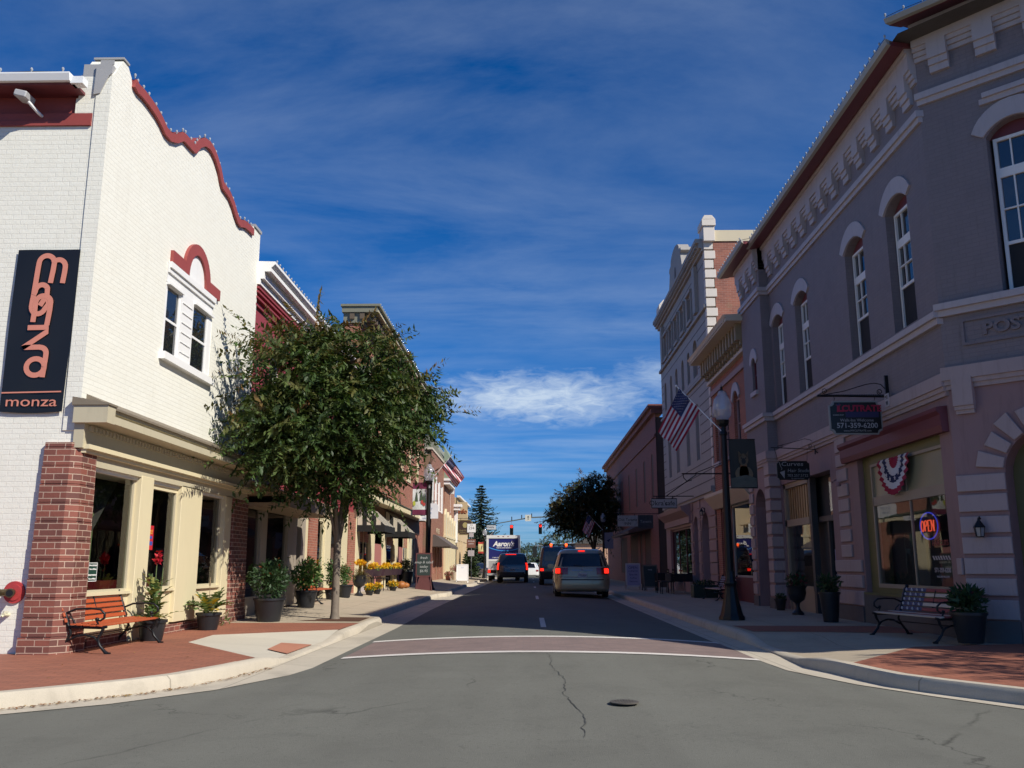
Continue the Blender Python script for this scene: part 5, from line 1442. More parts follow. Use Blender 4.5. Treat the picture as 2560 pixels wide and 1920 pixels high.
for a, c in [(34.0, 34.75)] + tw[1:]:
    w = window(b, TR, a, c, 10.75, 11.6, -.15, M_GREYSTONE, G_DARK, .06, rails=[11.2])
    q = MB(TR); q.box((a - .12, 0, 10.62), (a - .02, .08, 11.72)); q.box((c + .02, 0, 10.62), (c + .12, .08, 11.72)); q.box((a - .16, 0, 11.72), (c + .16, .12, 11.84)); q.box((a - .14, 0, 10.52), (c + .14, .12, 10.64)); q.build('surround', M_GREYSTONE, w)
q = MB(TR); q.box((32.7, .0, 10.55), (33.2, .14, 12.35)); q.box((41.3, 0, 10.55), (41.7, .14, 12.3)); q.build('pilaster', M_GREYSTONE, b)
for a, c in mw_: window(b, TR, a, c, 8.3, 9.3 + (c - a) / 2, -.2, M_PINKSTONE, G_DARK, .05, rails=[8.9])
for a, c in ((33.5, 34.3), (35.6, 36.4), (38.2, 39.0), (40.4, 41.2)): window(b, TR, a, c, 5.1, 7.25, -.2, M_WHITE, G_DARK, .06, rails=[6.1])
q = MB(TR); q.prism([(0, 2.85), (.12, 2.85), (.12, 3.1), (.40, 3.35), (.45, 3.5), (0, 3.58)], 0, 35.9, 42.4); q.build('shop_cornice', M_PINKSTONE, b)
window(b, TR, 36.2, 41.5, .75, 2.75, -.15, M_DKRED, G_SHOP, .08, stiles=[38, 39.8], name='shop_window', mw=.06)
room(b, TR, 35.8, 42, .13, 2.8, 3, -.3)
q = MB(TR); q.box((34.6, -.32, .13), (35.5, -.28, 3.1)); q.box((32.5, -.32, .13), (33.9, -.28, 3.15)); q.build('door', paint('grey_brown_door', (.10, .085, .085), .6), b)
q = MB(TR)
for i in range(8):
    z0 = .5 + i * .4
    for s0, s1 in ((31.2, 32.4), (34.0, 34.5), (35.6, 36.05)): q.box((s0, 0, z0), (s1, .04, z0 + .35))
q.build('rusticated_block', M_PINKSTONE, b, bevel=.01)
wl2 = sconce(TR, 33.2, 3.1, 'black double lantern above the arched doors of the tall hall')

# ------------------------------------------------------------------ low dark red brick building
b = empty('brick_row', (6.4, 45, .13), 0, 'long low dark red brick building in shadow beyond the tall hall', 'building')
q = MB(TR)
rw = [(46.4, 47.2), (49.7, 50.5), (53.5, 54.3), (57.6, 58.4), (61.8, 62.6), (66, 66.8)]
q.wall(rect(45.2, 75, .1, 8.9), [arched(a, c, 4.6, 6.7, .2) for a, c in rw] + [rect(48.3, 50.8, .7, 3.0), rect(52, 53, .13, 3), rect(54, 58, .7, 3), rect(60, 64, .7, 3)], 0, .25)
DKB = brick('dark_red_brick', (.25, .085, .068), (.20, .07, .06), (.26, .16, .13), var=.12)
q.build('wall', DKB, b)
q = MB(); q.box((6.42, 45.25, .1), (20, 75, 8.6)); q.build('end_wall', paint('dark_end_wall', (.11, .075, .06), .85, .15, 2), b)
q = MB(TR); q.box((45.1, -.5, 9.05), (75, .35, 9.25)); q.box((45.15, -.4, 8.8), (75, .2, 9.05)); q.box((45.2, 0, 7.6), (75, .08, 7.75)); q.build('cornice', DKB, b)
for i, (a, c) in enumerate(rw): window(b, TR, a, c, 4.6, 6.85, -.18, M_DKRED, G_DARK, .07, rails=[5.7])
for s0, s1 in ((48.3, 50.8), (54, 58), (60, 64)): window(b, TR, s0, s1, .7, 3, -.15, M_DKGREEN, G_SHOP, .08, name='shop_window')
room(b, TR, 47, 64.5, .13, 3, 3, -.28)
q = MB(TR); q.prism([(0, 3.1), (0, 3.6), (1.2, 3.0), (1.2, 2.85)], 0, 48, 58); q.build('awning', paint('faded_awning', (.10, .07, .06), .8), b)
# ------------------------------------------------------------------ street lamps, banners, flags
def globe_mat():
    t = NT('lamp_globe_glass')
    a = t.node('ShaderNodeBsdfTransparent'); a.inputs[0].default_value = (.9, .92, .95, 1)
    d = t.node('ShaderNodeBsdfDiffuse'); d.inputs[0].default_value = (.75, .76, .78, 1)
    tr = t.node('ShaderNodeBsdfTranslucent'); tr.inputs[0].default_value = (.8, .82, .85, 1)
    g = t.node('ShaderNodeBsdfGlossy'); g.inputs['Roughness'].default_value = .08
    m0 = t.node('ShaderNodeMixShader'); m0.inputs[0].default_value = .5; t.l.new(d.outputs[0], m0.inputs[1]); t.l.new(tr.outputs[0], m0.inputs[2])
    m1 = t.node('ShaderNodeMixShader'); m1.inputs[0].default_value = .45; t.l.new(a.outputs[0], m1.inputs[1]); t.l.new(m0.outputs[0], m1.inputs[2])
    m2 = t.node('ShaderNodeMixShader'); m2.inputs[0].default_value = .10; t.l.new(m1.outputs[0], m2.inputs[1]); t.l.new(g.outputs[0], m2.inputs[2])
    t.l.new(m2.outputs[0], t.out.inputs[0]); return t.m
M_GLOBE = globe_mat()
LG = 'street lamps with glass globes'
lamp = empty('street_lamp', (0, 0, 0), 0, 'x', 'street lamp', LG)
q = MB(); q.lathe([(.26, 0), (.26, .06), (.23, .10), (.21, .16), (.15, .42), (.115, .62), (.115, .68), (.13, .70), (.13, .74), (.10, .78), (.095, .95)], (0, 0, 0), 20, flute=1)
q.build('base', M_BLACK, lamp, smooth=35)
q = MB(); q.lathe([(.085, .9), (.066, 3.70), (.085, 3.72), (.085, 3.76), (.060, 3.80), (.055, 3.88), (.10, 3.92), (.13, 3.98), (.135, 4.02), (.10, 4.03)], (0, 0, 0), 16, flute=1)
q.build('post', M_BLACK, lamp, smooth=35)
q = MB(); q.lathe([(.10, 4.02), (.17, 4.12), (.185, 4.22), (.19, 4.235), (.185, 4.25), (.19, 4.34), (.165, 4.46), (.11, 4.53), (.085, 4.555), (.09, 4.58), (.06, 4.64), (.001, 4.655)], (0, 0, 0), 24)
gl_ = q.build('globe', M_GLOBE, lamp, smooth=60)
q = MB(); q.tube([(0, 0, 4.63), (0, 0, 4.68)], .03, 10); q.ball((0, 0, 4.71), .028); q.tube([(0, 0, 4.72), (0, 0, 4.79)], [.014, .002], 6); q.build('finial', M_BLACK, lamp, smooth=40)
lamp.location = (4.02, 18.5, .13); lamp['label'] = 'black street lamp nearest on the right pavement, carrying the dog banner'
def place_lamp(x, y, label):
    c = copy_tree(lamp); c.location = (x, y, .13); c['label'] = label; return c
l2 = place_lamp(-4.45, 39.6, 'black street lamp on the left pavement beside the chalkboard and maroon banner')
l2.scale = (1.3, 1.3, 1.175)
place_lamp(-3.78, 76, 'small distant street lamp on the left beside the white box truck').scale = (1, 1, .87)
place_lamp(5.0, 62, 'dim street lamp under the dark tree on the right pavement').scale = (1, 1, .98)
def banner(name, x0, x1, z0, z1, y, label, top, mid, bot, parts, arms_to):
    r = empty(name, ((x0 + x1) / 2, y, z0), 0, label, 'banner', 'banners on the street lamps')
    T_ = FY(y)
    q = MB(T_)
    for z in (z0 + .01, z1 - .01): q.tube([(arms_to, 0, z), (x1 if arms_to < x0 + .1 else x0, 0, z)], .012, 6)
    q.build('arm', M_BLACK, r)
    h = z1 - z0
    def cloth(nm, a, b_, mat, d=0):
        q = MB(T_); vs, fs = [], []
        for j in range(7):
            for i in range(9):
                u_, v_ = i / 8, j / 6; zz = z0 + h * (a + (b_ - a) * v_)
                vs.append((x0 + (x1 - x0) * u_ + .02 * (1 - (zz - z0) / h) * u_, d + .018 * math.sin(u_ * 4 + zz * 5), zz))
        for j in range(6):
            for i in range(8): k = j * 9 + i; fs.append((k, k + 1, k + 10, k + 9))
        q.add(vs, fs); return q.build(nm, mat, r, smooth=60)
    if top: cloth('top_field', .80, 1, top)
    c = cloth('cloth', .17 if bot else 0, .80 if top else 1, mid)
    if bot: cloth('bottom_field', 0, .17, bot)
    for nm, mat, polys in parts:
        q = MB(T_)
        for P in polys: q.prism([(x0 + (x1 - x0) * a, z0 + h * b_) for a, b_ in P], 1, .021, .026 + .002 * len(nm) * .1)
        q.build(nm, mat, c)
    return r
def ell(cx, cy, rx, ry, n=14): return [(cx + rx * math.cos(2 * math.pi * i / n), cy + ry * math.sin(2 * math.pi * i / n)) for i in range(n)]
banner('lamp_banner', 4.12, 4.66, 2.74, 3.76, 18.5, 'dark photo banner of a seated tan dog on the nearest right street lamp', None, paint('banner_charcoal', (.035, .035, .03), .7), None,
       [('picture_ground', paint('banner_grey_green', (.085, .09, .075), .7, .4, 14), [[(.02, .02), (.98, .02), (.98, .20), (.6, .27), (.02, .20)]]),
        ('dog_flank', paint('dog_fawn', (.15, .115, .07), .7, .35, 22), [ell(.52, .29, .34, .16)]),
        ('dog_chest', paint('dog_tan', (.24, .115, .045), .7, .3, 20), [[(.36, .10), (.66, .10), (.70, .34), (.62, .50), (.42, .50), (.34, .32)], [(.30, .06), (.40, .05), (.42, .22), (.34, .22)], [(.62, .05), (.72, .06), (.68, .22), (.60, .22)]]),
        ('dog_head_picture', paint('dog_grey', (.12, .085, .05), .7, .3, 18), [ell(.52, .58, .19, .125), [(.34, .62), (.33, .755), (.46, .68)], [(.70, .62), (.72, .755), (.58, .68)]]),
        ('dog_muzzle_picture', paint('dog_black', (.018, .016, .015), .6), [ell(.52, .545, .085, .06), ell(.445, .605, .03, .016), ell(.60, .605, .03, .016)])], 4.06)
banner('lamp_banner', -5.16, -4.52, 3.35, 4.78, 39.6, 'maroon banner with a snowy winter picture on the left street lamp', paint('banner_maroon', (.15, .022, .06), .7), paint('banner_snow', (.58, .60, .58), .7, .3, 10), MATS['banner_maroon'],
       [('picture_trees', paint('banner_dark_green', (.06, .09, .05), .7), [[(.15, .42), (.30, .75), (.38, .42)], [(.5, .45), (.62, .78), (.74, .45)], [(.72, .40), (.82, .7), (.92, .4)]]),
        ('picture_yellow', paint('banner_yellow_green', (.42, .45, .06), .7), [ell(.12, .36, .10, .08)]), ('picture_red', paint('banner_red', (.45, .06, .05), .7), [ell(.66, .40, .09, .07), ell(.80, .33, .10, .05)])], -4.45)
banner('lamp_banner', -4.32, -3.88, 2.15, 3.13, 76, 'small red and yellow banner on the distant left lamp', paint('banner_scarlet', (.45, .05, .04), .7), paint('banner_pale_yellow', (.62, .52, .25), .7), MATS['banner_scarlet'], [('picture_swirl', M_BBLUE, [[(.55, .3), (.65, .34), (.78, .62), (.68, .66)]])], -3.8)
banner('lamp_banner', 5.05, 5.65, 2.3, 3.4, 62, 'pale grey banner on the dim lamp under the right hand tree', None, paint('banner_lilac_grey', (.22, .22, .26), .7), None, [('picture_bird', M_BBLUE, [[(.3, .5), (.5, .4), (.75, .62), (.5, .55)]])], 5.0)

M_FR = paint('flag_red', (.34, .02, .04), .75); M_FW = paint('flag_white', (.60, .56, .57), .75); M_FB = paint('flag_blue', (.035, .04, .11), .75)
def us_flag(label, a, b, L, H, y, grp, sag=.35, drift=(0, 0), pole_r=.012, facing=1):
    """flag hanging from a slanting staff that runs from a (on the lamp) to b (its free end)"""
    r = empty('flag', a, 0, label, 'flag', grp)
    A, B_ = Vector(a), Vector(b)
    q = MB(); q.tube([A, B_], pole_r, 7); q.ball(B_, pole_r * 2.2); q.build('staff', M_ALU, r, smooth=40)
    ax = (A - B_).normalized()                         # hoist runs from the free end down the staff
    dn = Vector((-.30 + drift[0], drift[1], -1)).normalized()  # fly hangs down and drifts
    P0 = B_ + ax * .08
    def P(u_, v_):   # u along hoist 0..1, v along fly 0..1
        w = .05 * L * math.sin(u_ * 9 + v_ * 3) * (.3 + v_) + .03 * L * math.sin(u_ * 17 + 1 + v_ * 5)
        p = P0 + ax * (u_ * H * (1 - .28 * v_ * sag)) + dn * (v_ * L)
        return Vector((p.x, p.y - w * facing, p.z))
    n = 13
    def patch(u0, u1, v0, v1, nu, nv, off=0):
        q_ = MB(); vs, fs = [], []
        for i in range(nu + 1):
            for j in range(nv + 1):
                p = P(u0 + (u1 - u0) * i / nu, v0 + (v1 - v0) * j / nv); vs.append((p.x, p.y + off, p.z))
        for i in range(nu):
            for j in range(nv): k = i * (nv + 1) + j; fs.append((k, k + 1, k + nv + 2, k + nv + 1))
        return vs, fs
    red, wht = MB(), MB()
    for i in range(13):
        v0 = .40 if i < 7 else 0
        vs, fs = patch(i / 13, (i + 1) / 13, v0, 1, 2, 14)
        (red if i % 2 == 0 else wht).add(vs, fs)
    red.build('stripes', M_FR, r, smooth=70); wht.build('stripes', M_FW, r, smooth=70)
    c = MB(); c.add(*patch(0, 7 / 13, 0, .40, 6, 6)); c = c.build('canton', M_FB, r, smooth=70)
    st = MB()
    for i in range(9):
        for j in range(6 if i % 2 == 0 else 5):
            u_ = (i + .7) / 9.6 * 7 / 13; v_ = (j + (.6 if i % 2 == 0 else 1.1)) / 6.4 * .40
            for sgn in (-1, 1):
                p = P(u_, v_); s_ = H * .016
                st.prism([(p.x + (s_ if k % 2 == 0 else s_ * .4) * math.sin(2 * math.pi * k / 10), p.z + (s_ if k % 2 == 0 else s_ * .4) * math.cos(2 * math.pi * k / 10)) for k in range(10)], 1, p.y + sgn * .006 - .001, p.y + sgn * .006 + .001)
    st.build('stars', M_FW, c)
    return r
FGp = 'flags on the street lamps'
us_flag('large striped flag on a slanting staff on the nearest right street lamp', (3.98, 18.48, 3.92), (3.08, 18.48, 4.88), 1.02, .62, 18.48, FGp, drift=(-.22, 0))
us_flag('striped flag slanting out from the left street lamp above the maroon banner', (-4.35, 39.58, 4.90), (-3.46, 39.58, 5.98), 1.12, .62, 39.58, FGp, drift=(.98, 0))
us_flag('tiny sunlit striped flag above the white box truck', (-3.7, 76, 3.25), (-3.05, 76, 3.95), .65, .42, 76, FGp, drift=(.6, 0))
us_flag('shaded striped flag on the dim lamp under the right hand tree', (4.95, 61.9, 3.55), (3.9, 61.9, 4.7), 1.2, .75, 61.9, FGp, drift=(-.05, 0))

# ------------------------------------------------------------------ benches
def bench(label, mats, grp='park benches with iron ends'):
    """length along local y, sitter faces local +x"""
    r = empty('park_bench', (0, 0, 0), 0, label, 'bench', grp)
    Lh = .86
    def slat(q, x0, z0, x1, z1, y0=-Lh, y1=Lh, th=.022):
        t = Vector((x1 - x0, z1 - z0)); n = Vector((-t.y, t.x)).normalized() * th
        q.prism([(x0, z0), (x1, z1), (x1 + n.x, z1 + n.y), (x0 + n.x, z0 + n.y)], 1, y0, y1)
    def back_pt(k): return (.02 - .13 * k, .46 + .42 * k)
    for nm, rows, pts in (('backrest', mats[0], [(back_pt(i * .205 + .02), back_pt(i * .205 + .165)) for i in range(5)]), ('seat', mats[1], [((.06 + i * .082, .425 - .006 * i + (.012 if i == 4 else 0)), (.125 + i * .082, .424 - .006 * i)) for i in range(5)])):
        by = {}
        for i, (p0, p1) in enumerate(pts):
            m_ = rows[i % len(rows)]
            segs = m_ if isinstance(m_, list) else [(-Lh, Lh, m_)]
            for y0, y1, mm in segs: slat(by.setdefault(mm, MB()), p0[0], p0[1], p1[0], p1[1], y0, y1)
        first = None
        for mm, q in by.items():
            o = q.build(nm if first is None else 'slats', mm, r if first is None else first, bevel=.004)
            first = first or o
    for y in (-Lh + .05, Lh - .05):
        q = MB()
        q.tube([(-.14, y, .90), (-.11, y, .86), (-.02, y, .56), (.01, y, .44), (.03, y, .40), (.12, y, .395), (.42, y, .385), (.50, y, .40)], .022, 8)
        q.tube([(.46, y, .39), (.44, y, .30), (.40, y, .22), (.43, y, .12), (.50, y, .03), (.53, y, 0)], [.022, .02, .018, .02, .022, .03], 8)
        q.tube([(.03, y, .40), (.06, y, .30), (.02, y, .20), (-.06, y, .08), (-.10, y, 0)], [.02, .018, .018, .02, .028], 8)
        q.tube([(.04, y, .20), (.15, y, .27), (.25, y, .28), (.36, y, .24), (.42, y, .16)], .016, 8)
        q.tube([(-.03, y, .60), (.10, y, .665), (.28, y, .675), (.40, y, .66), (.46, y, .60), (.46, y, .53), (.41, y, .49), (.36, y, .51)], .016, 8)
        q.tube([(.36, y, .51), (.39, y, .44), (.33, y, .40)], .014, 6); q.tube([(.02, y, .56), (.08, y, .50), (.12, y, .41)], .010, 6)
        q.ball((.37, y, .515), .026); q.ball((-.14, y, .90), .032); q.tube([(.50, y, 0), (.57, y, .004)], .02, 6); q.tube([(-.16, y, .004), (-.08, y, .004)], .02, 6)
        q.build('iron_end', M_BLACK, r, smooth=50)
    q = MB(); q.tube([(.18, -Lh, .26), (.18, Lh, .26)], .010, 6); q.tube([(.2, -Lh, .40), (.2, Lh, .40)], .012, 6); q.tube([(-.01, 0, .5), (-.09, 0, .84)], .010, 6); q.build('tie_rod', M_BLACK, r)
    return r
bc = bench('park bench with orange-red slats and black iron ends against the brick pier', ([M_SLATWOOD], [M_SLATWOOD]))
bc.location = (-5.72, 12.13, .135); bc.rotation_euler = (0, 0, 0); bc.scale = (1, 1, .80)
b2 = copy_tree(bc); b2.location = (-5.74, 23.75, pave_z(-5.5, 23.75)); b2['label'] = 'orange-red slatted bench half hidden behind the leafy round planters'
M_BR = paint('bench_red', (.27, .055, .05), .55, .15, 8); M_BC = paint('bench_cream', (.58, .47, .36), .55, .12, 8); M_BB = paint('bench_blue', (.075, .08, .15), .55, .15, 8)
fl_rows = []
fb = bench('bench painted with red and cream stripes and a blue starred panel below the barber window', (list(reversed([[(-.25, .86, x), (-.86, -.25, M_BB)] for x in (M_BR, M_BC, M_BR, M_BC, M_BR)])), [[(-.25, .86, M_BR), (-.86, -.25, M_BB)], [(-.86, .86, M_BC)], [(-.86, .86, M_BR)], [(-.86, .86, M_BR)], [(-.86, .86, M_BC)]]))
q = MB()
rng = random.Random(2)
for i in range(5):
    for j in range(4):
        k = i * .205 + .09; x, z = .02 - .13 * k, .46 + .42 * k; y = -.33 - j * .14
        q.prism([(y + (.03 if m % 2 == 0 else .012) * math.sin(2 * math.pi * m / 10), z + (.03 if m % 2 == 0 else .012) * math.cos(2 * math.pi * m / 10)) for m in range(10)], 0, x + .002, x + .016)
q.build('stars', M_FW, [c for c in fb.children if c.name.startswith('backrest')][0])
fb.location = (6.03, 13.98, .135); fb.rotation_euler = (0, 0, R(192)); fb.scale = (1, .95, .82)
for c in list(fb.children):
    pass
fb2 = copy_tree(fb); fb2.location = (6.15, 29.0, .135); fb2.rotation_euler = (0, 0, R(184)); fb2['label'] = 'striped painted bench outside the small brick shop, partly behind the street lamp'

# ------------------------------------------------------------------ plants
rngp = random.Random(11)
def blade(q_c, q_a, q_b, q_k, base, az, tilt, L, w, cols, droop=.6, n=5):
    """an arching leaf blade made of n folded pieces"""
    p = Vector(base); d = Vector((math.cos(az) * math.sin(tilt), math.sin(az) * math.sin(tilt), math.cos(tilt)))
    side = Vector((-math.sin(az), math.cos(az), 0)); st = L / n
    for i in range(n):
        d = (d + Vector((0, 0, -1)) * droop / n).normalized()
        m = p + d * st * .5
        ww = w * math.sin(math.pi * (i + .6) / (n + .3)) * .5 + .004
        q_c.append(tuple(m)); q_a.append(tuple(d * st * .62)); q_b.append(tuple(side * ww)); q_k.append(rngp.choice(cols))
        p = p + d * st
def foliage_ball(n, c, rad, cols, size, rng, flat=.35, up=.3):
    C, A, B, K = [], [], [], []
    for _ in range(n):
        v = Vector((rng.gauss(0, 1), rng.gauss(0, 1), rng.gauss(0, 1))).normalized()
        k = rng.random() ** .45
        p = Vector((c[0] + v.x * rad[0] * k, c[1] + v.y * rad[1] * k, c[2] + v.z * rad[2] * k))
        d = (v + Vector((rng.gauss(0, .6), rng.gauss(0, .6), rng.gauss(0, .5) + up))).normalized()
        s = d.cross(Vector((rng.gauss(0, 1), rng.gauss(0, 1), rng.gauss(0, 1)))).normalized()
        L = size * rng.uniform(.6, 1.3)
        C.append(tuple(p)); A.append(tuple(d * L)); B.append(tuple(s * L * flat)); K.append(rng.choice(cols))
    return C, A, B, K
GREENS = [(.055, .115, .028), (.075, .15, .035), (.045, .095, .03), (.095, .17, .045)]
DEEP = [(.028, .06, .022), (.035, .075, .025), (.045, .085, .03)]
def pot(name, label, cat, loc, r0, r1, h, mat, group=None, rim=.02, foot=False):
    r = empty(name, loc, 0, label, cat, group)
    q = MB()
    prof = [(r0 * .98, 0), (r0, .02), (r0 + (r1 - r0) * .6, h * .55), (r1, h - .04), (r1 + rim, h - .04), (r1 + rim, h), (r1 - .015, h), (r1 - .03, h - .04)]
    if foot: prof = [(r1 * .62, 0), (r1 * .62, .04), (r1 * .30, .10), (r1 * .22, h * .28), (r1 * .26, h * .40), (r1 * .75, h * .52), (r1 * .95, h * .75), (r1 * .9, h * .9), (r1 + rim, h), (r1 - .02, h), (r1 - .04, h - .05)]
    q.lathe(prof, loc, 24); q.build('pot', mat, r, smooth=45)
    q = MB(); q.lathe([(r1 - .02, h - .045), (.001, h - .03)], loc, 20); q.build('soil', M_SOIL, r)
    return r
PG = 'potted plants along the pavements'
M_POT = paint('black_glazed_pot', (.018, .019, .022), .38, .2, 6, .05)
# canna behind the bench
r = pot('potted_canna', 'tall canna with red flower in a black tub behind the orange-red slatted bench', 'potted plant', (-5.48, 13.32, .135), .155, .19, .29, M_POT, PG)
C, A, B, K = [], [], [], []
for i in range(5):
    bx, by = -5.48 + rngp.uniform(-.08, .08), 13.32 + rngp.uniform(-.08, .08)
    for j in range(7):
        az = rngp.uniform(0, 6.28); blade(C, A, B, K, (bx, by, .42 + j * .065), az, rngp.uniform(.25, .8), rngp.uniform(.22, .36), rngp.uniform(.11, .17), [(.09, .15, .04), (.13, .20, .06), (.07, .12, .035), (.20, .20, .05)], .7)
for i in range(14): az = rngp.uniform(0, 6.28); blade(C, A, B, K, (-5.48 + .10 * math.cos(az), 13.32 + .10 * math.sin(az), .42), az, rngp.uniform(.7, 1.2), rngp.uniform(.22, .38), .09, [(.30, .26, .06), (.13, .17, .05), (.10, .15, .04)], .9)
leaves_mesh('leaves', C, A, B, K, M_LEAF, r)
q = MB()
for dx, dy, z in ((0, 0, 1.30), (.06, .05, 1.16), (-.05, .02, 1.08)): q.tube([(-5.48 + dx, 13.32 + dy, .42), (-5.48 + dx * 1.3, 13.32 + dy, z)], [.012, .006], 6)
q.build('stem', paint('stem_green', (.10, .14, .05), .6), r)
C, A, B, K = foliage_ball(46, (-5.47, 13.33, 1.29), (.05, .05, .085), [(.50, .02, .03), (.60, .05, .06), (.42, .015, .03)], .045, rngp, .6)
leaves_mesh('flower', C, A, B, K, M_PETAL, r)
# hosta
r = pot('potted_hosta', 'broad leaved green and yellow plant in a black tub by the cream shop panel', 'potted plant', (-5.43, 15.5, .135), .155, .195, .28, M_POT, PG)
C, A, B, K = [], [], [], []
for i in range(46):
    az = rngp.uniform(0, 6.28); blade(C, A, B, K, (-5.43 + .06 * math.cos(az), 15.5 + .06 * math.sin(az), .39 + rngp.uniform(0, .12)), az, rngp.uniform(.15, 1.0), rngp.uniform(.26, .46), rngp.uniform(.16, .24), [(.10, .17, .05), (.16, .24, .08), (.075, .13, .04), (.28, .32, .15)] if i % 8 else [(.50, .36, .05)], 1.0, 6)
leaves_mesh('leaves', C, A, B, K, M_LEAF, r)
q = MB(); q.tube([(-5.43, 15.5, .4), (-5.44, 15.5, .92)], [.008, .004], 5); q.tube([(-5.44, 15.5, .86), (-5.44, 15.5, 1.0)], [.016, .004], 6); q.build('flower_spike', paint('dry_spike', (.24, .17, .10), .8), r)
C, A, B, K = foliage_ball(110, (-5.62, 16.6, .22), (.18, .55, .16), [(.12, .15, .05), (.20, .14, .07), (.08, .12, .04), (.25, .12, .10)], .05, rngp, .25, .8)
tag(leaves_mesh('weeds', C, A, B, K, M_LEAF), 'straggly weeds along the foot of the shop front beside the hosta', 'weeds', kind='stuff')
def shrub_pot(label, x, y, r0, r1, h, rad, cz, cols, n, size=.055, extra=None):
    r = pot('potted_shrub', label, 'potted plant', (x, y, pave_z(x, y)), r0, r1, h, M_POT, PG)
    C, A, B, K = foliage_ball(n, (x, y, cz), rad, cols, size, rngp, .42, .2)
    for _ in range(16):
        az = rngp.uniform(0, 6.28); tl = rngp.uniform(.1, .8); L = rngp.uniform(.5, 1.0) * rad[2] * 1.35; b_ = Vector((x, y, cz - rad[2] * .4))
        for k in range(12):
            f = k / 12; p = b_ + Vector((math.cos(az) * math.sin(tl) * L * f * 1.2, math.sin(az) * math.sin(tl) * L * f * 1.2, L * f * 1.3))
            d = Vector((rngp.gauss(0, 1), rngp.gauss(0, 1), rngp.gauss(.3, .6))).normalized(); s_ = d.orthogonal().normalized()
            C.append(tuple(p + d * .04)); A.append(tuple(d * size)); B.append(tuple(s_ * size * .4)); K.append(rngp.choice(cols))
    leaves_mesh('leaves', C, A, B, K, M_LEAF, r)
    if extra:
        C, A, B, K = foliage_ball(extra[1], (x, y, cz + rad[2] * .5), (rad[0] * .9, rad[1] * .9, rad[2] * .6), extra[0], .04, rngp, .6)
        leaves_mesh('flowers', C, A, B, K, M_PETAL, r)
    return r
shrub_pot('large dark bushy shrub in a big black pot in the shade under the tan canopy', -5.05, 17.75, .22, .29, .44, (.40, .46, .38), .93, DEEP, 1300, .045, ([(.30, .06, .02), (.24, .10, .03)], 16))
shrub_pot('sunlit leafy hydrangea like shrub in a round black planter past the canopy', -5.35, 21.9, .19, .25, .40, (.38, .40, .38), .97, [(.07, .15, .03), (.10, .20, .04), (.05, .11, .03), (.16, .19, .06)], 800, .058, ([(.40, .20, .16), (.34, .22, .12)], 14))
shrub_pot('narrow shrub in a dark pot left of the tree trunk by the second bench', -5.45, 25.2, .15, .2, .3, (.2, .22, .4), .98, DEEP + GREENS, 420, .045)
shrub_pot('small green conifer like shrub in a dark square pot just right of the tree trunk', -5.35, 26.4, .16, .22, .36, (.2, .2, .3), .92, GREENS, 380, .04, ([(.30, .16, .09)], 30))
# urn with grasses and mums
r = pot('garden_urn', 'black footed urn with dry grasses topped by yellow flowers outside the striped awnings', 'urn', (-5.25, 28.1, pave_z(-5.25, 28.1)), .16, .22, .62, M_POT, PG, foot=True)
C, A, B, K = [], [], [], []
for i in range(150): az = rngp.uniform(0, 6.28); blade(C, A, B, K, (-5.25 + rngp.uniform(-.08, .08), 28.1 + rngp.uniform(-.08, .08), .88), az, rngp.uniform(.2, 1.1), rngp.uniform(.26, .46), .016, [(.22, .16, .06), (.16, .15, .05), (.28, .17, .07), (.11, .13, .04)], 1.4, 4)
leaves_mesh('grasses', C, A, B, K, M_LEAF, r)
YEL = [(.72, .42, .01), (.80, .52, .02), (.66, .35, .01), (.85, .60, .04)]; ORG = [(.62, .22, .02), (.70, .30, .03), (.72, .40, .03)]
C, A, B, K = foliage_ball(240, (-5.22, 28.05, 1.28), (.2, .2, .10), YEL + ORG[:1], .035, rngp, .7); leaves_mesh('flowers', C, A, B, K, M_PETAL, r)
def mum(label, x, y, z, rr, cols, potm=None, cat='flower pot', name='potted_mum', h=.2):
    r = pot(name, label, cat, (x, y, z), rr * .5, rr * .66, h, potm or M_POT, PG, rim=.01)
    C, A, B, K = foliage_ball(160, (x, y, z + h + rr * .35), (rr, rr, rr * .62), GREENS, .04, rngp, .45); leaves_mesh('leaves', C, A, B, K, M_LEAF, r)
    C, A, B, K = foliage_ball(260, (x, y, z + h + rr * .5), (rr * 1.02, rr * 1.02, rr * .66), cols, .032, rngp, .75); leaves_mesh('flowers', C, A, B, K, M_PETAL, r)
    return r
mum('low bright yellow mum on the pavement right beside the black urn', -5.12, 29.2, pave_z(-5.12, 29.2), .2, YEL, h=.15)
mum('second low yellow mum on the pavement between the urn and the black chair', -5.10, 30.5, pave_z(-5.1, 30.5), .2, YEL, h=.15)
mum('yellow mum with a wide skirt under the black chair', -5.12, 34.2, pave_z(-5.12, 34.2), .22, YEL, h=.15)
def window_box(label, y0, y1, z, cols):
    r = empty('window_box', (-5.7, (y0 + y1) / 2, z), 0, label, 'window box', 'window boxes of yellow flowers')
    q = MB(); q.prism([(-5.85, z), (-5.60, z), (-5.52, z + .26), (-5.85, z + .26)], 1, y0, y1); q.build('box', paint('dark_plum_box', (.05, .025, .035), .6), r)
    n = int(240 * (y1 - y0))
    C, A, B, K = foliage_ball(n, (-5.68, (y0 + y1) / 2, z + .34), (.17, (y1 - y0) * .52, .16), cols, .04, rngp, .7); leaves_mesh('flowers', C, A, B, K, M_PETAL, r)
    C, A, B, K = foliage_ball(n // 2, (-5.68, (y0 + y1) / 2, z + .28), (.2, (y1 - y0) * .55, .1), GREENS, .045, rngp, .45); leaves_mesh('leaves', C, A, B, K, M_LEAF, r)
window_box('plum window box with yellow and orange flowers under the first striped awning', 32.2, 34.2, .80, YEL + ORG)
window_box('plum window box with pure yellow flowers under the second striped awning', 34.9, 37.1, .80, YEL)
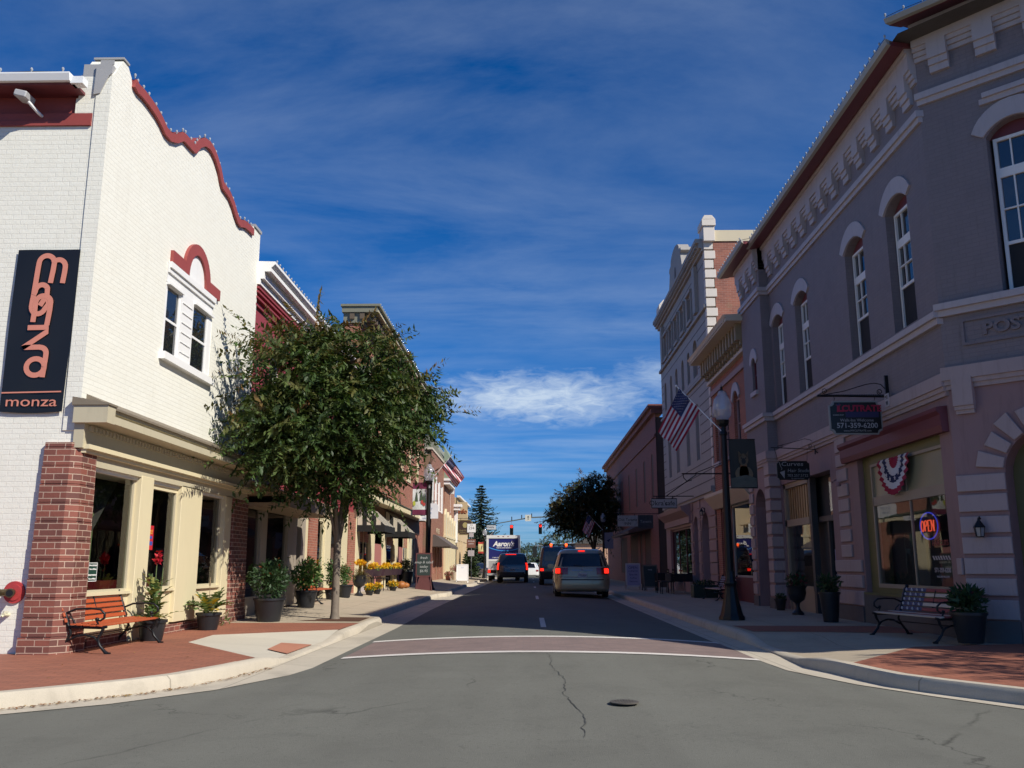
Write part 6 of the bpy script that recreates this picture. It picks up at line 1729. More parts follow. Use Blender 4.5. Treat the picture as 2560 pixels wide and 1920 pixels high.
window_box('short plum window box with orange-yellow flowers farthest along the brick shop', 37.9, 40.0, .80, YEL + ORG)
def chair(name, label, x, y, rz, cat, group=None, mat=None):
    r = empty(name, (0, 0, 0), 0, label, cat, group); m_ = mat or M_BLACK
    q = MB(); q.box((-.24, -.55, .43), (.24, .55, .46)); q.build('seat', m_, r)
    q = MB()
    for i in range(4): q.box((-.26, -.55, .52 + i * .095), (-.24, .55, .575 + i * .095))
    for y_ in (-.55, 0, .53): q.box((-.27, y_, .43), (-.24, y_ + .03, .92))
    q.build('backrest', m_, r)
    for x_ in (-.23, .20):
        for y_ in (-.54, .51):
            q = MB(); q.box((x_, y_, 0), (x_ + .03, y_ + .03, .43)); q.build('leg', m_, r)
    r.location = (x, y, pave_z(x, y)); r.rotation_euler = (0, 0, rz); return r
chair('garden_chair', 'black slatted two seat garden chair outside the striped awning shop', -5.45, 33.2, 0, 'garden seat')
shrub_pot('black tall planter with dull green shrub right of the garden seat', -5.5, 40.4, .24, .32, .62, (.36, .36, .28), 1.15, [(.11, .13, .05), (.08, .11, .04), (.16, .14, .06)], 500, .05)
for i, (x, y, rr, lab) in enumerate(((-5.2, 37.0, .2, 'larger dull orange pumpkin on the pavement beside the tall black planter'), (-5.15, 38.0, .15, 'smaller dull orange pumpkin on the pavement beside the tall black planter'))):
    r = empty('pumpkin', (x, y, pave_z(x, y)), 0, lab, 'pumpkin')
    q = MB(); n = 24; vs, fs = [], []
    for j in range(9):
        for k in range(n):
            a = 2 * math.pi * k / n; ph = math.pi * j / 8; ra = rr * math.sin(ph) * (1 - .10 * abs(math.sin(a * 4))) + .002
            vs.append((x + ra * math.cos(a), y + ra * math.sin(a), pave_z(x, y) + rr * .75 - rr * .75 * math.cos(ph)))
    for j in range(8):
        for k in range(n): fs.append((j * n + k, j * n + (k + 1) % n, (j + 1) * n + (k + 1) % n, (j + 1) * n + k))
    q.add(vs, fs); q.build('flesh', paint('pumpkin_orange', (.33, .12, .03), .5), r, smooth=60)
    q = MB(); q.tube([(x, y, pave_z(x, y) + rr * 1.45), (x + .02, y, pave_z(x, y) + rr * 1.75)], [.02, .015], 6); q.build('stem', M_DKBARK, r)
mum('terracotta pot with dusty pink flowers beside the lamp base', -5.15, 57.5, .135, .26, [(.42, .14, .12), (.36, .10, .10)], paint('terracotta', (.42, .17, .11), .8), h=.4)
mum('large pale stone pot of deep burgundy mums outside the far cream shop front', -4.95, 60.5, .135, .42, [(.30, .02, .06), (.36, .03, .08), (.22, .015, .04)], M_BEIGE, h=.62)
# right hand side plants
r = pot('garden_urn', 'black footed urn with trailing plant beside the hair studio window in the shade', 'urn', (5.88, 20.4, .135), .14, .21, .62, M_POT, PG, foot=True)
C, A, B, K = foliage_ball(260, (5.88, 20.4, .86), (.24, .24, .17), DEEP + [(.12, .10, .04), (.20, .04, .05)], .06, rngp); leaves_mesh('leaves', C, A, B, K, M_LEAF, r)
r = pot('planter', 'tall black planter with dark foliage in front of the studio door, by the striped bench', 'planter', (5.75, 17.8, .135), .14, .19, .56, M_POT, PG)
C, A, B, K = foliage_ball(300, (5.75, 17.8, .84), (.24, .24, .22), DEEP + [(.14, .12, .06)], .06, rngp); leaves_mesh('leaves', C, A, B, K, M_LEAF, r)
r = pot('planter', 'round black pot of dark bushy foliage right of the striped bench', 'planter', (6.16, 13.12, .135), .17, .235, .42, M_POT, PG)
C, A, B, K = foliage_ball(520, (6.16, 13.12, .70), (.27, .27, .24), DEEP, .06, rngp); leaves_mesh('leaves', C, A, B, K, M_LEAF, r)
r = pot('planter', 'small black pot at the foot of the projecting bay beside the arched grey door', 'planter', (6.05, 22.4, .135), .10, .14, .27, M_POT, PG)
C, A, B, K = foliage_ball(120, (6.05, 22.4, .45), (.13, .13, .10), DEEP, .04, rngp); leaves_mesh('leaves', C, A, B, K, M_LEAF, r)
r = empty('planter_box', (5.85, 31.0, .135), 0, 'long dark green planter box with low dark plants outside the small brick shop', 'planter box')
q = MB(); q.box((5.45, 30.7, .135), (6.25, 31.3, .55)); q.build('box', paint('deep_green_box', (.012, .028, .02), .5), r, bevel=.01)
C, A, B, K = foliage_ball(260, (5.85, 31.0, .6), (.42, .32, .12), DEEP, .05, rngp); leaves_mesh('leaves', C, A, B, K, M_LEAF, r)

# ------------------------------------------------------------------ boards, tables, signs
def sandwich(label, x, y, rz, w, h, fm, pm, lines=(), lm=None, spread=.24, grp='sandwich boards on the pavements', marks=True):
    r = empty('sandwich_board', (0, 0, 0), 0, label, 'sandwich board', grp)
    for sg in (-1, 1):
        def TT(s, d, z, sg=sg): return (s * -sg if sg == 1 else s, sg * (spread * (1 - z / h)) + sg * d, z)
        q = MB(TT); q.box((-w / 2, -.015, 0), (-w / 2 + .05, .015, h)); q.box((w / 2 - .05, -.015, 0), (w / 2, .015, h)); q.box((-w / 2, -.015, h - .06), (w / 2, .015, h)); q.box((-w / 2, -.015, .12), (w / 2, .015, .18))
        p = q.build('frame', fm, r)
        q = MB(TT); q.box((-w / 2 + .05, -.01, .18), (w / 2 - .05, .005, h - .06)); p = q.build('panel', pm, p)
        if sg == -1:
            for i, (tx, sz) in enumerate(lines):
                text(tx, lambda s, d, z, TT=TT: TT(s, d, z), 0, h - .2 - i * (h - .4) / max(1, len(lines)), sz, lm, 'lettering', p, d=.008)
    r.location = (x, y, .135); r.rotation_euler = (0, 0, rz); return r
M_CHALKB = paint('chalkboard', (.03, .045, .042), .6, .25, 4); M_CHALK = paint('chalk', (.45, .47, .46), .9)
# easel with chalkboard at the left lamp
r = empty('chalkboard_easel', (-4.4, 38.2, .135), 0, 'dark chalkboard with faint writing on a plum wooden stand beside the left street lamp', 'chalkboard')
T_ = FY(38.2)
M_PLUM = paint('plum_wood', (.13, .045, .045), .6, .2, 5)
q = MB(T_); q.box((-4.78, -.02, .72), (-4.12, .02, 1.70)); fr_ = q.build('frame', M_PLUM, r)
q = MB(T_); q.box((-4.73, .02, .78), (-4.17, .026, 1.65)); bd = q.build('board', M_CHALKB, fr_)
for i, tx in enumerate(('fresh', 'soup & salad', 'today', '$6.95')): text(tx, T_, -4.45, 1.50 - i * .18, .15, M_CHALK, 'lettering', bd, d=.028, shear=.2)
q = MB(T_); q.prism([(-4.62, .72), (-4.26, .72), (-4.10, .135), (-4.80, .135)], 1, -.20, .01); q.build('stand', M_PLUM, r)
q = MB(T_); q.tube([(-4.78, .02, .14), (-4.72, .02, .80)], .02, 5); q.tube([(-4.10, .02, .14), (-4.18, .02, .80)], .02, 5); q.build('leg', M_PLUM, r)
sandwich('plain white sandwich board on the far left corner', -4.2, 56.8, 0, .74, 1.12, M_WHITE, M_WHITE, (('Sale', .12),), paint('faint_blue', (.5, .55, .7), .7))
sandwich('shaded white framed sandwich board with blue lines outside the red brick row', 4.65, 41.5, R(0), .66, 1.15, paint('board_grey', (.42, .42, .42), .6), paint('board_blue_white', (.26, .26, .40), .6), (('OPEN', .16), ('LUNCH', .12), ('Specials', .12), ('Coffee', .11), ('Desserts', .10)), paint('navy_ink', (.03, .03, .08), .6))
sandwich('dark chalk sandwich board right of the blue lined one', 5.15, 39.5, R(4), .64, 1.08, paint('board_wood', (.16, .13, .10), .6), M_CHALKB, (('soup', .1),), M_CHALK)
TG = 'dark cafe tables outside the tall hall'
def cafe_table(label, x, y, w, l):
    r = empty('cafe_table', (0, 0, 0), 0, label, 'table', TG)
    q = MB(); q.box((-w / 2, -l / 2, .70), (w / 2, l / 2, .74)); q.box((-w / 2 - .01, -l / 2 - .01, .45), (w / 2 + .01, l / 2 + .01, .735)); q.build('cloth', paint('black_cloth', (.012, .012, .013), .8), r)
    for sx_ in (-1, 1):
        for sy in (-1, 1):
            q = MB(); q.tube([(sx_ * (w / 2 - .06), sy * (l / 2 - .06), 0), (sx_ * (w / 2 - .06), sy * (l / 2 - .06), .7)], .02, 6); q.build('leg', M_STEEL, r)
    r.location = (x, y, .135); return r
cafe_table('dark cloth covered table nearer the arched doors of the tall hall', 5.75, 35.6, .8, 1.5)
cafe_table('dark cloth covered table beyond it under the hall shop window', 5.75, 39.2, .8, 1.5)
for i, (x, y, rz, lab) in enumerate(((5.2, 35.0, 0, 'dark chair on the street side of the nearer hall table'), (5.2, 36.3, 0, 'second dark chair at the nearer hall table, behind the first'), (5.2, 39.6, 0, 'dark chair at the farther hall table'))):
    c = chair('cafe_chair', lab, x, y, rz + math.pi, 'chair', 'dark cafe chairs outside the tall hall')
    c.scale = (1, .42, 1)
r = empty('cafe_table', (-5.2, 66, .135), 0, 'small dark iron table by the far cream shop front', 'table')
q = MB(); q.lathe([(.38, .68), (.38, .71), (.001, .712)], (-5.1, 65, .135), 18); q.build('tabletop', M_BLACK, r)
q = MB(); q.tube([(-5.1, 65, .135), (-5.1, 65, .83)], .025, 6); q.tube([(-5.35, 65, .14), (-5.1, 65, .3), (-4.85, 65, .14)], .02, 5); q.build('leg', M_BLACK, r)
c = chair('cafe_chair', 'pale metal chair by the small iron table on the far left', -5.3, 63.9, R(180), 'chair', None, M_STEEL); c.scale = (1, .42, 1)

def board_sign(name, label, cat, x0, x1, z0, z1, y, bm, lines, lm, bracket=None, rim=None, shape='rect', th=.03):
    r = empty(name, ((x0 + x1) / 2, y, z0), 0, label, cat); T_ = FY(y)
    poly = rect(x0, x1, z0, z1)
    if shape == 'tomb':
        w = x1 - x0; poly = [(x0, z0), (x1, z0), (x1, z1 - w * .22)] + [(x1 - w * .18 + w * .18 * math.cos(R(a)), z1 - w * .22 + w * .16 * math.sin(R(a))) for a in range(15, 91, 15)] + [(x0 + w * .18 - w * .18 * math.cos(R(a)), z1 - w * .22 + w * .16 * math.sin(R(a))) for a in range(90, 0, -15)] + [(x0, z1 - w * .22)]
    if shape == 'notch': poly = notched(x0, x1, z0, z1, (z1 - z0) * .12)
    q = MB(T_); q.prism(poly, 1, -th / 2, th / 2); bd = q.build('board', bm, r)
    if rim:
        c = ((x0 + x1) / 2, (z0 + z1) / 2)
        q = MB(T_); cl = [(c[0] + (p[0] - c[0]) * .95, c[1] + (p[1] - c[1]) * .93) for p in poly]; q.ribbon(cl + [cl[0]], .03, th / 2, th / 2 + .006); q.build('rim', rim, bd)
    for tx, fx, fz, sz in lines: text(tx, T_, x0 + (x1 - x0) * fx, z0 + (z1 - z0) * fz, sz, lm, 'lettering', bd, d=th / 2 + .004)
    if bracket:
        q = MB(T_)
        for a, c_ in bracket: q.tube([(a[0], 0, a[1]), (c_[0], 0, c_[1])], .018, 6)
        q.build('bracket', M_BLACK, r)
    return r
board_sign('hanging_sign', 'white tombstone shaped hanging sign with blue script beside the left street lamp', 'sign', -5.82, -4.72, 3.55, 4.4, 46.5, paint('sign_white', (.72, .73, .76), .5), [("Simply", .5, .62, .20), ('Sweet', .5, .35, .17)], paint('script_blue', (.25, .32, .5), .6), [((-5.85, 4.45), (-4.8, 4.45)), ((-5.5, 4.45), (-5.5, 4.3)), ((-5.0, 4.45), (-5.0, 4.3))], shape='tomb')
board_sign('hanging_sign', 'small white oval hanging sign under the maroon banner', 'sign', -5.3, -4.75, 3.28, 3.50, 43, MATS['sign_white'], [('cafe', .5, .5, .12)], MATS['script_blue'], [((-5.85, 3.55), (-4.75, 3.55)), ((-5.0, 3.55), (-5.0, 3.45))], shape='notch')
board_sign('hanging_sign', 'pale rectangular hanging sign with dark script below a green bracket on the tall hall', 'sign', 4.62, 5.62, 3.32, 3.70, 34.5, paint('sign_pale', (.38, .38, .36), .6), [("Okra's", .28, .5, .26), ('cafe', .72, .5, .24)], M_BLACK, [((4.7, 3.78), (6.38, 3.78)), ((4.85, 3.78), (4.85, 3.68)), ((5.45, 3.78), (5.45, 3.68)), ((5.2, 3.78), (6.38, 4.6))], rim=M_BLACK)
r = empty('iron_bracket', (6.3, 25.2, 4.0), 0, 'thin black iron bracket with lantern hook reaching over the pavement behind the right lamp', 'bracket')
q = MB(FY(27.0)); q.tube([(4.56, 0, 3.89), (6.36, 0, 3.89)], .022, 6); q.tube([(4.6, 0, 3.88), (4.62, 0, 3.76), (4.72, 0, 3.66), (4.86, 0, 3.70)], .014, 6); q.tube([(4.9, 0, 3.88), (6.36, 0, 4.45)], .012, 6); q.build('bar', M_BLACK, r)
board_sign('hanging_sign', 'long dark sign with pale painted figures hanging across the pavement by the red brick row', 'sign', 4.35, 5.35, 3.08, 3.62, 45, paint('sign_pale_art', (.30, .32, .32), .6, .5, 6), [('Old Towne', .5, .6, .2), ('INN', .5, .25, .18)], M_BLACK, [((4.3, 3.7), (6.38, 3.7)), ((4.5, 3.7), (4.5, 3.6)), ((5.2, 3.7), (5.2, 3.6))])
board_sign('hanging_sign', 'dark painted sign with grey swirls next to the pale one by the red brick row', 'sign', 5.40, 6.15, 3.0, 3.66, 45.3, paint('sign_dark_art', (.06, .06, .065), .6, .6, 9), [('Tavern', .5, .5, .2)], M_SGREY)
board_sign('historical_marker', 'brown shield like town sign with gilt rim and emblem hanging at the far left corner', 'sign', -5.75, -4.55, 3.55, 4.75, 72, paint('marker_brown', (.06, .035, .025), .6), [('OLD TOWN', .5, .28, .16), ('HISTORIC DISTRICT', .5, .14, .09)], paint('gilt', (.40, .33, .14), .4), [((-5.85, 4.85), (-4.6, 4.85)), ((-5.5, 4.85), (-5.5, 4.7)), ((-4.8, 4.85), (-4.8, 4.7))], rim=MATS['gilt'], shape='notch')
q = MB(FY(72)); q.prism(ell(-5.15, 4.32, .20, .22), 1, .015, .03); q.build('emblem', MATS['gilt'], bpy.data.objects['historical_marker'])
# route signs on a post
r = empty('route_sign', (-4.6, 72, .135), 0, 'steel post with white route marker above brown and grey plates, far left corner', 'road sign')
q = MB(); q.box((-4.66, 71.97, .135), (-4.60, 72.0, 4.5)); q.build('post', M_STEEL, r)
T_ = FY(71.95)
for nm, x0, x1, z0, z1, m_ in (('route_plate', -4.98, -4.30, 3.75, 4.42, M_WHITE), ('arrow_plate', -4.82, -4.46, 3.38, 3.70, M_PALE), ('brown_plate', -5.0, -4.3, 2.55, 3.22, paint('plate_brown', (.20, .085, .06), .6)), ('grey_plate', -4.9, -4.4, 1.9, 2.35, M_PALE)):
    q = MB(T_); q.box((x0, 0, z0), (x1, .012, z1)); p = q.build(nm, m_, r)
    if nm == 'route_plate': text('234', T_, -4.64, 4.08, .30, M_BLACK, 'lettering', p, d=.014); text('BUS', T_, -4.64, 4.32, .12, M_BLACK, 'lettering', p, d=.014)
    if nm == 'brown_plate': text('MUSEUM', T_, -4.65, 3.05, .13, M_WHITE, 'lettering', p, d=.014); text('DEPOT', T_, -4.65, 2.85, .13, M_WHITE, 'lettering', p, d=.014)
# ------------------------------------------------------------------ signals on a mast arm
r = empty('signal_mast', (9.5, 100, 0), 0, 'long curved signal mast arm reaching in from the right over the far crossing', 'signal mast')
q = MB(); q.tube([(9.5, 100, 0), (9.5, 100, 5.2), (9.2, 100, 5.9), (8.5, 100, 6.3), (4, 100, 6.55), (0, 100, 6.35), (-3.4, 100, 5.75)], [.14, .12, .11, .10, .085, .07, .05], 8); q.build('arm', paint('dull_green_mast', (.14, .16, .14), .5), r, smooth=50)
q = MB()
for x, z in ((-2.0, 6.0), (-.9, 6.2), (.2, 6.35)): q.box((x - .05, 99.95, z), (x + .05, 100.05, z + .45))
q.build('detector', M_BLACKPL, r)
sg = empty('traffic_signal', (0, 0, 0), 0, 'x', 'traffic signal', 'red traffic signals over the far crossing')
q = MB(); q.box((-.19, -.02, -.55), (.19, .18, .55)); q.build('housing', paint('signal_black', (.015, .017, .015), .5), sg, bevel=.02)
q = MB()
for z in (.36, 0, -.36):
    vs = [(.16 * math.cos(R(a)), -.02, z + .16 * math.sin(R(a))) for a in range(-20, 201, 20)] + [(.16 * math.cos(R(a)), -.22, z - .02 + .16 * math.sin(R(a))) for a in range(-20, 201, 20)]
    q.add(vs, [(i, i + 1, 13 + i, 12 + i) for i in range(11)])
q.build('visor', MATS['signal_black'], sg)
q = MB(); q.tube([(0, -.02, .36), (0, -.035, .36)], .15, 16); q.build('red_lens', glow('signal_red', (1, .03, .02), 2.6), sg)
q = MB(); q.tube([(0, -.02, 0), (0, -.035, 0)], .15, 14); q.tube([(0, -.02, -.36), (0, -.035, -.36)], .15, 14); q.build('dark_lens', M_DKGREEN, sg)
q = MB(); q.tube([(0, .08, .55), (0, .08, 1.25)], .025, 6); q.build('hanger', M_STEEL, sg)
sg.location = (-2.02, 99.9, 5.0); sg['label'] = 'red traffic signal hanging left of the lane sign on the mast arm'
s2 = copy_tree(sg); s2.location = (1.15, 99.9, 5.1); s2['label'] = 'red traffic signal hanging right of the lane sign, beside the dark tree'
r = empty('lane_sign', (-.2, 99.9, 5.9), 0, 'small white lane arrow sign on the mast arm between the two signals', 'road sign')
q = MB(FY(99.85)); q.box((-.52, 0, 5.95), (.14, .02, 6.65)); p = q.build('plate', paint('sign_bone', (.60, .58, .48), .6), r)
q = MB(FY(99.83)); q.box((-.22, 0, 6.1), (-.16, .01, 6.4)); q.prism([(-.30, 6.38), (-.08, 6.38), (-.19, 6.55)], 1, 0, .01); q.build('arrow', M_BLACK, p)
board_sign('street_name_sign', 'pale street name plate reading MAIN hanging at the tip of the mast arm', 'street sign', -4.75, -3.75, 5.05, 5.5, 99.8, paint('sign_grey_white', (.52, .52, .50), .6), [('MAIN', .42, .5, .30)], M_BLACK, [((-4.3, 5.5), (-3.4, 5.75))])
r = empty('traffic_signal', (.7, 112, 0), 0, 'dark back of a far traffic signal seen beyond the crossing', 'traffic signal')
q = MB(); q.box((.35, 111.9, 2.15), (.85, 112.1, 3.45)); q.build('housing', MATS['signal_black'], r); q = MB(); q.tube([(.6, 112, 3.5), (2.5, 112, 3.6), (9, 112, 4.1), (9, 112, 0)], .07, 6); q.build('arm', M_STEEL, r)
# ------------------------------------------------------------------ vehicles (rear at local y = 0, nose towards +y)
M_TYRE = paint('tyre_rubber', (.018, .018, .019), .8, .15, 12)
M_RIM = paint('alloy_rim', (.38, .39, .40), .3, .08, 6, metal=.8)
M_CARBLACK = paint('black_car_paint', (.010, .010, .012), .16, .06, 2, spec=.6, coat=1.0)
M_CARGOLD = paint('champagne_car_paint', (.34, .285, .18), .28, .05, 2, spec=.6, metal=.35, coat=.8)
M_CARDARK = paint('dark_charcoal_car_paint', (.020, .018, .020), .22, .08, 2, spec=.6, coat=.8)
M_CARWHITE = paint('white_vehicle_paint', (.70, .70, .68), .35, .04, 2, coat=.4)
G_CAR = glass('car_glass', ior=1.5, dark=(.008, .008, .011))
M_TAIL = glow('tail_lamp_lit', (1.0, .022, .012), 1.7)
M_TAILDIM = paint('tail_lamp_red', (.20, .010, .012), .15, .1, 20, spec=.8)
M_AMBER = glow('roof_lamp_lit', (1.0, .10, .02), 3.0)
M_PLATE = paint('number_plate', (.45, .47, .50), .4, .05, 8)
def outline(w, yr, yf, r, n=6):
    pts = []
    for cx, cy, a0 in ((w - r, yf - r, 0), (-w + r, yf - r, 90), (-w + r, yr + r, 180), (w - r, yr + r, 270)):
        for i in range(n):
            a = R(a0 + 90 * i / (n - 1)); pts.append((cx + r * math.cos(a), cy + r * math.sin(a)))
    return pts
def body(layers, mat, root, name='body'):
    """layers: (z, half width, rear y, front y, corner radius)"""
    q = MB(); vs, fs = [], []
    for z, w, yr, yf, r in layers: vs += [(x, y, z) for x, y in outline(w, yr, yf, r)]
    n = 24
    for i in range(len(layers) - 1):
        for k in range(n): fs.append((i * n + k, i * n + (k + 1) % n, (i + 1) * n + (k + 1) % n, (i + 1) * n + k))
    fs.append(tuple(range(n - 1, -1, -1))); fs.append(tuple((len(layers) - 1) * n + k for k in range(n)))
    q.add(vs, fs); return q.build(name, mat, root, smooth=32)
def lay(layers, z):
    for a, b_ in zip(layers[:-1], layers[1:]):
        if a[0] <= z <= b_[0]:
            f = (z - a[0]) / max(1e-6, b_[0] - a[0]); return [a[k] + (b_[k] - a[k]) * f for k in range(5)]
    return list(layers[-1])
def rear_panel(name, layers, mat, root, zs, xf0, xf1, proud=.012, nx=6):
    """panel lying on the rear face between heights zs, x as fraction of the half width"""
    q = MB(); vs, fs = [], []
    for z in zs:
        _, w, yr, yf, r = lay(layers, z)
        for i in range(nx + 1):
            x = w * (xf0 + (xf1 - xf0) * i / nx); y = yr
            if abs(x) > w - r: y = yr + r - math.sqrt(max(0, r * r - (abs(x) - (w - r)) ** 2))
            vs.append((x, y - proud, z))
    for j in range(len(zs) - 1):
        for i in range(nx): k = j * (nx + 1) + i; fs.append((k, k + 1, k + nx + 2, k + nx + 1))
    q.add(vs, fs); return q.build(name, mat, root, smooth=40)
def side_panel(name, layers, mat, root, z0, z1, y0f, y1f, sg, proud=.012, shear=(0, 0)):
    q = MB(); vs = []
    a, b_ = lay(layers, z0), lay(layers, z1)
    vs = [(sg * (a[1] + proud), y0f, z0), (sg * (a[1] + proud), y1f, z0), (sg * (b_[1] + proud), y1f + shear[1], z1), (sg * (b_[1] + proud), y0f + shear[0], z1)]
    q.add(vs, [(0, 1, 2, 3)]); return q.build(name, mat, root)
def wheels(root, hw, ys, rr, wd=.22):
    for y in ys:
        for sg in (-1, 1):
            q = MB(lambda x, yy, z, y=y, sg=sg: (sg * (hw - wd / 2 + x), y + yy, rr + z))
            q.tube([(-wd / 2, 0, 0), (-wd / 2 + .03, 0, 0), (wd / 2 - .03, 0, 0), (wd / 2, 0, 0)], [rr * .94, rr, rr, rr * .94], 24)
            w = q.build('wheel', M_TYRE, root, smooth=40)
            q = MB(lambda x, yy, z, y=y, sg=sg: (sg * (hw - wd / 2 + x), y + yy, rr + z))
            q.tube([(wd / 2 - .02, 0, 0), (wd / 2 + .006, 0, 0)], [rr * .62, rr * .58], 20)
            for k in range(5):
                a = 2 * math.pi * k / 5; q.box((wd / 2, math.cos(a) * rr * .3 - .03, math.sin(a) * rr * .3 - .03), (wd / 2 + .014, math.cos(a) * rr * .3 + .03, math.sin(a) * rr * .3 + .03))
            q.build('rim', M_RIM, w)
def mirrors(root, w, y, z, mat):
    for sg in (-1, 1):
        q = MB(); q.box((sg * w if sg > 0 else -w - .24, y, z), (w + .24 if sg > 0 else -w, y + .09, z + .17)); q.build('wing_mirror', mat, root, bevel=.03, seg=2)
def lamp(root, name, layers, zs, xa, xb, lit=None, mat=M_TAILDIM):
    for sg in (-1, 1):
        o = rear_panel(name, layers, mat, root, zs, sg * xa, sg * xb, .020, 5)
        if lit:
            rear_panel('lit_lamp', layers, M_TAIL, o, lit[0], sg * lit[1], sg * lit[2], .028, 3)
# champagne minivan
v = empty('minivan', (0, 0, 0), 0, 'champagne coloured minivan with lit brake lamps waiting in the right lane', 'minivan')
L = [(.22, .90, .10, 4.95, .25), (.30, .96, .02, 5.05, .25), (.52, .985, .00, 5.1, .28), (.72, .99, .03, 5.08, .30), (.74, .985, .10, 5.06, .28), (.95, .985, .12, 4.95, .30), (1.06, .975, .15, 4.2, .30), (1.10, .965, .17, 4.05, .30), (1.40, .88, .32, 3.45, .28), (1.60, .80, .46, 2.95, .28), (1.68, .74, .56, 2.75, .30), (1.72, .62, .75, 2.5, .32), (1.735, .30, 1.2, 2.1, .3)]
body(L, M_CARGOLD, v)
rw_ = rear_panel('rear_window', L, G_CAR, v, (1.10, 1.25, 1.40, 1.56), -.90, .90, .012, 10)
q = MB(); q.tube([(.02, .13, 1.12), (-.30, .145, 1.16)], .010, 5); q.build('wiper', M_BLACK, rw_)
lamp(v, 'tail_lamp', L, (.82, .90, 1.0, 1.06), .52, 1.0, ((.86, .95, 1.03), .80, .97))
rear_panel('high_brake_lamp', L, M_TAIL, v, (1.635, 1.668), -.16, .16, .03, 4)
rear_panel('plate_recess', L, M_CARGOLD, v, (.74, .86), -.36, .36, -.01, 4)
q = MB(); q.box((-.155, .055, .72), (.155, .075, .875)); np_ = q.build('number_plate', M_PLATE, v)
text('YTE-3024', FY(.055), 0, .79, .085, paint('plate_ink', (.05, .06, .12), .5), 'lettering', np_, d=.003, sx=.8)
rear_panel('chrome_strip', L, M_STEEL, v, (.955, .985), -.38, .38, .022, 6)
rear_panel('hatch_gap', L, M_BLACK, v, (.722, .738), -.80, .80, .006, 8)
rear_panel('bumper_top', L, M_BLACKPL, v, (.62, .66), -.93, .93, .006, 10); rear_panel('lower_bumper', L, M_BLACKPL, v, (.23, .32), -.8, .8, .004, 8)
q = MB(); q.tube([(-.05, .08, 1.0), (0, .085, .985), (.05, .08, 1.0)], .008, 4); q.tube([(0, .085, 1.02), (0, .085, .97)], .008, 4); q.build('emblem', M_RIM, v)
for sg in (-1, 1):
    for a, b_, sh in ((.62, 1.75, (.10, -.02)), (1.80, 2.75, (0, 0)), (2.80, 3.6, (0, -.35))): side_panel('side_window', L, G_CAR, v, 1.12, 1.50, a, b_, sg, .010, sh)
    q = MB(); q.tube([(sg * .66, .9, 1.74), (sg * .70, 1.0, 1.765), (sg * .70, 2.4, 1.765), (sg * .66, 2.5, 1.74)], .016, 6); q.build('roof_rail', M_CARGOLD, v)
wheels(v, .97, (.98, 4.0), .335); mirrors(v, .95, 3.45, 1.02, M_CARGOLD)
v.location = (1.86, 32.6, .055); v.rotation_euler = (0, 0, R(-.5))
# black sport utility
v = empty('sport_utility_car', (0, 0, 0), 0, 'black sport utility car with lit brake lamps in the left lane behind the box truck', 'car')
L = [(.34, .92, .12, 4.9, .16), (.42, .99, .03, 5.05, .18), (.66, 1.01, .0, 5.1, .2), (.78, 1.01, .03, 5.1, .2), (1.05, 1.01, .05, 5.05, .2), (1.12, 1.0, .06, 4.0, .2), (1.20, .98, .08, 3.85, .2), (1.66, .87, .22, 3.25, .2), (1.80, .81, .32, 3.0, .22), (1.86, .74, .45, 2.8, .25), (1.89, .5, .8, 2.5, .25)]
body(L, M_CARBLACK, v)
rear_panel('rear_window', L, G_CAR, v, (1.18, 1.4, 1.66), -.88, .88, .012, 8)
lamp(v, 'tail_lamp', L, (.82, 1.0, 1.2, 1.30), .84, 1.0, ((.84, 1.05, 1.28), .87, .98))
rear_panel('high_brake_lamp', L, M_TAIL, v, (1.80, 1.83), -.55, .30, .03, 6)
rear_panel('chrome_strip', L, M_STEEL, v, (.93, .955), -.45, .45, .02, 6); rear_panel('bumper', L, M_BLACKPL, v, (.42, .56, .70), -.96, .96, .02, 8)
q = MB(); q.box((-.155, .0, .77), (.155, .02, .90)); np_ = q.build('number_plate', paint('dim_plate', (.22, .24, .26), .5), v)
text('VHM 3648', FY(0.0), 0, .83, .075, M_BLACK, 'lettering', np_, d=.003, sx=.8)
for sg in (-1, 1):
    for a, b_ in ((.55, 1.5), (1.6, 2.5), (2.56, 3.3)): side_panel('side_window', L, G_CAR, v, 1.22, 1.68, a, b_, sg, .010, (.08 if a < 1 else 0, -.3 if a > 2.5 else 0))
    q = MB(); q.tube([(sg * .70, .7, 1.90), (sg * .72, .8, 1.94), (sg * .72, 2.6, 1.94), (sg * .70, 2.7, 1.9)], .018, 6); q.build('roof_rail', M_BLACK, v)
wheels(v, 1.0, (1.05, 4.1), .40, .27); mirrors(v, .97, 3.35, 1.12, M_BLACK)
v.location = (-1.13, 58.5, .07)
# tall dark van with lamps on the roof
v = empty('utility_van', (0, 0, 0), 0, 'tall dark boxy van with two lit lamps on its roof rack, ahead of the minivan', 'van')
L = [(.36, 1.0, .1, 5.2, .12), (.46, 1.08, .03, 5.3, .14), (.70, 1.10, .0, 5.3, .14), (1.10, 1.10, .02, 5.2, .14), (1.20, 1.09, .03, 4.4, .14), (1.9, .99, .10, 3.8, .16), (2.12, .93, .16, 3.6, .18), (2.20, .84, .28, 3.4, .2)]
body(L, M_CARDARK, v)
rear_panel('rear_window', L, G_CAR, v, (1.38, 1.9), -.78, .78, .012, 6)
lamp(v, 'tail_lamp', L, (.80, .98), .74, .97, ((.82, .96), .78, .95)); rear_panel('bumper', L, M_BLACKPL, v, (.46, .6, .74), -.97, .97, .025, 8)
rear_panel('door_gap', L, M_BLACK, v, (.75, 1.3), -.008, .008, .014, 1)
q = MB(); q.box((-.15, -.02, .80), (.15, .0, .94)); q.build('number_plate', MATS['dim_plate'], v)
q = MB()
for y in (.5, 1.6, 2.7): q.box((-.86, y, 2.27), (.86, y + .05, 2.31))
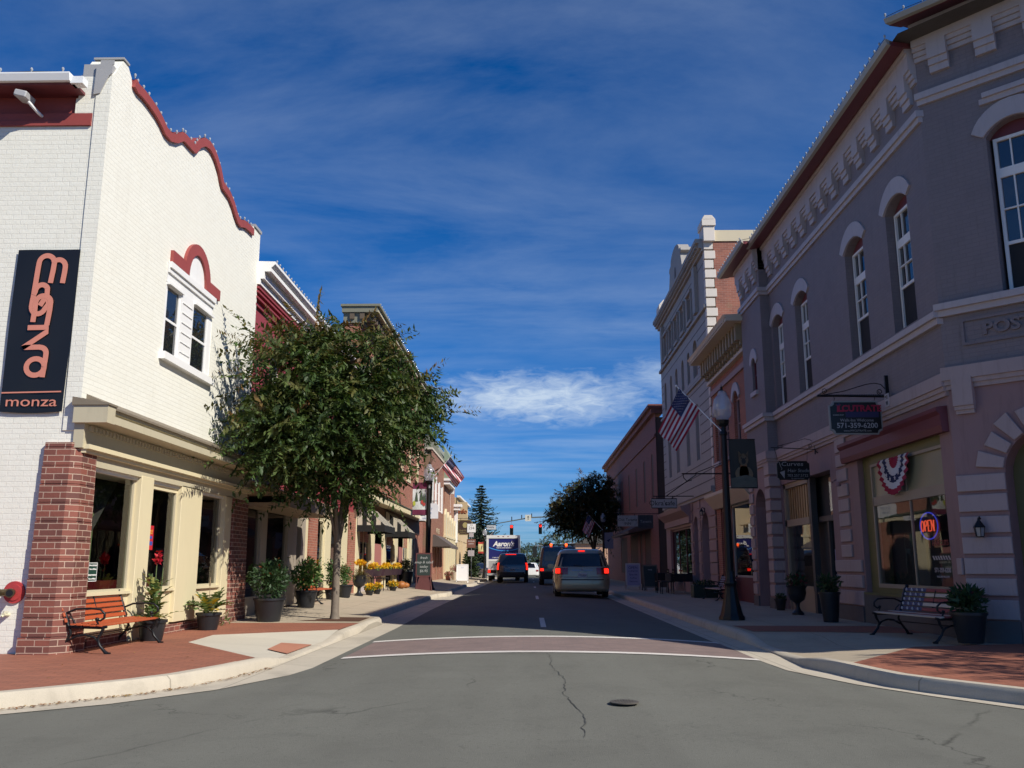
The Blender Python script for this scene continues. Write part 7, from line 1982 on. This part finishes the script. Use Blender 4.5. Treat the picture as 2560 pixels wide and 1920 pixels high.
for sg in (-.84, .81): q.box((sg, .4, 2.20), (sg + .04, 2.9, 2.28))
q.build('roof_rack', M_BLACK, v)
for x in (-.42, .44):
    q = MB(); q.box((x - .10, .34, 2.22), (x + .10, .46, 2.34)); ho = q.build('roof_lamp', M_BLACKPL, v, bevel=.02)
    q = MB(); q.tube([(x, .335, 2.28), (x, .32, 2.28)], .075, 14); q.build('lens', M_AMBER, ho)
for sg in (-1, 1):
    for a, b_ in ((.6, 1.9), (2.0, 3.0), (3.1, 3.8)): side_panel('side_window', L, G_CAR, v, 1.38, 1.9, a, b_, sg, .010)
wheels(v, 1.08, (1.1, 4.2), .40, .26); mirrors(v, 1.06, 3.9, 1.3, M_BLACK)
v.location = (1.62, 51.5, .06)
# white box truck
v = empty('box_truck', (0, 0, 0), 0, 'white box truck with blue rear door lettered Aaron at the head of the left lane', 'truck')
q = MB(); q.box((-1.19, 0, .95), (1.19, 5.2, 3.22)); q.build('box_body', M_CARWHITE, v, bevel=.03, seg=2)
T_ = FY(0)
q = MB(T_); q.box((-1.05, .012, 1.55), (1.08, .03, 3.02)); dr = q.build('roll_door', paint('deep_blue_door', (.018, .022, .14), .4, .08, 2), v)
q = MB(T_)
for a, b_, c, d_ in ((-1.21, -1.05, .95, 3.24), (1.08, 1.21, .95, 3.24)): q.box((a, .0, c), (b_, .05, d_))
q.box((-1.21, 0, 3.02), (1.21, .06, 3.25)); q.box((-1.05, 0, 1.42), (1.08, .05, 1.55)); q.build('rear_frame', M_CARWHITE, v)
q = MB(T_); q.box((-1.1, .01, .80), (1.1, .04, 1.42)); q.box((-1.15, -.1, .42), (1.15, .16, .56)); q.build('tail_lift', paint('tail_lift_grey', (.50, .50, .48), .4, .1, 3, metal=.3), v)
text("Aaron's", T_, .02, 2.62, .50, M_WHITE, 'lettering', dr, d=.032, shear=.25, bold=.018, sx=.95)
text('rent to own furniture', T_, .08, 2.36, .13, M_WHITE, 'lettering', dr, d=.032, bold=.003)
text('1-800-555', T_, -.55, 1.66, .12, M_WHITE, 'lettering', dr, d=.032)
q = MB(T_); q.ribbon([(-1.03 + 2.1 * i / 20, 2.16 + .20 * ((i / 20 - .55) ** 2) * 4 - .02) for i in range(21)], .055, .031, .035); q.build('swoosh', paint('sky_blue_swoosh', (.05, .30, .70), .4), dr)
q = MB(T_)
for x in (-.35, 0, .35): q.box((x - .06, .05, 3.13), (x + .06, .07, 3.17))
q.build('marker_lamp', M_TAILDIM, v)
for sg in (-1, 1):
    q = MB(T_); q.box((sg * 1.0 - .09, .13, .60), (sg * 1.0 + .09, .18, .80)); q.build('tail_lamp', M_TAIL if sg < 0 else M_TAILDIM, v)
q = MB(); q.prism([(5.25, .5), (7.2, .5), (7.3, 1.2), (6.6, 1.45), (6.1, 2.3), (5.25, 2.35)], 0, -1.0, 1.0); q.build('cab', M_CARWHITE, v, bevel=.04, seg=2)
q = MB(); q.box((-.9, .3, .5), (.9, 5.2, .95)); q.build('chassis', M_BLACKPL, v)
wheels(v, 1.12, (1.5, 6.3), .42, .28)
v.location = (-1.92, 65.5, .07)
# dark car parked across the far left corner, and a white car beyond
def saloon(label, mat, x, y, rz):
    v = empty('saloon_car', (0, 0, 0), 0, label, 'car')
    L = [(.20, .80, .1, 4.4, .2), (.32, .88, .0, 4.55, .25), (.62, .90, .02, 4.55, .28), (.84, .89, .06, 4.4, .3), (.90, .87, .6, 3.3, .3), (1.15, .76, 1.0, 2.7, .3), (1.36, .66, 1.35, 2.35, .3), (1.42, .5, 1.5, 2.2, .3)]
    body(L, mat, v)
    rear_panel('rear_window', L, G_CAR, v, (.94, 1.15, 1.33), -.85, .85, .012, 6); lamp(v, 'tail_lamp', L, (.62, .78), .62, .98)
    for sg in (-1, 1): side_panel('side_window', L, G_CAR, v, .94, 1.30, 1.15, 2.1, sg, .012, (.25, 0)); side_panel('side_window', L, G_CAR, v, .94, 1.30, 2.15, 3.0, sg, .012, (0, -.45))
    q = MB(); a, b_ = lay(L, .93), lay(L, 1.33); q.add([(-.72, a[3] + .01, .93), (.72, a[3] + .01, .93), (.56, b_[3] + .01, 1.33), (-.56, b_[3] + .01, 1.33)], [(0, 1, 2, 3)]); q.build('windscreen', G_CAR, v)
    for sg in (-1, 1):
        q = MB(); q.box((sg * .62 - .16, 4.44, .58), (sg * .62 + .16, 4.545, .70)); q.build('headlamp', paint('headlamp_glass', (.45, .46, .47), .1, .05, 9, spec=.9), v, bevel=.02)
    wheels(v, .88, (.85, 3.65), .31, .2)
    v.location = (x, y, .01); v.rotation_euler = (0, 0, rz); return v
saloon('dark saloon parked nose towards the street beyond the white sandwich board', M_CARDARK, -4.6, 90, R(160))
saloon('white car seen far off between the black sport utility car and the dark van', M_CARWHITE, .0, 84, R(2))
# ------------------------------------------------------------------ trees
def np_unit(v): return v / (np.linalg.norm(v, axis=-1, keepdims=True) + 1e-9)
def leafy_crown(rs, centre, rad, twigs, per, size, palette, toppal, droop=.25, spread=1.0, inner=.25, ratio=.36, lump=None, tw_len=(.35, .9), wild=0.12):
    """leaves set along many short twigs that point out of an uneven ellipsoid"""
    centre = np.array(centre); rad = np.array(rad)
    C, A, B, K = [], [], [], []
    lumps = [np_unit(rs.normal(size=3)) for _ in range(lump or 14)]
    lw = rs.uniform(-.22, .16, len(lumps))
    pal = np.array(palette); tp = np.array(toppal)
    for t in range(twigs):
        d = np_unit(rs.normal(size=3))
        k = 1 + sum(w * max(0, float(d @ l) - .55) / .45 for l, w in zip(lumps, lw))
        f = (inner + (1 - inner) * rs.random() ** .42) * k
        if f < .5 and rs.random() < .35: continue
        p0 = centre + d * rad * f * .86
        out = np_unit(d * np.array([1, 1, .7]) + rs.normal(size=3) * .5 + np.array([0, 0, .25]))
        Lt = rs.uniform(*tw_len) * (1.7 if rs.random() < wild and f > .8 else 1)
        n = int(per * Lt / tw_len[1]) + 3
        side = np_unit(np.cross(out, rs.normal(size=3)))
        hi = np.clip((p0[2] - centre[2]) / rad[2], -1, 1)
        base = pal[rs.integers(len(pal))]
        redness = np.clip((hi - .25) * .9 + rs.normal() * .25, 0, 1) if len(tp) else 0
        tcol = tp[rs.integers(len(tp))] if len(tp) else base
        for j in range(n):
            s = (j + rs.random() * .6) / n
            p = p0 + out * Lt * s + np.array([0, 0, -droop * Lt * s * s])
            sg = 1 if j % 2 else -1
            ld = np_unit(side * sg * .9 + out * .55 + np.array([0, 0, -.35]) + rs.normal(size=3) * .25)
            L = size * rs.uniform(.65, 1.2)
            wv = np_unit(np.cross(ld, np.array([0, 0, 1]) + rs.normal(size=3) * .45)) * L * ratio
            c = base * rs.uniform(.75, 1.3)
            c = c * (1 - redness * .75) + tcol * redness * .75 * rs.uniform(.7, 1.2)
            C.append(p + ld * L * .7); A.append(ld * L); B.append(wv); K.append(c)
    return np.array(C), np.array(A), np.array(B), np.array(K)
def limbs(root, base, z_fork, tips, r0, mat, seed, name='trunk', lean=(0, 0)):
    rr = random.Random(seed)
    q = MB()
    bx, by, bz = base
    f = Vector((bx + lean[0], by + lean[1], z_fork))
    q.tube([(bx, by, bz - .05), (bx, by, bz + .02), (bx + lean[0] * .1, by, bz + .12), (bx + lean[0] * .3, by, bz + .5), (bx + lean[0] * .6, by + lean[1] * .5, (bz + z_fork) / 2), f + Vector((0, 0, .05))],
           [r0 * 1.5, r0 * 1.3, r0 * 1.06, r0, r0 * .93, r0 * .98], 14)
    tr = q.build(name, mat, root, smooth=60)
    for tip in tips:
        T1 = Vector(tip[:3]); w = tip[3]
        q = MB(); m1 = f.lerp(T1, .35) + Vector((0, 0, .22 * (T1 - f).length)) * .4 + Vector((rr.uniform(-.08, .08), rr.uniform(-.08, .08), 0)); m2 = f.lerp(T1, .7) + Vector((rr.uniform(-.1, .1), rr.uniform(-.1, .1), .1))
        q.tube([f - Vector((0, 0, .18)), f.lerp(m1, .4), m1, m2, T1], [w, w * .85, w * .7, w * .42, w * .12], 9)
        for _ in range(5):
            s = rr.choice([m1, m2, f.lerp(T1, .5)]); e = s + Vector((rr.uniform(-.9, .9), rr.uniform(-.9, .9), rr.uniform(.1, .9)))
            q.tube([s, s.lerp(e, .5) + Vector((0, 0, .06)), e], [w * .32, w * .22, w * .06], 6)
        q.build('branch', mat, root, smooth=60)
    return tr
GR = [(.048, .086, .020), (.038, .070, .018), (.062, .100, .024), (.078, .110, .030), (.028, .052, .016), (.070, .092, .024)]
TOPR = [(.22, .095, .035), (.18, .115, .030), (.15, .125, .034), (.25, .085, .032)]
# the leafy street tree on the left
rs = np.random.default_rng(4)
t = empty('street_tree', (-3.95, 18.6, .13), 0, 'dense round street tree, green turning russet on top, in a mulched pit on the left', 'tree', 'street trees')
limbs(t, (-3.95, 18.6, .13), 1.78, [(-4.3, 18.3, 4.6, .06), (-3.35, 18.9, 4.4, .06), (-4.0, 17.3, 4.3, .05), (-3.6, 18.5, 5.0, .05), (-4.9, 17.7, 3.6, .04), (-3.1, 18.3, 3.7, .04)], .078, M_BARK, 3)
parts = [((-3.85, 17.8, 4.05), (1.6, 1.95, 1.3), 1450, 19), ((-4.55, 16.9, 4.75), (.85, 1.2, .85), 320, 19), ((-3.6, 17.8, 5.2), (.95, 1.1, .72), 320, 19), ((-2.7, 18.7, 4.5), (.85, 1.1, .70), 300, 19), ((-4.65, 16.5, 3.6), (.75, 1.1, .75), 300, 19), ((-4.05, 18.1, 3.1), (1.05, 1.1, .62), 360, 19), ((-4.3, 17.3, 5.35), (.7, .8, .5), 150, 19), ((-4.5, 17.3, 3.4), (.9, 1.1, .5), 260, 19)]
Cs, As, Bs, Ks = [], [], [], []
for c, r_, n, per in parts:
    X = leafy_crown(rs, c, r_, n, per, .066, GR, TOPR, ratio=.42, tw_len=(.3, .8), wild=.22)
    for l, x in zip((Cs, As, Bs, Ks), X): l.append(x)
# long sprigs that stick out of the outline
for (a, d, L) in (((-2.0, 18.5, 4.4), (1, .1, .12), 1.0), ((-2.3, 18.4, 5.0), (.7, 0, .7), .8), ((-5.1, 16.1, 5.1), (-.5, -.3, .3), .8), ((-5.2, 16.2, 4.7), (-.6, -.3, .0), .7), ((-4.2, 17.0, 6.0), (.1, 0, 1), .7), ((-3.6, 17.6, 5.8), (.6, 0, .8), .8), ((-4.8, 16.6, 5.6), (-.4, 0, .8), .7), ((-5.1, 15.9, 3.6), (-.2, -.6, .3), .7), ((-3.0, 18.2, 5.5), (.5, 0, .9), .7)):
    a = np.array(a); d = np_unit(np.array(d, float)); n = 26
    for j in range(n):
        s = j / n; ld = np_unit(np.array([0, 0, (1 if j % 2 else -1) * .8]) + d * .5 + rs.normal(size=3) * .2); Lf = .075 * (1.1 - .4 * s)
        Cs.append([a + d * L * s + np.array([0, 0, -.12 * s * s]) + ld * Lf]); As.append([ld * Lf]); Bs.append([np_unit(np.cross(ld, d + rs.normal(size=3) * .3)) * Lf * .36]); Ks.append([(np.array(TOPR[j % 4]) + np.array(GR[j % 6])) * .55])
leaves_mesh('crown', np.concatenate(Cs), np.concatenate(As), np.concatenate(Bs), np.concatenate(Ks), M_LEAF, t)
# stakes' stump beside the trunk
# the darker tree on the right, far down the pavement
t = empty('street_tree', (4.5, 64, .13), 0, 'dark spreading street tree with russet sunlit top by the far red brick row', 'tree', 'street trees')
limbs(t, (4.5, 64, .13), 2.3, [(3.4, 64, 5.6, .09), (5.3, 64, 5.6, .09), (4.4, 63, 6.4, .08), (2.6, 64, 4.6, .06)], .13, M_DKBARK, 8)
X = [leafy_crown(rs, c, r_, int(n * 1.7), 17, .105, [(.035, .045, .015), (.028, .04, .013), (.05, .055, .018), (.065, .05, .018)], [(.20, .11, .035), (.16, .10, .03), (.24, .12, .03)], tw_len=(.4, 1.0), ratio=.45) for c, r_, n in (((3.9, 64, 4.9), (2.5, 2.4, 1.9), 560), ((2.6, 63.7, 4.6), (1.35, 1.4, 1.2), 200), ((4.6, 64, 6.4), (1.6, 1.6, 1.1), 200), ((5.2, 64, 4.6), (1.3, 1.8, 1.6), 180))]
leaves_mesh('crown', *[np.concatenate([x[k] for x in X]) for k in range(4)], M_LEAF, t)
# a tree on the side street behind the angled front: its shade falls over the right hand corner
t = empty('street_tree', (11.8, 6.3, .13), 0, 'round street tree on the side street in front of the angled post office front', 'tree', 'street trees')
limbs(t, (11.8, 6.3, .13), 2.2, [(11.0, 6.5, 5.2, .09), (12.6, 6.2, 5.2, .09), (11.8, 5.2, 5.6, .08)], .12, M_BARK, 12)
X = leafy_crown(rs, (11.4, 6.4, 4.9), (2.2, 2.2, 1.7), 420, 14, .085, GR, TOPR, tw_len=(.4, 1.0))
leaves_mesh('crown', *X, M_LEAF, t)
# spruce
def spruce(x, y, h, rad, label, seed, n_l=32, cols=((.022, .040, .022), (.030, .052, .026), (.018, .032, .02), (.05, .07, .03))):
    rr = np.random.default_rng(seed); t = empty('spruce_tree', (x, y, 0), 0, label, 'tree', 'conifers at the far end')
    q = MB(); q.tube([(x, y, -.05), (x, y, h * .5), (x, y, h * .98)], [.22, .13, .02], 8); q.build('trunk', M_DKBARK, t)
    C, A, B, K = [], [], [], []
    cols = np.array(cols)
    for i in range(n_l):
        f = i / (n_l - 1); z = h * (.10 + .88 * f); rr_ = rad * (1 - f) ** .72 * rr.uniform(.8, 1.15) + .15
        nb = int(11 + 13 * (1 - f))
        for b_ in range(nb):
            az = rr.uniform(0, 6.283); L = rr_ * rr.uniform(.65, 1.15); d = np.array([math.cos(az), math.sin(az), 0.])
            m_ = int(12 + 18 * (1 - f))
            for j in range(m_):
                s = (j + rr.random()) / m_
                p = np.array([x, y, z]) + d * L * s + np.array([0, 0, -.45 * L * s + .42 * L * s ** 2.5])
                sd = np_unit(np.cross(d, [0, 0, 1]))
                ld = np_unit(d * .6 + sd * rr.normal() * .7 + np.array([0, 0, rr.normal() * .3 - .25])); Lf = .17 * (1.25 - .5 * s)
                C.append(p + ld * Lf * .5); A.append(ld * Lf); B.append(np_unit(np.cross(ld, rr.normal(size=3))) * Lf * .34); K.append(cols[rr.integers(len(cols))] * rr.uniform(.7, 1.3))
    leaves_mesh('crown', C, A, B, K, M_NEEDLE, t)
spruce(-5.6, 104, 10.4, 3.9, 'tall dark spruce rising over the far left corner', 2)
spruce(-5.0, 76.5, 3.0, .8, 'young conifer standing at the foot of the tall spruce', 3, 14, ((.03, .055, .02), (.05, .075, .03)))
def far_tree(x, y, z, r, label, seed, pal, n=170):
    rr = np.random.default_rng(seed); t = empty('leafy_tree', (x, y, 0), 0, label, 'tree', 'trees beyond the crossing')
    q = MB(); q.tube([(x, y, 0), (x, y, z)], [.25, .12], 7); q.build('trunk', M_DKBARK, t)
    leaves_mesh('crown', *leafy_crown(rr, (x, y, z), (r, r, r * .95), n, 10, .26, pal, [], tw_len=(.8, 1.8), inner=.3), M_LEAF, t)
P1 = [(.04, .06, .02), (.055, .075, .025), (.03, .045, .018)]; P2 = [(.075, .085, .03), (.10, .09, .03), (.06, .075, .03)]
for i, (x, y, z, r, pal, lab) in enumerate(((-8.5, 118, 4.0, 3.0, P1, 'dark round tree low behind the tall spruce, leftmost beyond the crossing'), (-3.2, 165, 2.4, 2.2, P2, 'olive tree beyond the white box truck'), (-.6, 190, 3.0, 2.6, P1, 'small dark tree just right of the box truck far away'), (2.0, 205, 3.4, 3.0, P2, 'pale olive tree far away behind the black sport utility car'), (5.2, 170, 4.4, 3.2, P2, 'yellowish tree beyond the roof lamps of the dark van'), (7.0, 150, 6.2, 4.2, P1, 'dark tree far right behind the dark street tree'), (-12, 150, 6, 4.5, P1, 'broad dark tree far left behind the cream shop'), (10.5, 125, 6.0, 4.4, P1, 'large dark tree behind the mast of the traffic signals'))):
    far_tree(x, y, z, r, lab, 20 + i, pal)
b = empty('distant_house', (7.6, 100, 0), 0, 'small sunlit tan building glimpsed beneath the dark tree past the red brick row', 'building')
q = MB(); q.box((5.2, 104, 0), (14, 114, 3.6)); q.build('wall', paint('distant_tan', (.50, .30, .20), .7, .08, 1), b)
q = MB(); q.prism([(4.9, 3.6), (14.3, 3.6), (9.6, 5.6)], 1, 103.7, 114.3); q.build('roof', M_SLATE, b)
for x in (6.0, 7.6, 9.2): window(b, FY(104), x, x + .9, 1.0, 2.6, .01, M_WHITE, G_DARK, .06)
